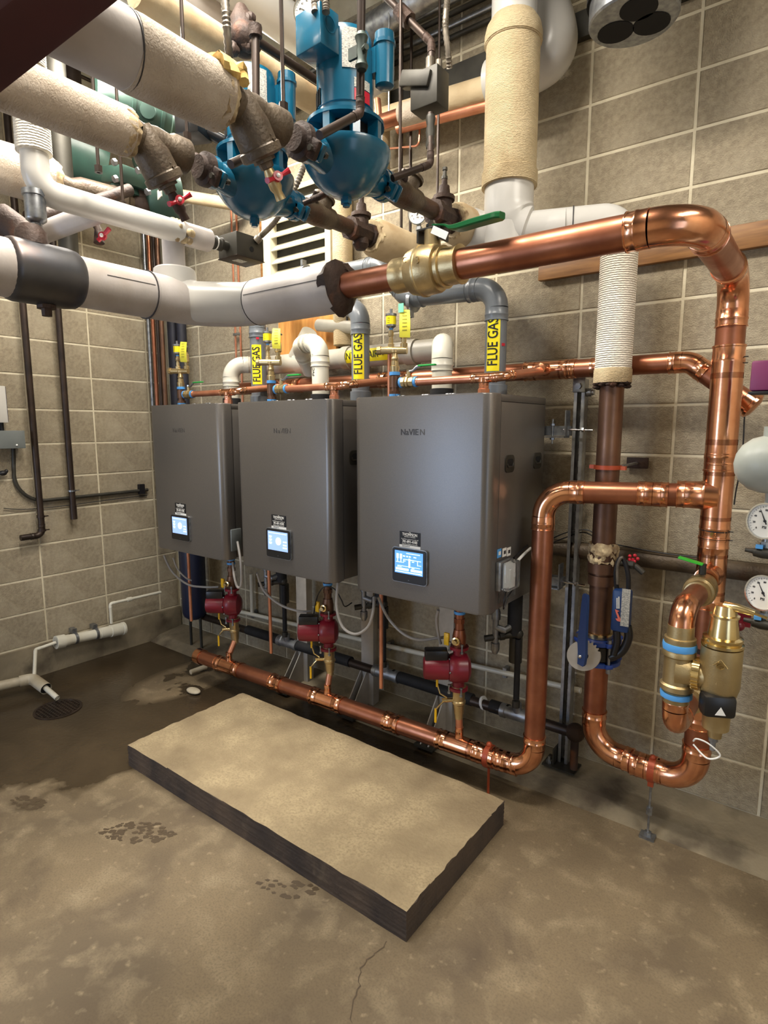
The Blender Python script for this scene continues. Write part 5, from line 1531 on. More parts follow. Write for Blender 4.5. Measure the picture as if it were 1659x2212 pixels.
# ------------------------------------------------------------------ butterfly valve on the brown riser
vz = P(1290, 1400, y=RY).z
t = thing('butterfly_valve', 'blue butterfly valve with notched disc and long navy lever on the brown riser', 'valve', (RX, RY, vz - .1))
b = bmn(); lathe(b, [(-.028, .05), (-.028, .078), (.028, .078), (.028, .05)], (RX, RY, vz), (0, 0, 1), 28); obj('disc_body', b, M['black'], t)
for s in (-1, 1):
    b = bmn(); lathe(b, [(-.008, .045), (-.008, .088), (.008, .088), (.008, .045)], (RX, RY, vz + s * .043), (0, 0, 1), 28)
    for k in range(4):
        a = PI / 4 + PI / 2 * k; box(b, (RX + math.cos(a) * .085, RY + math.sin(a) * .085, vz + s * .043), (.03, .03, .016), Matrix.Rotation(a, 3, 'Z'), .004)
    obj('flange_ring', b, mat('blue_cast_flange', srgb(40, 70, 150), rough=.4) if s < 0 else bpy.data.materials['blue_cast_flange'], t)
b = bmn(); lathe(b, [(0, .046), (.001, .055), (.02, .055), (.022, .046)], (RX, RY, vz + .052), (0, 0, 1), 24); obj('brass_gasket', b, M['gold'], t)
b = bmn()
for k in range(4):
    a = PI / 4 + PI / 2 * k; lathe(b, [(-.07, 0), (-.07, .009), (-.052, .009), (-.052, .006), (.052, .006), (.052, .009), (.066, .009), (.066, 0)], (RX + math.cos(a) * .088, RY + math.sin(a) * .088, vz), (0, 0, 1), 6)
obj('flange_bolt', b, M['galv'], t)
sd = V((-.42, -.9, 0)).normalized()
dc = P(1262, 1416, y=RY - .135)
b = bmn(); cyl(b, V((RX, RY, vz)) + sd * .06, dc, .016, 12); obj('stem', b, M['black'], t)
b = bmn(); u_, q_ = perp(sd); n = 96; RR = .062
fv = []
for k in range(n):
    a = 2 * PI * k / n
    notch = (abs(((a + .35) % (2 * PI)) - PI / 2) < .85)
    rr = RR - (.007 if (notch and (k // 2) % 2) else 0)
    fv.append(dc + V((math.cos(a) * rr * abs(sd.y) - 0, -math.cos(a) * rr * 0 + math.cos(a) * rr * .42, math.sin(a) * rr)))
prism(b, [fv[k] for k in range(n)], sd * .004); obj('notch_plate', b, M['legwhite'], t, 'pale notched index plate')
lc = dc + sd * .01
lt = P(1275, 1282, y=RY - .15)
b = bmn()
ax = (lt - lc).normalized(); wv_ = ax.cross(sd).normalized()
pr = []
for f, wd in ((-.14, .016), (-.10, .022), (0.05, .024), (.35, .019), (.55, .0165), (.8, .015), (.97, .012), (1.0, .008)):
    c = lc + (lt - lc) * f + sd * (.004 + .018 * max(0, f))
    pr.append([b.verts.new(c + wv_ * a * wd + sd * q * .006) for a, q in ((-1, -1), (1, -1), (1, 1), (-1, 1))])
for r0, r1 in zip(pr, pr[1:]):
    for k in range(4): b.faces.new((r0[k], r0[(k + 1) % 4], r1[(k + 1) % 4], r1[k]))
b.faces.new(pr[0]); b.faces.new(pr[-1])
obj('lever', b, M['bluelever'], t, 'navy lever')
b = bmn(); ball(b, lc + sd * .012, .008, seg=10); obj('lever_screw', b, M['chrome'], t)

# folded strap tool hanging on the tap beside the riser
t = thing('strap_tool', 'black and navy press tool hanging by its strap beside the brown riser', 'tool', P(1340, 1320, y=2.30))
b = bmn()
tube(b, spline([P(u, v, y=2.30) for u, v in ((1333, 1278), (1330, 1240), (1336, 1212), (1343, 1206), (1350, 1215), (1357, 1245), (1357, 1278))], 5), .009, 8); obj('strap', b, M['ink'], t)
b = bmn(); tube(b, spline([P(u, v, y=2.285) for u, v in ((1334, 1262), (1334, 1225), (1340, 1207), (1346, 1204))], 5), .006, 8); obj('grey_strap', b, M['flex'], t)
b = bmn(); c = P(1343, 1318, y=2.29); box(b, c, (.066, .05, .165), None, .01); obj('tool_body', b, M['bluelever'], t)
b = bmn(); c2 = P(1351, 1313, y=2.262); box(b, c2, (.03, .004, .145)); obj('white_plate', b, M['cream_tag'], t)
Y3 = 2.263
pts = [P(u, v, y=Y3) for u, v in ((1329, 1316), (1338, 1320), (1334, 1322), (1341, 1338), (1341, 1343), (1333, 1341), (1330, 1336), (1335, 1336), (1330, 1321))]
b = bmn(); prism(b, pts, (0, -.002, 0)); obj('salmon_mark', b, mat('salmon_print', srgb(232, 116, 96), rough=.5), t, 'salmon coloured wrench-like mark')
b = bmn()
for q in range(9):
    for (ua, ub) in ((1331.5, 1334.5), (1335.5, 1338.5)):
        if q == 0 and ua < 1333: continue
        v0 = 1289 + q * 2.9
        prism(b, [P(ua, v0, y=Y3), P(ub, v0, y=Y3), P(ub, v0 + 2.1, y=Y3), P(ua, v0 + 2.1, y=Y3)], (0, -.001, 0))
obj('white_lettering', b, M['white'], t)
b = bmn(); tube(b, spline([P(u, v, y=2.29) for u, v in ((1355, 1352), (1358, 1375), (1350, 1398), (1338, 1412), (1318, 1420))], 5), [.016 + .00 * k for k in range(21)], 10)
tube(b, spline([P(u, v, y=2.28) for u, v in ((1332, 1362), (1333, 1385), (1330, 1400), (1326, 1414))], 5), .014, 10); obj('jaw_arm', b, M['black'], t)
# hose tap on riser
t = thing('hose_tap', 'old hose tap with faded red handle sticking out right of the riser', 'tap', P(1365, 1218, y=2.32))
a0 = P(1330, 1215, y=RY); a1 = P(1372, 1222, y=2.32); a2 = P(1390, 1238, y=2.32)
b = bmn(); tube(b, smooth_path([a0, a1, a2], .02, 5), .011, 12); lathe(b, [(0, .016), (.03, .018), (.035, .012)], P(1352, 1218, y=2.32), (1, 0, 0), 8); obj('tap_body', b, M['dkgrey'], t)
b = bmn(); hc = P(1368, 1206, y=2.32); cyl(b, P(1366, 1218, y=2.32), hc, .006, 8)
for k in range(5):
    a = 2 * PI * k / 5; ball(b, hc + V((math.cos(a) * .016, 0, math.sin(a) * .012)), .007, seg=8)
obj('tap_handle', b, M['redtap'], t)

# horizontal dark pipe on the wall behind and black cable on it
t = thing('wall_pipe', 'dark horizontal pipe running along the back wall behind the copper pipes', 'pipe', (.2, 2.55, 1.1))
w0 = P(1180, 1187, y=2.56); w1 = P(1655, 1232, y=2.56)
b = bmn(); cyl(b, (-1.15, 2.56, w0.z * .5 + w1.z * .5), (1.6, 2.56, w0.z * .5 + w1.z * .5), .036, 20); obj('pipe', b, M['iron'], t)
b = bmn(); tube(b, spline([P(u, v, y=2.53) for u, v in ((1195, 1172), (1225, 1160), (1262, 1150), (1300, 1168), (1360, 1182), (1440, 1196), (1530, 1206))], 6), .003, 6)
tube(b, spline([P(u, v, y=2.52) for u, v in ((1190, 1165), (1225, 1150), (1270, 1145), (1295, 1165))], 6), .003, 6)
tag(obj('black_cable', b, M['ink']), 'thin black cable lying along the dark wall pipe behind the strut', 'cable')
b = bmn(); tube(b, spline([P(u, v, y=2.50) for u, v in ((1612, 860), (1608, 905), (1606, 950), (1602, 1000), (1590, 1060), (1586, 1090))], 6), .0028, 6); tag(obj('black_cable', b, M['ink']), 'thin black wire hanging from the capped copper elbow', 'cable')

# ------------------------------------------------------------------ brass air and dirt separator
SY, SX_ = 1.845, -.305
t = thing('air_separator', 'big brass air separator with vent on top hanging at the lower right', 'separator', (SX_ + .06, SY, .6))
bx_ = SX_ + .108
zj = P(1510, 1455, y=SY).z
# copper connections: from vertical forward, down, and back
piperun(t, [(VX, VY - .16, 1.075), (SX_, SY, 1.075), (SX_, SY, zj + .12)], .0335, M['copper'], M['copper_b'], R=.12, collars=False)
piperun(t, [(SX_, SY, zj - .10), (SX_, SY, zj - .185), (VX, VY - .10, zj - .185)], .0335, M['copper'], M['copper_b'], R=.06)
b = bmn(); lathe(b, [(.135, .036), (.10, .037), (.098, .043), (.07, .043), (.066, .040), (.058, .046), (.045, .046), (.04, .040), (-.04, .040), (-.045, .046), (-.06, .046), (-.066, .038), (-.10, .037)], (SX_, SY, zj), (0, 0, 1), 28); obj('inlet_body', b, M['brass_m'], t)
b = bmn(); lathe(b, [(0, .046), (.01, .0475), (.02, .046)], (SX_, SY, zj + .062), (0, 0, 1), 12); lathe(b, [(0, .044), (.008, .045), (.016, .044)], (SX_, SY, zj - .085), (0, 0, 1), 12); obj('thread_sealant', b, M['bluetape'], t)
b = bmn(); lathe(b, [(0, .050), (.02, .046), (.04, .039), (.06, .038), (.08, .042), (.10, .050), (bx_ - SX_, .054)], (SX_, SY, zj), (1, 0, 0), 24); obj('cross_body', b, M['brass_m'], t)
b = bmn(); lathe(b, [(0, .036), (.001, .045), (.019, .045), (.02, .036)], (SX_ + .040, SY, zj), (1, 0, 0), 24)
for k in range(22):
    a = 2 * PI * k / 22; box(b, (SX_ + .050, SY + math.cos(a) * .046, zj + math.sin(a) * .046), (.02, .005, .005), Matrix.Rotation(a, 3, 'X'))
obj('lock_ring', b, M['gold'], t)
b = bmn()
lathe(b, [(-.16, 0), (-.158, .018), (-.135, .02), (-.13, .035), (-.045, .038), (-.04, .042), (.0, .053), (.115, .053)], (bx_, SY, zj - .02), (0, 0, 1), 30)
obj('main_body', b, M['brass_m'], t)
b = bmn(); lathe(b, [(0, .048), (.004, .054), (.012, .054), (.014, .048), (.02, .051), (.028, .051), (.032, .040), (.085, .034), (.087, .038), (.093, .038), (.095, .031), (.12, .027), (.125, 0)], (bx_, SY, zj + .095), (0, 0, 1), 8 * 3); obj('vent_top', b, M['gold'], t)
b = bmn(); tube(b, [(bx_, SY, zj + .21), (bx_ + .03, SY - .01, zj + .215), (bx_ + .07, SY - .01, zj + .207)], [.016, .012, .009], 10); cyl(b, (bx_ + .07, SY - .01, zj + .207), (bx_ + .10, SY - .01, zj + .20), .004, 8); obj('vent_nozzle', b, M['gold'], t)
b = bmn(); lathe(b, [(0, .013), (.012, .013), (.012, .008), (.04, .008)], (bx_ - .003, SY, zj - .18), (0, 0, -1), 8); obj('drain_port', b, M['galv'], t)
b = bmn(); tube(b, spline([(bx_ - .05, SY - .02, zj - .20), (bx_ - .04, SY - .03, zj - .185), (bx_ - .01, SY - .03, zj - .19), (bx_ + .02, SY - .02, zj - .22), (bx_ - .01, SY - .03, zj - .235), (bx_ - .05, SY - .02, zj - .21)], 6), .0025, 6); obj('plastic_tie', b, M['white'], t)
fc = V((bx_, SY, zj - .065)); dn = (V((CAM.x, CAM.y, 0)) - V((bx_, SY, 0))).normalized()
ra = math.atan2(dn.y, dn.x) + PI / 2 + .35
b = bmn(); box(b, fc + dn * .032, (.088, .055, .066), Matrix.Rotation(ra, 3, 'Z'), .014); sh = obj('magnet_belt', b, M['black'], t)
nr = V((math.sin(ra), -math.cos(ra), 0)); tr_ = V((math.cos(ra), math.sin(ra), 0))
cc = fc + dn * .032 + nr * .0278 + V((0, 0, -.010)); b = bmn(); prism(b, [cc + tr_ * -.014 + V((0, 0, -.010)), cc + tr_ * .014 + V((0, 0, -.010)), cc + V((0, 0, .014))], nr * .001); obj('warning_triangle', b, M['white'], sh)
pc = V((bx_, SY, zj + .055)) + dn * .0535
tt_ = V((-dn.y, dn.x, 0))
b = bmn(); lathe(b, [(0, .011), (.001, .011), (.001, .009), (0, .009)], pc, dn, 20); tube(b, [pc + tt_ * -.018, pc + V((0, 0, .018)), pc + tt_ * .018 + V((0, 0, -.004))], .0012, 6); obj('cast_emblem', b, M['gold'], t)
# two ball valves isolating the separator
for zz, lab, mm in ((1.075, 'upper brass ball valve with lime tag joining the separator to the copper main', 1), (zj - .185, 'lower brass ball valve behind the separator outlet', 0)):
    tv = thing('ball_valve', lab, 'valve', (VX, 2.12, zz))
    b = bmn(); lathe(b, [(-.075, .034), (-.074, .039), (-.05, .039), (-.045, .046), (.0, .049), (.03, .046), (.032, .041), (.05, .041), (.052, .038), (.075, .038)], (VX, 2.12, zz), (0, 1, 0), 20)
    for k in range(4): lathe(b, [(0, .048 - .002 * k), (.006, .050 - .002 * k), (.012, .048 - .002 * k)], (VX, 2.08 + k * .016, zz), (0, 1, 0), 20)
    obj('valve_body', b, M['brass'], tv)
    b = bmn(); cyl(b, (VX, 2.12, zz + .05), (VX, 2.12, zz + .085), .011, 10); obj('stem', b, M['dkgrey'], tv)
    b = bmn(); box(b, (VX - .035, 2.11, zz + .092), (.075, .028, .006), Matrix.Rotation(.2, 3, 'Y'), .002); obj('lever', b, M['lime'], tv, 'lime green tag on the lever')
b = bmn(); c = P(1448, 1408, y=SY + .2)
t = thing('wall_bracket', 'small red-brown pipe bracket on the wall behind the separator', 'bracket', (VX - .06, 2.45, .95))
b = bmn(); c = P(1503, 1396, y=2.30); box(b, c, (.05, .02, .014), Matrix.Rotation(.25, 3, 'Y'), .003); lathe(b, [(-.008, CR), (-.008, CR + .007), (.008, CR + .007), (.008, CR)], (VX, VY, c.z - .006), (0, 0, 1), 20); obj('clamp_arm', b, M['rust'], t)
b = bmn(); c = P(1596, 1352, y=2.5); ball(b, c, .02, seg=12); box(b, c + V((.01, .06, .01)), (.045, .02, .05)); cyl(b, c, c + V((.0, .1, 0)), .008, 8); tag(obj('red_wall_knob', b, M['red']), 'small dark red knob on the wall behind the separator vent', 'knob')

# ------------------------------------------------------------------ right edge: tank, gauges, plum box
gy = 1.98
t = thing('expansion_tank', 'pale grey rounded tank lying at the right edge of view', 'tank', P(1660, 1000, y=2.05))
c = P(1650, 1003, y=2.05)
b = bmn(); lathe(b, [(0, 0), (.006, .03), (.02, .055), (.045, .075), (.075, .084), (.26, .085), (.30, .07), (.325, .03), (.33, 0)], c + V((-.078, 0, 0)), (1, 0, 0), 36); obj('tank_shell', b, M['tankpaint'], t)
b = bmn(); lathe(b, [(0, .0853), (.003, .0853)], c + V((.1, 0, 0)), (1, 0, 0), 30); obj('tank_seam', b, M['dkgrey'], t)
b = bmn(); cyl(b, c + V((.02, 0, .08)), c + V((.02, 0, .11)), .028, 16); cyl(b, c + V((.03, 0, -.08)), c + V((.03, 0, -.115)), .02, 14); obj('tank_boss', b, M['tankpaint'], t)
t = thing('tank_feed_pipe', 'dark brown pipe rising behind the pale tank at the right edge', 'pipe', c + V((.03, 0, .1)))
b = bmn(); lathe(b, [(0, .022), (.02, .035), (.08, .038), (.13, .03), (.14, .03)], c + V((.035, 0, .105)), (0, 0, 1), 18); obj('iron_fitting', b, RUST, t)
b = bmn(); cyl(b, c + V((.04, 0, .24)), c + V((.04, 0, .29)), .02, 12); obj('black_neck', b, M['black'], t)
t = thing('plum_control_box', 'plum coloured plastic control box at the right edge above the tank', 'box', P(1655, 810, y=2.05))
c = P(1668, 812, y=2.05); b = bmn(); box(b, c, (.10, .07, .085), None, .006); obj('cover', b, M['purple'], t)
b = bmn(); box(b, c + V((0, 0, -.048)), (.105, .075, .008), None, .002); obj('base', b, M['ink'], t)


def gauge(c, n, r, label, ang, grp=None, stem=V((0, 0, -1))):
    n = V(n).normalized()
    t_ = thing('pressure_gauge', label, 'gauge', c, grp)
    b_ = bmn(); lathe(b_, [(-.03, .0), (-.03, r * .8), (-.02, r * .95), (.004, r), (.010, r), (.010, r * .92), (.004, r * .9)], c, n, 32); obj('gauge_case', b_, M['chrome'], t_)
    b_ = bmn(); lathe(b_, [(.0, .0), (.0, r * .93), (.0045, r * .93), (.0045, 0)], c, n, 32); dl = obj('dial', b_, M['dial'], t_)
    up = V((0, 0, 1)); up = (up - n * up.dot(n)).normalized(); rt = up.cross(n).normalized()
    pc = V(c) + n * .0052
    b_ = bmn()
    for k in range(28):
        a = math.radians(225 - 270 * k / 27); L_ = .10 if k % 3 == 0 else .05
        p0 = pc + (rt * math.cos(a) + up * math.sin(a)) * r * .84; p1 = pc + (rt * math.cos(a) + up * math.sin(a)) * r * (.84 - L_)
        tube(b_, [p0, p1], r * .010, 4)
    obj('dial_mark', b_, M['ink'], dl)
    for k in range(9):
        a = math.radians(225 - 270 * k / 8)
        text('dial_number', str(k * 20 if k else '0'), r * .15, pc + (rt * math.cos(a) + up * math.sin(a)) * r * .60, rt, up, M['greyink'], dl)
    text('dial_text', 'PSI', r * .2, pc - up * r * .35, rt, up, M['ink'], dl)
    a = math.radians(ang); dv_ = rt * math.cos(a) + up * math.sin(a)
    b_ = bmn(); tube(b_, [pc + n * .001 - dv_ * r * .2, pc + n * .001, pc + n * .001 + dv_ * r * .72], [r * .03, r * .035, r * .008], 6); lathe(b_, [(0, r * .07), (.003, r * .07)], pc, n, 12); obj('pointer', b_, M['ink'], t_)
    b_ = bmn(); e = V(c) - n * .012 + stem * r * .9; cyl(b_, e, e + stem * .03, .011, 10); lathe(b_, [(0, .015), (.015, .015)], e + stem * .012, stem, 6); obj('gauge_stem', b_, M['galv'], t_)
    return t_


gn = V((-.45, -.89, .10))
for (u, v, lab, tl) in ((1655, 1126, 'upper round pressure gauge at the right edge below the pale tank', 'gauge cock under the upper right pressure gauge'), (1651, 1281, 'lower round pressure gauge at the right edge', 'gauge cock under the lower right pressure gauge')):
    c = P(u, v, y=gy)
    gauge(c, gn, .052, lab, 118 if v < 1200 else 122, 'right edge gauges')
    tc = thing('gauge_cock', tl, 'valve', c + V((0, 0, -.1)))
    b = bmn(); tube(b, [c + V((-.045, 0, -.088)), c + V((-.025, 0, -.089)), c + V((-.02, 0, -.091)), c + V((.0, 0, -.094)), c + V((.03, 0, -.096))], [.006, .008, .014, .015, .012], 10); cyl(b, c + V((.0, .01, -.098)), c + V((.0, .01, -.065)), .010, 8); obj('cock_body', b, M['dkgrey'], tc)
    b = bmn(); box(b, c + V((-.01, -.005, -.074)), (.018, .02, .010)); obj('thread_sealant', b, M['bluetape'], tc)

# ------------------------------------------------------------------ louver, boards and things on the back wall
t = thing('wall_louver', 'cream metal louver with slanted blades on the back wall', 'louver', P(650, 620, y=2.6))
l0 = P(578, 470, y=2.59); l1 = P(720, 470, y=2.59); lzt = P(650, 395, y=2.59).z; lzb = P(600, 640, y=2.59).z
b = bmn(); box(b, (l0.x + .035, 2.575, (lzt + lzb) / 2), (.07, .07, lzt - lzb)); box(b, (l1.x, 2.575, (lzt + lzb) / 2), (.04, .07, lzt - lzb)); box(b, ((l0.x + l1.x) / 2, 2.575, lzb), (l1.x - l0.x, .07, .03)); obj('louver_frame', b, M['louver'], t)
b = bmn(); box(b, ((l0.x + l1.x) / 2, 2.598, (lzt + lzb) / 2), (l1.x - l0.x, .004, lzt - lzb)); obj('louver_back', b, M['dkgrey'], t)
z = lzb + .05
while z < lzt - .02:
    b = bmn(); box(b, ((l0.x + l1.x) / 2 + .03, 2.575, z), (l1.x - l0.x - .08, .075, .006), Matrix.Rotation(.75, 3, 'X')); obj('slat', b, M['louver'], t)
    z += .075
t = thing('wood_trim_strip', 'narrow raw wood strip left of the white louver frame', 'board', (l0.x - .06, 2.6, lzb))
b = bmn(); box(b, (l0.x - .045, 2.60, (lzt + lzb) / 2), (.05, .03, lzt - lzb)); obj('board', b, M['wood'], t)
t = thing('plywood_panel', 'orange plywood panel with dark box behind the white pipes', 'panel', P(670, 715, y=2.6))
q0 = P(605, 745, y=2.59); q1 = P(728, 690, y=2.59)
b = bmn(); box(b, ((q0.x + q1.x) / 2, 2.59, 2.12), (q1.x - q0.x, .02, .24)); obj('board', b, M['ply'], t)
b = bmn(); c = P(742, 700, y=2.55); box(b, c, (.10, .06, .09), None, .004); obj('dark_box', b, M['black'], t)
b = bmn(); wa = P(1165, 583, y=WY - .03); wb = P(1659, 482, y=WY - .03); zc = (P(1400, 545, y=WY - .03).z + P(1659, 505, y=WY - .03).z) / 2
box(b, ((wa.x + 1.2) / 2, WY - .027, zc), (1.2 - wa.x, .03, .088), None, .003); tag(obj('wood_board', b, M['wood']), 'varnished oak board screwed flat along the upper right wall', 'board')
# cream boxed chase and pipe by louver
b = bmn(); c = P(742, 500, y=2.56); cyl(b, (c.x, 2.55, 2.05), (c.x, 2.55, 3.3), .055, 20); tag(obj('cream_riser', b, M['canvas']), 'cream wrapped vertical pipe just right of the louver', 'pipe')
t = thing('round_gauge', 'small round gauge on a thin stem between gate valves', 'gauge', P(905, 470, y=2.3))
gc = P(903, 462, y=2.32)
gauge(gc, (.2, -1, -.1), .046, 'white dial gauge on a stem behind the gate valves', 60, None)
bpy.data.objects.remove(t)

# copper capillary pair and corner pipes
b = bmn()
t = thing('thin_copper_pair', 'pair of thin copper lines running down the back wall left of the louver', 'pipe', P(505, 600, y=2.6))
for u in (500, 511):
    p = P(u, 480, y=2.60); b2 = bmn(); cyl(b2, (p.x, 2.60, 1.75), (p.x, 2.60, 3.6), .0065, 8); obj('copper_line', b2, M['copper_thin'], t)
b2 = bmn(); c = P(511, 722, y=2.59); box(b2, c, (.06, .012, .015)); obj('line_clip', b2, M['galv'], t)
b.free()
cps = [
    ('galvanised_strip', 326, .012, 'galv', 'thin galvanised strip in the far corner of the room', CZ),
    ('corner_copper_pipe', 336, .014, 'copper', 'bright copper pipe standing in the far corner', CZ),
    ('corner_brown_pipe', 346, .014, 'steel_dark', 'dark brown pipe next to the corner copper pipe', CZ),
    ('corner_brown_pipe', 354, .016, 'copper_old', 'aged copper pipe second from the corner copper pipe', CZ),
]
for nm, u, r, m_, lab, zt_ in cps:
    p = P(u, 800, y=2.42)
    b = bmn(); cyl(b, (p.x, 2.42, 1.0), (p.x, 2.42, zt_), r, 12); tag(obj(nm, b, M[m_]), lab, 'pipe')
for u, r, lab, z0 in ((377, .036, 'thick dark foam-wrapped pipe, left one behind the farthest boiler', .52), (396, .034, 'thick dark foam-wrapped pipe, right one behind the farthest boiler', 1.2)):
    p = P(u, 800, y=2.55)
    b = bmn(); cyl(b, (p.x, 2.55, z0), (p.x, 2.55, 3.6), r, 18); tag(obj('foam_wrapped_pipe', b, M['navyfoam']), lab, 'pipe')
t = thing('navy_tank', 'dark navy cylinder standing behind the thin copper tube under the farthest boiler', 'tank', P(418, 1340, y=2.42))
p = P(420, 1300, y=2.42)
b = bmn(); lathe(b, [(0, .05), (.02, .075), (.05, .085), (.72, .085), (.73, .08), (.74, 0)], (p.x, 2.42, .25), (0, 0, 1), 26); obj('tank_shell', b, mat('navy_paint', srgb(26, 34, 62), rough=.45), t)
b = bmn(); cyl(b, (p.x - .06, 2.42, .01), (p.x - .06, 2.42, .3), .01, 8); cyl(b, (p.x + .06, 2.42, .01), (p.x + .06, 2.42, .3), .01, 8); obj('stand', b, M['dkgrey'], t)

# ------------------------------------------------------------------ left wall
LXW = WX + .055
t = thing('wall_drop_pipe', 'tall dark steel pipe on the left wall ending in a short elbow stub', 'pipe', P(88, 1165, x=LXW))
p0 = P(70, 900, x=LXW); 
piperun(t, [(LXW, p0.y, 3.4), (LXW, p0.y, P(84, 1150, x=LXW).z - .02), (LXW, P(45, 1168, x=LXW).y, P(84, 1150, x=LXW).z - .02)], .019, M['steel_dark'], M['steel_dark'], R=.04, cl=.03)
for v in (1118, 1148):
    c = P(88, v, x=LXW); b = bmn(); lathe(b, [(0, .019), (0, .024), (.012, .024), (.012, .019)], (LXW, p0.y, c.z), (0, 0, 1), 14); box(b, (LXW - .02, p0.y, c.z + .006), (.05, .012, .010)); box(b, (LXW, p0.y + .03, c.z + .006), (.008, .03, .006)); obj('pipe_clip', b, M['steel_dark'], t)
t = thing('wall_drop_pipe', 'tall dark steel pipe with open end on the left wall, second from the left', 'pipe', P(155, 1123, x=LXW))
p1 = P(143, 900, x=LXW); ze = P(155, 1122, x=LXW).z
b = bmn(); cyl(b, (LXW, p1.y, ze), (LXW, p1.y, 3.4), .019, 16); lathe(b, [(0, .0215), (.09, .0215)], (LXW, p1.y, ze), (0, 0, 1), 16); obj('pipe', b, M['steel_dark'], t)
b = bmn(); c = P(152, 1062, x=LXW); lathe(b, [(0, .021), (0, .025), (.01, .025), (.01, .021)], (LXW, p1.y, c.z), (0, 0, 1), 14); box(b, (LXW, p1.y + .03, c.z + .005), (.008, .03, .006)); obj('pipe_clip', b, M['galv'], t)
# conduit and grey box
XC = WX + .025
t = thing('grey_conduit', 'grey conduit curving from the wall box and running right along the left wall', 'conduit', P(75, 1085, x=XC))
cz_ = P(200, 1072, x=XC).z
b = bmn(); tube(b, smooth_path([P(29, 965, x=XC), V((XC, P(29, 1060, x=XC).y, cz_)), V((XC, 2.38, cz_ + .01))], .17, 12), .011, 12); obj('conduit_run', b, M['dkgrey'], t)
b = bmn(); c = V((XC, 2.33, cz_ + .02)); box(b, c, (.03, .04, .07)); obj('conduit_bracket', b, M['ink'], t)
b = bmn(); tube(b, spline([P(u, v, x=WX + .016) for u, v in ((8, 1098), (40, 1100), (90, 1098), (160, 1090), (250, 1078), (318, 1070))], 5), .0028, 6); tag(obj('black_cable', b, M['ink']), 'thin black cable under the grey conduit on the left wall', 'cable')
t = thing('grey_wall_box', 'grey rectangular metal box on the left wall at the frame edge', 'box', P(20, 948, x=WX + .05))
c = P(25, 948, x=WX + .075); zz0 = P(50, 968, x=WX + .08).z; zz1 = P(50, 930, x=WX + .08).z; yr = P(50, 948, x=WX + .08).y
b = bmn(); box(b, (WX + .06, yr - .20, (zz0 + zz1) / 2), (.10, .40, zz1 - zz0), None, .003); obj('enclosure', b, M['ltgrey_box'], t)
b = bmn(); ball(b, (WX + .112, yr - .05, zz0 + .02), .006, seg=8); obj('lid_screw', b, M['white'], t)
t = thing('white_wall_housing', 'white housing with dark side above the grey box at the left frame edge', 'housing', P(5, 900, x=WX + .08))
yh = P(17, 915, x=WX + .10).y; za, zb, zm_ = P(15, 913, x=WX + .10).z, P(2, 758, x=WX + .10).z, P(8, 834, x=WX + .10).z
b = bmn(); box(b, (WX + .06, yh - .15, (za + zm_) / 2), (.10, .30, zm_ - za), None, .003); box(b, (WX + .05, yh - .17, (zm_ + zb) / 2), (.08, .29, zb - zm_), None, .003); obj('cover', b, M['pvcw'], t)
b = bmn(); box(b, (WX + .06, yh + .0015, (za + zm_) / 2), (.09, .004, zm_ - za - .01)); obj('dark_side', b, mat('indigo_side', srgb(46, 42, 66), rough=.5), t)
b = bmn(); 
for dy in (-.02, -.05): cyl(b, (WX + .06, yh + dy, za - .05), (WX + .06, yh + dy, za), .012, 10)
obj('cable_gland', b, M['ink'], t)
b = bmn(); c = P(6, 1022, x=WX + .04); ball(b, c, .02, (1, 1.2, .8), seg=10); ball(b, c + V((0, .02, .01)), .012, seg=8); tag(obj('black_wall_hook', b, M['ink']), 'black hook-like fitting on the left wall under the grey box', 'fitting')

# condensate neutraliser tube and plastic drain pipes
XT = WX + .085
t = thing('neutraliser_tube', 'white clear-walled condensate filter tube strapped to the left wall', 'tube', P(190, 1372, x=XT))
q0 = P(120, 1388, x=XT); q1 = P(268, 1357, x=XT); d = (q1 - q0).normalized(); L_ = (q1 - q0).length
b = bmn(); cyl(b, q0, q1, .033, 24); obj('tube_body', b, M['pvc'], t)
b = bmn()
lathe(b, [(0, .034), (.001, .043), (.055, .043), (.058, .036), (.085, .036)], q0, d, 22); lathe(b, [(L_ * .62, .034), (L_ * .621, .038), (L_ * .78, .038), (L_ * .785, .043), (L_ * .96, .043), (L_ * .965, .046), (L_, .046), (L_ + .001, .03)], q0, d, 22); obj('end_fitting', b, M['pvc'], t)
b = bmn()
for f in (.36 * L_ - .05, .55 * L_):
    lathe(b, [(f, .034), (f, .0375), (f + .018, .0375), (f + .018, .034)], q0, d, 20); c = q0 + d * (f + .01); box(b, c + V((-.03, 0, .05)), (.05, .03, .03))
obj('steel_strap', b, M['galv'], t)
t = thing('condensate_inlet_pipe', 'thin white plastic pipe along the left wall down into the filter tube', 'pipe', P(235, 1310, x=XT))
i0 = P(347, 1279, x=XT); i1 = P(238, 1304, x=XT); i2 = V((XT, i1.y, P(240, 1350, x=XT).z + .01))
piperun(t, [i0, i1, i2], .0105, M['pvc'], M['pvc'], R=.016, cl=.02, seg=12)
b = bmn(); c = i0.lerp(i1, .60); lathe(b, [(0, .011), (0, .016), (.03, .016), (.03, .011)], c, (i1 - i0), 12); obj('coupling', b, M['pvc'], t)
t = thing('condensate_outlet_pipe', 'thin white plastic pipe from the filter tube down to the floor drain elbow', 'pipe', P(75, 1400, x=XT))
o0 = q0; o1 = P(76, 1395, x=XT + .0); o1 = V((XT, o1.y, o0.z - .01)); o2 = P(74, 1462, z=.10)
piperun(t, [o0, o1, V((o2.x, o2.y, o1.z)), o2] if False else [o0, o1, o2], .0105, M['pvc'], M['pvc'], R=.016, cl=.02, seg=12)
t = thing('drain_pipe', 'old thick white drain pipe at the left edge with open end over the floor drain', 'pipe', P(40, 1470, x=XT))
XD = XT
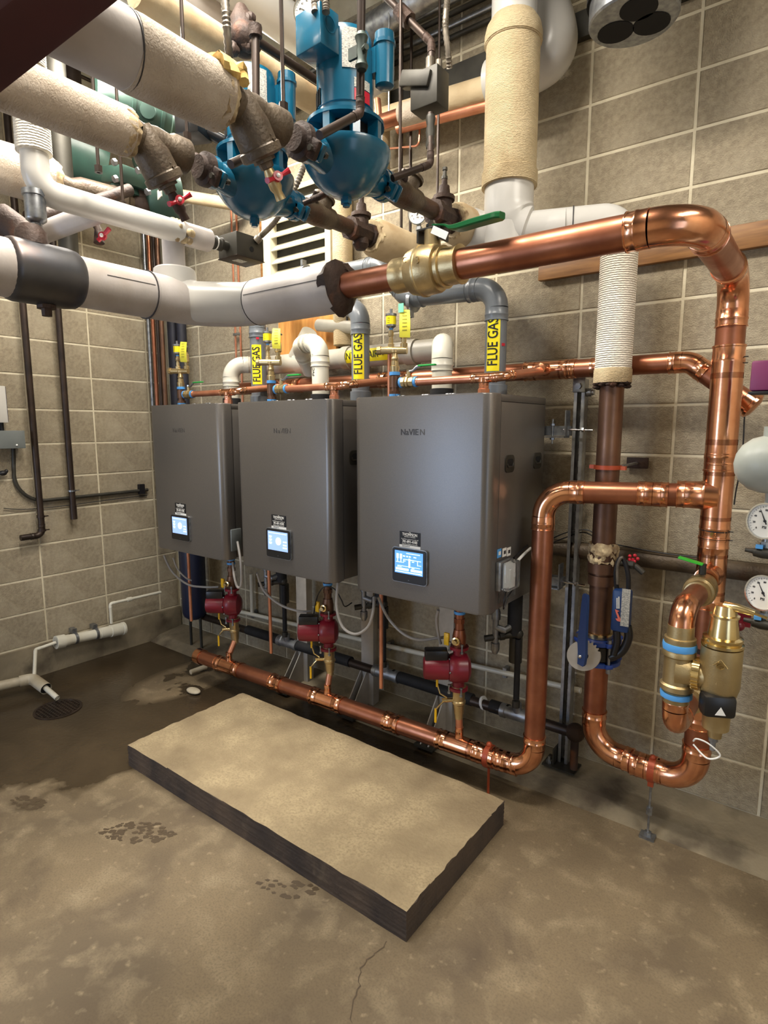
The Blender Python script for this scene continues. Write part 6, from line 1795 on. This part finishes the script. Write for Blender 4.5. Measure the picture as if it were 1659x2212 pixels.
e1 = P(70, 1466, z=.085); e0 = P(-120, 1508, z=.09); dz = P(100, 1488, z=.055)
b = bmn(); cyl(b, e0, e1 + (e0 - e1).normalized() * .05, .028, 20); obj('pipe', b, M['pvc_dirty'], t)
b = bmn(); tube(b, smooth_path([e1 + (e0 - e1).normalized() * .07, e1, dz], .04, 8), .034, 20, cap=False); obj('open_elbow', b, M['pvc_dirty'], t)
b = bmn(); lathe(b, [(0, .0), (.001, .031)], dz - (dz - e1).normalized() * .012, (dz - e1), 16); obj('dark_mouth', b, M['dark'], t)
g0 = dz - (dz - e1) * .25 + V((0, 0, .006)); g1 = P(124, 1508, z=.02)
b = bmn(); tube(b, [g0, g1], .0155, 14, cap=False); tube(b, [g0, g1 - (g1 - g0).normalized() * .002], .009, 12); obj('inner_tube', b, M['pvc'], t)

DRN = V((-3.405, 1.405, 0))
t = thing('floor_drain', 'round dark floor drain grate with square holes in the wet floor', 'drain', DRN)
b = bmn(); lathe(b, [(0, .125), (.004, .125), (.005, .112), (.001, .110)], DRN, (0, 0, 1), 36); obj('rim', b, M['steel_dark'], t)
b = bmn(); lathe(b, [(.0, .0), (.0003, .111), (.0006, 0)], DRN, (0, 0, 1), 30); obj('pit', b, M['dark'], t)
b = bmn()
for k in range(-5, 6):
    w2 = math.sqrt(max(0, .108 ** 2 - (k * .02) ** 2))
    box(b, DRN + V((k * .02, 0, .0030)), (.008, 2 * w2, .0040)); box(b, DRN + V((0, k * .02, .0036)), (2 * w2, .008, .0040))
obj('grate', b, M['steel_dark'], t)
b = bmn(); tube(b, [P(412, 1452, z=.03), P(445, 1440, z=.03)], .016, 10); tag(obj('pipe_offcut', b, M['pvc_dirty']), 'short pipe offcut lying on the wet floor left of the copper header', 'offcut')
b = bmn(); ball(b, P(418, 1492, z=.015), .04, (1.4, .8, .35), seg=14); tag(obj('pale_stone', b, M['pvc_dirty']), 'pale oval lump lying on the dark floor near the pad corner', 'stone')


def print_mark(name, label, c, size, ang, seed, n=34):
    """damp boot-sole print: many thin flat lugs"""
    rr = random.Random(seed)
    b_ = bmn()
    R_ = Matrix.Rotation(ang, 3, 'Z')
    for k in range(n):
        px_, py_ = rr.uniform(-1, 1), rr.uniform(-1, 1)
        if px_ ** 2 + py_ ** 2 > 1 or -.25 < px_ < -.1: continue
        o_ = V((px_ * size, py_ * size * .42, 0))
        m_ = rr.randint(4, 6); rad = rr.uniform(.006, .013)
        pts = [R_ @ (o_ + V((math.cos(2 * PI * q / m_ + px_) * rad * rr.uniform(.7, 1.3) * 1.3, math.sin(2 * PI * q / m_ + px_) * rad * rr.uniform(.6, 1.1), 0))) + V(c) for q in range(m_)]
        prism(b_, pts, (0, 0, rr.uniform(.0002, .0011)))
    tag(obj(name, b_, M['stain']), label, 'footprint', kind='stuff')


print_mark('footprint', 'damp boot print on the dry floor left of the pad', P(300, 1798, z=0), .15, .62, 3, 120)
print_mark('footprint', 'faint damp boot print beside the front edge of the pad', P(620, 1915, z=0), .11, .5, 5, 30)
print_mark('footprint', 'damp boot print at the edge of the wet patch at far left', P(62, 1735, z=0), .09, .3, 8, 80)

# ------------------------------------------------------------------ overhead steel piping, hangers, conduits
def rod(u, v0, v1, t_, label, r=.005, m=None):
    p0 = P(u, v0, t=t_); x_, y_ = p0.x, p0.y
    z1 = P(u, v1, x=x_).z if abs(x_) > .3 else P(u, v1, y=y_).z
    b_ = bmn(); cyl(b_, (x_, y_, z1), (x_, y_, CZ), r, 8)
    return tag(obj('hanger_rod', b_, m or M['steel_dark']), label, 'rod')


# hanger rods: drop from the ceiling to the pipes
for (x_, y_, z_, lab) in (
        (-1.265, 1.22, PZ + .05, 'thin hanger rod meeting the iron pipe before the nearest blue pump'),
        (-1.615, 1.16, PZ + .05, 'thin hanger rod behind the yellow frayed insulation'),
        (-1.262, 1.76, PZ + .03, 'thin hanger rod right of the nearest blue pump'),
        (-1.63, 1.80, PZ + .03, 'thin hanger rod between the two blue pumps discharge pipes'),
        (-1.93, 1.05, PZ - .0, 'thin hanger rod at upper left between insulated pipes'),
        (-2.09, 1.22, SZ + .03, 'thin hanger rod in front of the green pump'),
        (-1.45, 2.3, 2.55, 'thin hanger rod near the back wall behind the capacitor')):
    b = bmn(); cyl(b, (x_, y_, z_), (x_, y_, CZ), .0055, 8); lathe(b, [(0, .013), (.02, .013)], (x_, y_, z_), (0, 0, 1), 6); tag(obj('hanger_rod', b, M['steel_dark']), lab, 'rod')

# dark oil-line style steel pipes
def blackpipe(label, pts, r=.0125, R=.02, fit=None):
    t_ = thing('steel_pipe', label, 'pipe', pts[0])
    piperun(t_, pts, r, STEEL, RUST, R=R, cl=.028, seg=12, n=5)
    return t_


tp = 1.60
t = blackpipe('dark steel pipe with petcock dropping in front of the nearest blue pump', [P(781, -40, t=1.55), P(778, 245, t=1.62), P(690, 292, t=1.50)], .0115)
b = bmn(); c = P(781, 112, t=1.57); lathe(b, [(-.045, .013), (-.035, .018), (-.02, .013), (0, .016), (.02, .013), (.035, .018), (.045, .013)], c, (0, 0, 1), 12); box(b, c + V((-.02, -.01, -.002)), (.03, .008, .03)); cyl(b, c, c + V((.025, -.01, 0)), .008, 8); obj('petcock', b, mat('verdigris_iron', srgb(58, 72, 66), srgb(46, 52, 50), rough=.5, metal=.3, nscale=20), t)
blackpipe('dark steel pipe dropping in front of the farther blue pump', [P(552, 70, t=1.75), P(552, 330, t=1.76), P(498, 355, t=1.68)], .0125)
t = blackpipe('dark steel pipe with coupling leading down into the dark box', [P(820, -20, t=2.0), P(932, 92, t=1.95), P(932, 160, t=1.95)], .0125)
b = bmn(); c = P(873, 34, t=1.98); lathe(b, [(-.03, .02), (-.03, .026), (.03, .026), (.03, .02)], c, P(932, 92, t=1.95) - P(820, -20, t=2.0), 8); obj('union', b, RUST, t)
t = blackpipe('dark steel pipe from the dark box down to the nearest pump flange', [P(930, 245, t=1.93), P(930, 355, t=1.93), P(848, 385, t=1.87)], .011)
b = bmn(); c = P(930, 285, t=1.93); lathe(b, [(-.05, .014), (-.04, .017), (-.02, .013), (0, .017), (.02, .013), (.04, .017), (.05, .014)], c, (0, 0, 1), 10); obj('small_valve', b, M['dkgrey'], t)
blackpipe('short dark steel link between the two blue pumps', [P(722, 408, t=1.95), P(690, 425, t=1.95), P(655, 440, t=1.95)], .010)
t = thing('dark_pump_box', 'dark grey metal control box hanging right of the nearest blue pump', 'box', P(930, 200, t=1.95))
c = P(928, 200, t=1.95)
b = bmn(); box(b, c, (.105, .075, .115), None, .004); obj('box_body', b, M['dkgrey'], t)
b = bmn(); box(b, c + V((-.03, -.03, .035)), (.12, .04, .05), Matrix.Rotation(.3, 3, 'Y'), .006); obj('box_lid', b, M['dkgrey'], t)
b = bmn(); lathe(b, [(0, .013), (.05, .013)], c + V((-.0, .0, .055)), (0, 0, 1), 12); lathe(b, [(0, .011), (.03, .011)], c + V((.035, .0, .055)), (0, 0, 1), 12); obj('conduit_hub', b, M['flex'], t)
t = thing('dark_square_box', 'dark box behind the strainers at upper left of the farther pump', 'box', P(412, 272, t=1.9))
b = bmn(); c = P(418, 270, t=1.95); box(b, c, (.085, .09, .085), Matrix.Rotation(.4, 3, 'Z'), .004); tube(b, [c, P(497, 312, t=2.0)], .018, 10); obj('box_body', b, M['black'], t)

# dark rusty valve cluster at top left of pump and long pipe
t = thing('rusty_valve', 'rusty wrapped valve body at the top left of the nearest blue pump', 'valve', P(535, 80, t=1.9))
b = bmn(); ball(b, P(530, 85, t=1.9), .055, (1, 1, .95), seg=16); tube(b, [P(520, 15, t=1.9), P(522, 45, t=1.9), P(530, 80, t=1.9)], [.018, .04, .05], 12); lathe(b, [(0, .02), (.03, .02)], P(552, 80, t=1.75), (0, 0, 1), 10)
for k in range(24): ball(b, P(528 + random.uniform(-25, 25), 70 + random.uniform(-35, 40), t=1.88), random.uniform(.012, .022), seg=6)
obj('valve_body', b, RUST, t)
blackpipe('dark steel pipe slanting right from the rusty valve behind the pump', [P(555, 88, t=1.85), P(690, 178, t=2.05)], .013)

# overhead white ducts/pipes running away from the viewer
def ypipe(name, label, x_, z_, r, y0, y1, m, cat='pipe'):
    b_ = bmn(); tube(b_, [(x_, y0, z_), (x_, y1 - .02, z_), (x_, y1, z_)], [r, r, r * .93], 28)
    return tag(obj(name, b_, m), label, cat)


pa = P(480, 60, t=2.35)
ypipe('overhead_white_pipe', 'thick white wrapped pipe high overhead left of the rusty valve', pa.x, pa.z, .105, 1.12, pa.y + .05, M['jacket'])
pb = P(700, 110, t=2.6)
t = thing('overhead_bend_pipe', 'white pipe with bend high overhead left of the gauge', 'pipe', (pb.x, pb.y, pb.z))
b = bmn(); tube(b, smooth_path([(pb.x, pb.y - .75, CZ), (pb.x, pb.y - .75, pb.z), (pb.x, 2.5, pb.z)], .16, 10), .078, 24); obj('pipe_cover', b, M['pvcw'], t)
pc_ = P(640, 195, t=2.25)
ypipe('overhead_cream_pipe', 'cream wrapped pipe passing between the two blue pumps overhead', pc_.x, pc_.z, .048, 1.1, 2.2, M['canvas_x'])
gauge(P(667, 27, t=2.0), (.35, -.9, -.35), .052, 'white dial gauge high at the top left of the blue pump', 150)
b = bmn(); cyl(b, P(695, 128, y=2.35), P(1000, -60, y=2.35), .058, 24); tag(obj('round_steel_duct', b, M['galv']), 'round bare steel duct high behind the nearest blue pump', 'duct')
b = bmn(); p = P(812, 100, y=2.5); cyl(b, (p.x, 2.5, 2.85), (p.x, 2.5, 3.5), .07, 20); tag(obj('cream_vertical_pipe', b, M['canvas']), 'cream vertical pipe behind the capacitor of the nearest pump', 'pipe')
p0, p1 = P(845, 95, y=2.55), P(960, 25, y=2.55)
for k in range(4):
    b = bmn(); z_ = p0.z - .05 * k + .06
    cyl(b, (-3.2, 2.585, z_ + .02), (1.7, 2.585, z_ + .02), .012, 10)
    tag(obj('wall_conduit', b, M['dkgrey'] if k % 2 else M['galv'], None), ['highest', 'second highest', 'third highest', 'lowest'][k] + ' of the four conduits running high along the back wall', 'conduit', 'conduits high on the back wall')
b = bmn(); box(b, (-.75, 2.60, p0.z - .24), (4.9, .035, .10)); tag(obj('wall_ledger', b, M['dkgrey']), 'long painted ledger strip under the conduits high on the back wall', 'rail')
for u, lab in ((868, 'left thin vertical pipe in front of the wall right of the pump'), (888, 'right thin vertical copper line near the wall above the dark box')):
    p = P(u, 200, y=2.5); b = bmn(); cyl(b, (p.x, 2.5, 2.15), (p.x, 2.5, CZ), .007, 8); tag(obj('thin_pipe', b, M['steel_dark']), lab, 'pipe')
b = bmn(); tube(b, smooth_path([P(833, 322, y=2.5), P(905, 315, y=2.5), P(908, 250, y=2.5)], .02, 4), .005, 8); tag(obj('thin_copper_line', b, M['copper_thin']), 'thin bent copper line on the wall below the dark box', 'pipe')

# hanging fan canister, top right
CC = P(1368, 48, t=1.95)
t = thing('hanging_canister', 'round grey canister with three dark oval openings hanging at top right', 'canister', CC)
b = bmn(); lathe(b, [(0, 0), (0, .136), (.006, .141), (.12, .141), (.124, .137), (.30, .137), (.30, 0)], CC, (0, 0, 1), 44); obj('canister_shell', b, M['galv'], t)
b = bmn(); lathe(b, [(.07, .142), (.07, .150), (.30, .150), (.30, .142)], CC, (0, 0, 1), 40); obj('dark_band', b, M['dark'], t)
for k, a in enumerate((98, -6, 232)):
    b = bmn(); n = 24
    a = math.radians(a); dd_ = V((RGT.x, RGT.y, 0)) * math.cos(a) + V((.6, -.8, 0)) * math.sin(a)
    cx_, cy_ = CC.x + dd_.x * .064, CC.y + dd_.y * .064
    prism(b, [V((cx_ + math.cos(2 * PI * q / n) * .058, cy_ + math.sin(2 * PI * q / n) * .058, CC.z + .001)) for q in range(n)], (0, 0, -.003))
    obj('oval_opening', b, M['dark'], t)
b = bmn(); cyl(b, (CC.x, CC.y, CC.z + .3), (CC.x, CC.y, CZ), .12, 24); obj('drop_duct', b, M['galv'], t)

# maroon beam near the viewer at top left
b = bmn()
t0 = .85
pts = [P(-250, -200, t=t0), P(210, -200, t=t0), P(150, 0, t=t0), P(0, 118, t=t0), P(-250, 300, t=t0)]
e0, e1 = P(150, 0, t=.9), P(0, 118, t=.9)
ax = (e0 - e1).normalized()
nrm = ax.cross(FWD).normalized()
if nrm.dot(UPV) < 0: nrm = -nrm
mid = (e0 + e1) / 2
Rb = Matrix((ax, nrm.cross(ax).normalized() * -1, nrm)).transposed()
box(b, mid + nrm * .075 + FWD * .0, (1.6, .10, .15), Matrix((ax, nrm.cross(ax), nrm)).transposed(), .004)
tag(obj('maroon_beam', b, M['maroon_steel']), 'dark maroon steel beam crossing the top left corner close to the viewer', 'beam')

# thin copper tubes and bracket high on the left wall
for k in range(4):
    zz_ = P(230, 175, x=-3.6).z + .10 - .07 * k
    b = bmn(); cyl(b, (-3.6, .2, zz_), (-3.6, 2.5, zz_), .010, 10)
    tag(obj('copper_line', b, M['copper_thin'] if k == 0 else M['steel_dark']), ['top', 'second', 'third', 'bottom'][k] + ' thin pipe of the rack high by the left wall', 'pipe', 'pipes high by the left wall')
b = bmn(); p = P(120, 150, t=2.6); cyl(b, (p.x, p.y, 2.2), (p.x, p.y, CZ), .042, 18); lathe(b, [(0, .046), (.04, .046)], (p.x, p.y, p.z + .06), (0, 0, 1), 16); tag(obj('dark_cylinder', b, M['dkgrey']), 'dark vertical metal pipe seen between the two insulated pipes', 'pipe')

# ------------------------------------------------------------------ green pumps behind the insulated pipes
def sc_(prof, k=1.27): return [(h_ * k, r_q * k) for h_, r_q in prof]


t = thing('green_pump', 'big dark green pump with domed motor hood behind the insulated pipes', 'pump', P(300, 300, t=2.794))
hc_ = P(302, 250, t=2.730)
dv = V((.25, .95, -.1)).normalized()
b = bmn(); lathe(b, sc_([(-.16, .0), (-.155, .06), (-.12, .085), (-.04, .095), (.06, .095), (.09, .088), (.10, .07), (.13, .06), (.13, 0)]), hc_, dv, 26); obj('motor', b, M['green'], t)
b = bmn(); box(b, hc_ + V((.0, -.076, -.095)), (0.0635, 0.2032, 0.0381), None, .008); lathe(b, sc_([(0, .028), (.02, .026), (.022, 0)]), hc_ + V((.108, -.025, -.025)), (.8, -.6, -.2), 16); obj('motor_cover', b, M['green'], t)
b = bmn()
for s in (-.05, .05): lathe(b, sc_([(s, .0955), (s, .10), (s + .012, .10), (s + .012, .0955)]), hc_, dv, 26)
obj('motor_rib', b, M['green'], t)
vc_ = P(345, 425, t=2.857)
b = bmn(); lathe(b, sc_([(-.07, .03), (-.06, .08), (-.02, .11), (.03, .115), (.06, .10), (.065, .05)]), vc_, (.3, .9, .1), 28); tube(b, [hc_ + dv * .127, hc_.lerp(vc_, .6), vc_], [.076, .089, .076], 18); obj('volute', b, M['green'], t)
b = bmn(); box(b, P(345, 418, t=2.603), (0.0571, 0.0051, 0.0381), Matrix.Rotation(-.3, 3, 'Z')); obj('nameplate', b, M['cream_tag'], t)
b = bmn(); box(b, P(270, 385, t=2.730), (0.1778, 0.1397, 0.0762), Matrix.Rotation(.2, 3, 'Y'), .012); lathe(b, sc_([(0, .03), (.05, .05), (.09, .05)]), P(262, 372, t=2.730), (.1, .1, -1), 20); obj('bearing_foot', b, M['green'], t)
b = bmn()
for u, v in ((252, 386), (322, 414), (250, 350), (302, 368)): lathe(b, sc_([(0, .012), (.012, .012)]), P(u, v, t=2.578), V((0, -.9, -.4)), 6)
obj('flange_bolt', b, M['galv'], t)
t = thing('green_pump', 'dark green pump body at far left behind the strainer line', 'pump', P(165, 335, t=3.2))
vc2 = P(165, 335, t=3.2)
b = bmn(); lathe(b, sc_([(-.17, .0), (-.16, .08), (-.10, .115), (.03, .12), (.09, .10), (.095, 0)], 1.4), vc2, (.15, 1, -.2), 28); obj('pump_body', b, M['green'], t)
b = bmn(); cyl(b, vc2, (vc2.x, vc2.y, CZ), .05, 16); obj('riser_pipe', b, STEEL, t)
t = thing('check_valve', 'dark iron check valve on the third line feeding the green pump', 'valve', P(190, 420, t=2.667))
s0, s1 = P(118, 395, t=2.540), P(300, 447, t=2.794)
sdv = (s1 - s0).normalized()
b = bmn(); LL = (s1 - s0).length; lathe(b, sc_([(0, .040), (.05, .030), (.08, .042), (.18, .045), (.20, .052), (.23, .052), (.24, .040), (.28, .034)]), s0, sdv, 20); obj('valve_body', b, IRON, t)
b = bmn(); cyl(b, s0 + sdv * .343, s1, .041, 18); obj('nipple', b, RUST, t)
b = bmn(); lathe(b, sc_([(0, .033), (.012, .033)]), s0 + sdv * (.343 + (LL - .343) * .62), sdv, 18); obj('white_band', b, M['white'], t)
b = bmn(); ball(b, s1, .061, seg=16); cyl(b, s1, s1 + V((0, 0, .114)), .051, 16); obj('elbow', b, RUST, t)
t = thing('insulated_pipe', 'grimy white insulated pipe stub at the left edge under the lower thick pipe', 'pipe', P(40, 370, t=2.477))
b = bmn(); tube(b, [s0 - sdv * .9, s0 - sdv * .02], .099, 26); obj('jacket', b, M['jacket_b'], t)
insulation_end(t, s0 - sdv * .01, .085, M['ragged'], 20, .9)
# third drain tap
t = thing('drain_tap', 'small red drain tap hanging below the branch of the slim white line', 'tap', P(215, 510, t=2.15))
c = P(212, 495, t=2.15)
b = bmn(); tube(b, [P(198, 470, t=2.15), c, P(214, 525, t=2.15)], [.012, .013, .019], 12); obj('tap_body', b, RUST, t)
b = bmn(); hc = P(222, 510, t=2.08); lathe(b, [(-.004, .014), (.006, .014)], hc, (.6, -.8, 0), 14); tube(b, [hc, hc + V((.03, .01, .022))], [.007, .008], 8); tube(b, [hc, hc - V((.015, .01, .015))], [.007, .008], 8); obj('tap_handle', b, M['redtap'], t)
b = bmn(); ball(b, hc + V((.006, -.008, 0)), .007, seg=8); obj('handle_screw', b, M['white'], t)
b = bmn(); cyl(b, P(60, 368, x=-3.75), P(525, 445, t=3.6), .035, 16); p = P(300, 415, t=3.3); cyl(b, p, (p.x, p.y, CZ), .005, 6); tag(obj('cream_back_pipe', b, M['canvas_x']), 'cream wrapped pipe running far behind the strainers toward the back wall', 'pipe')

# hairline crack in the floor slab near the pad corner
cr = [(838, 2033), (822, 2052), (800, 2068), (781, 2092), (776, 2130), (764, 2160), (760, 2211)]
b = bmn(); q = [P(u, v, z=0) for u, v in cr]
q = spline(q, 4)
rr = random.Random(4)
L0, R0 = [], []
for k, p in enumerate(q):
    wv = .0012 + rr.uniform(0, .0016); j = rr.uniform(-.004, .004)
    L0.append(b.verts.new(p + V((-wv + j, j, .0006)))); R0.append(b.verts.new(p + V((wv + j, j, .0006))))
for k in range(len(q) - 1): b.faces.new((L0[k], R0[k], R0[k + 1], L0[k + 1]))
tag(obj('floor_crack', b, M['stain'], smooth=False), 'thin crack in the concrete floor running away from the pad front corner', 'crack', kind='stuff')
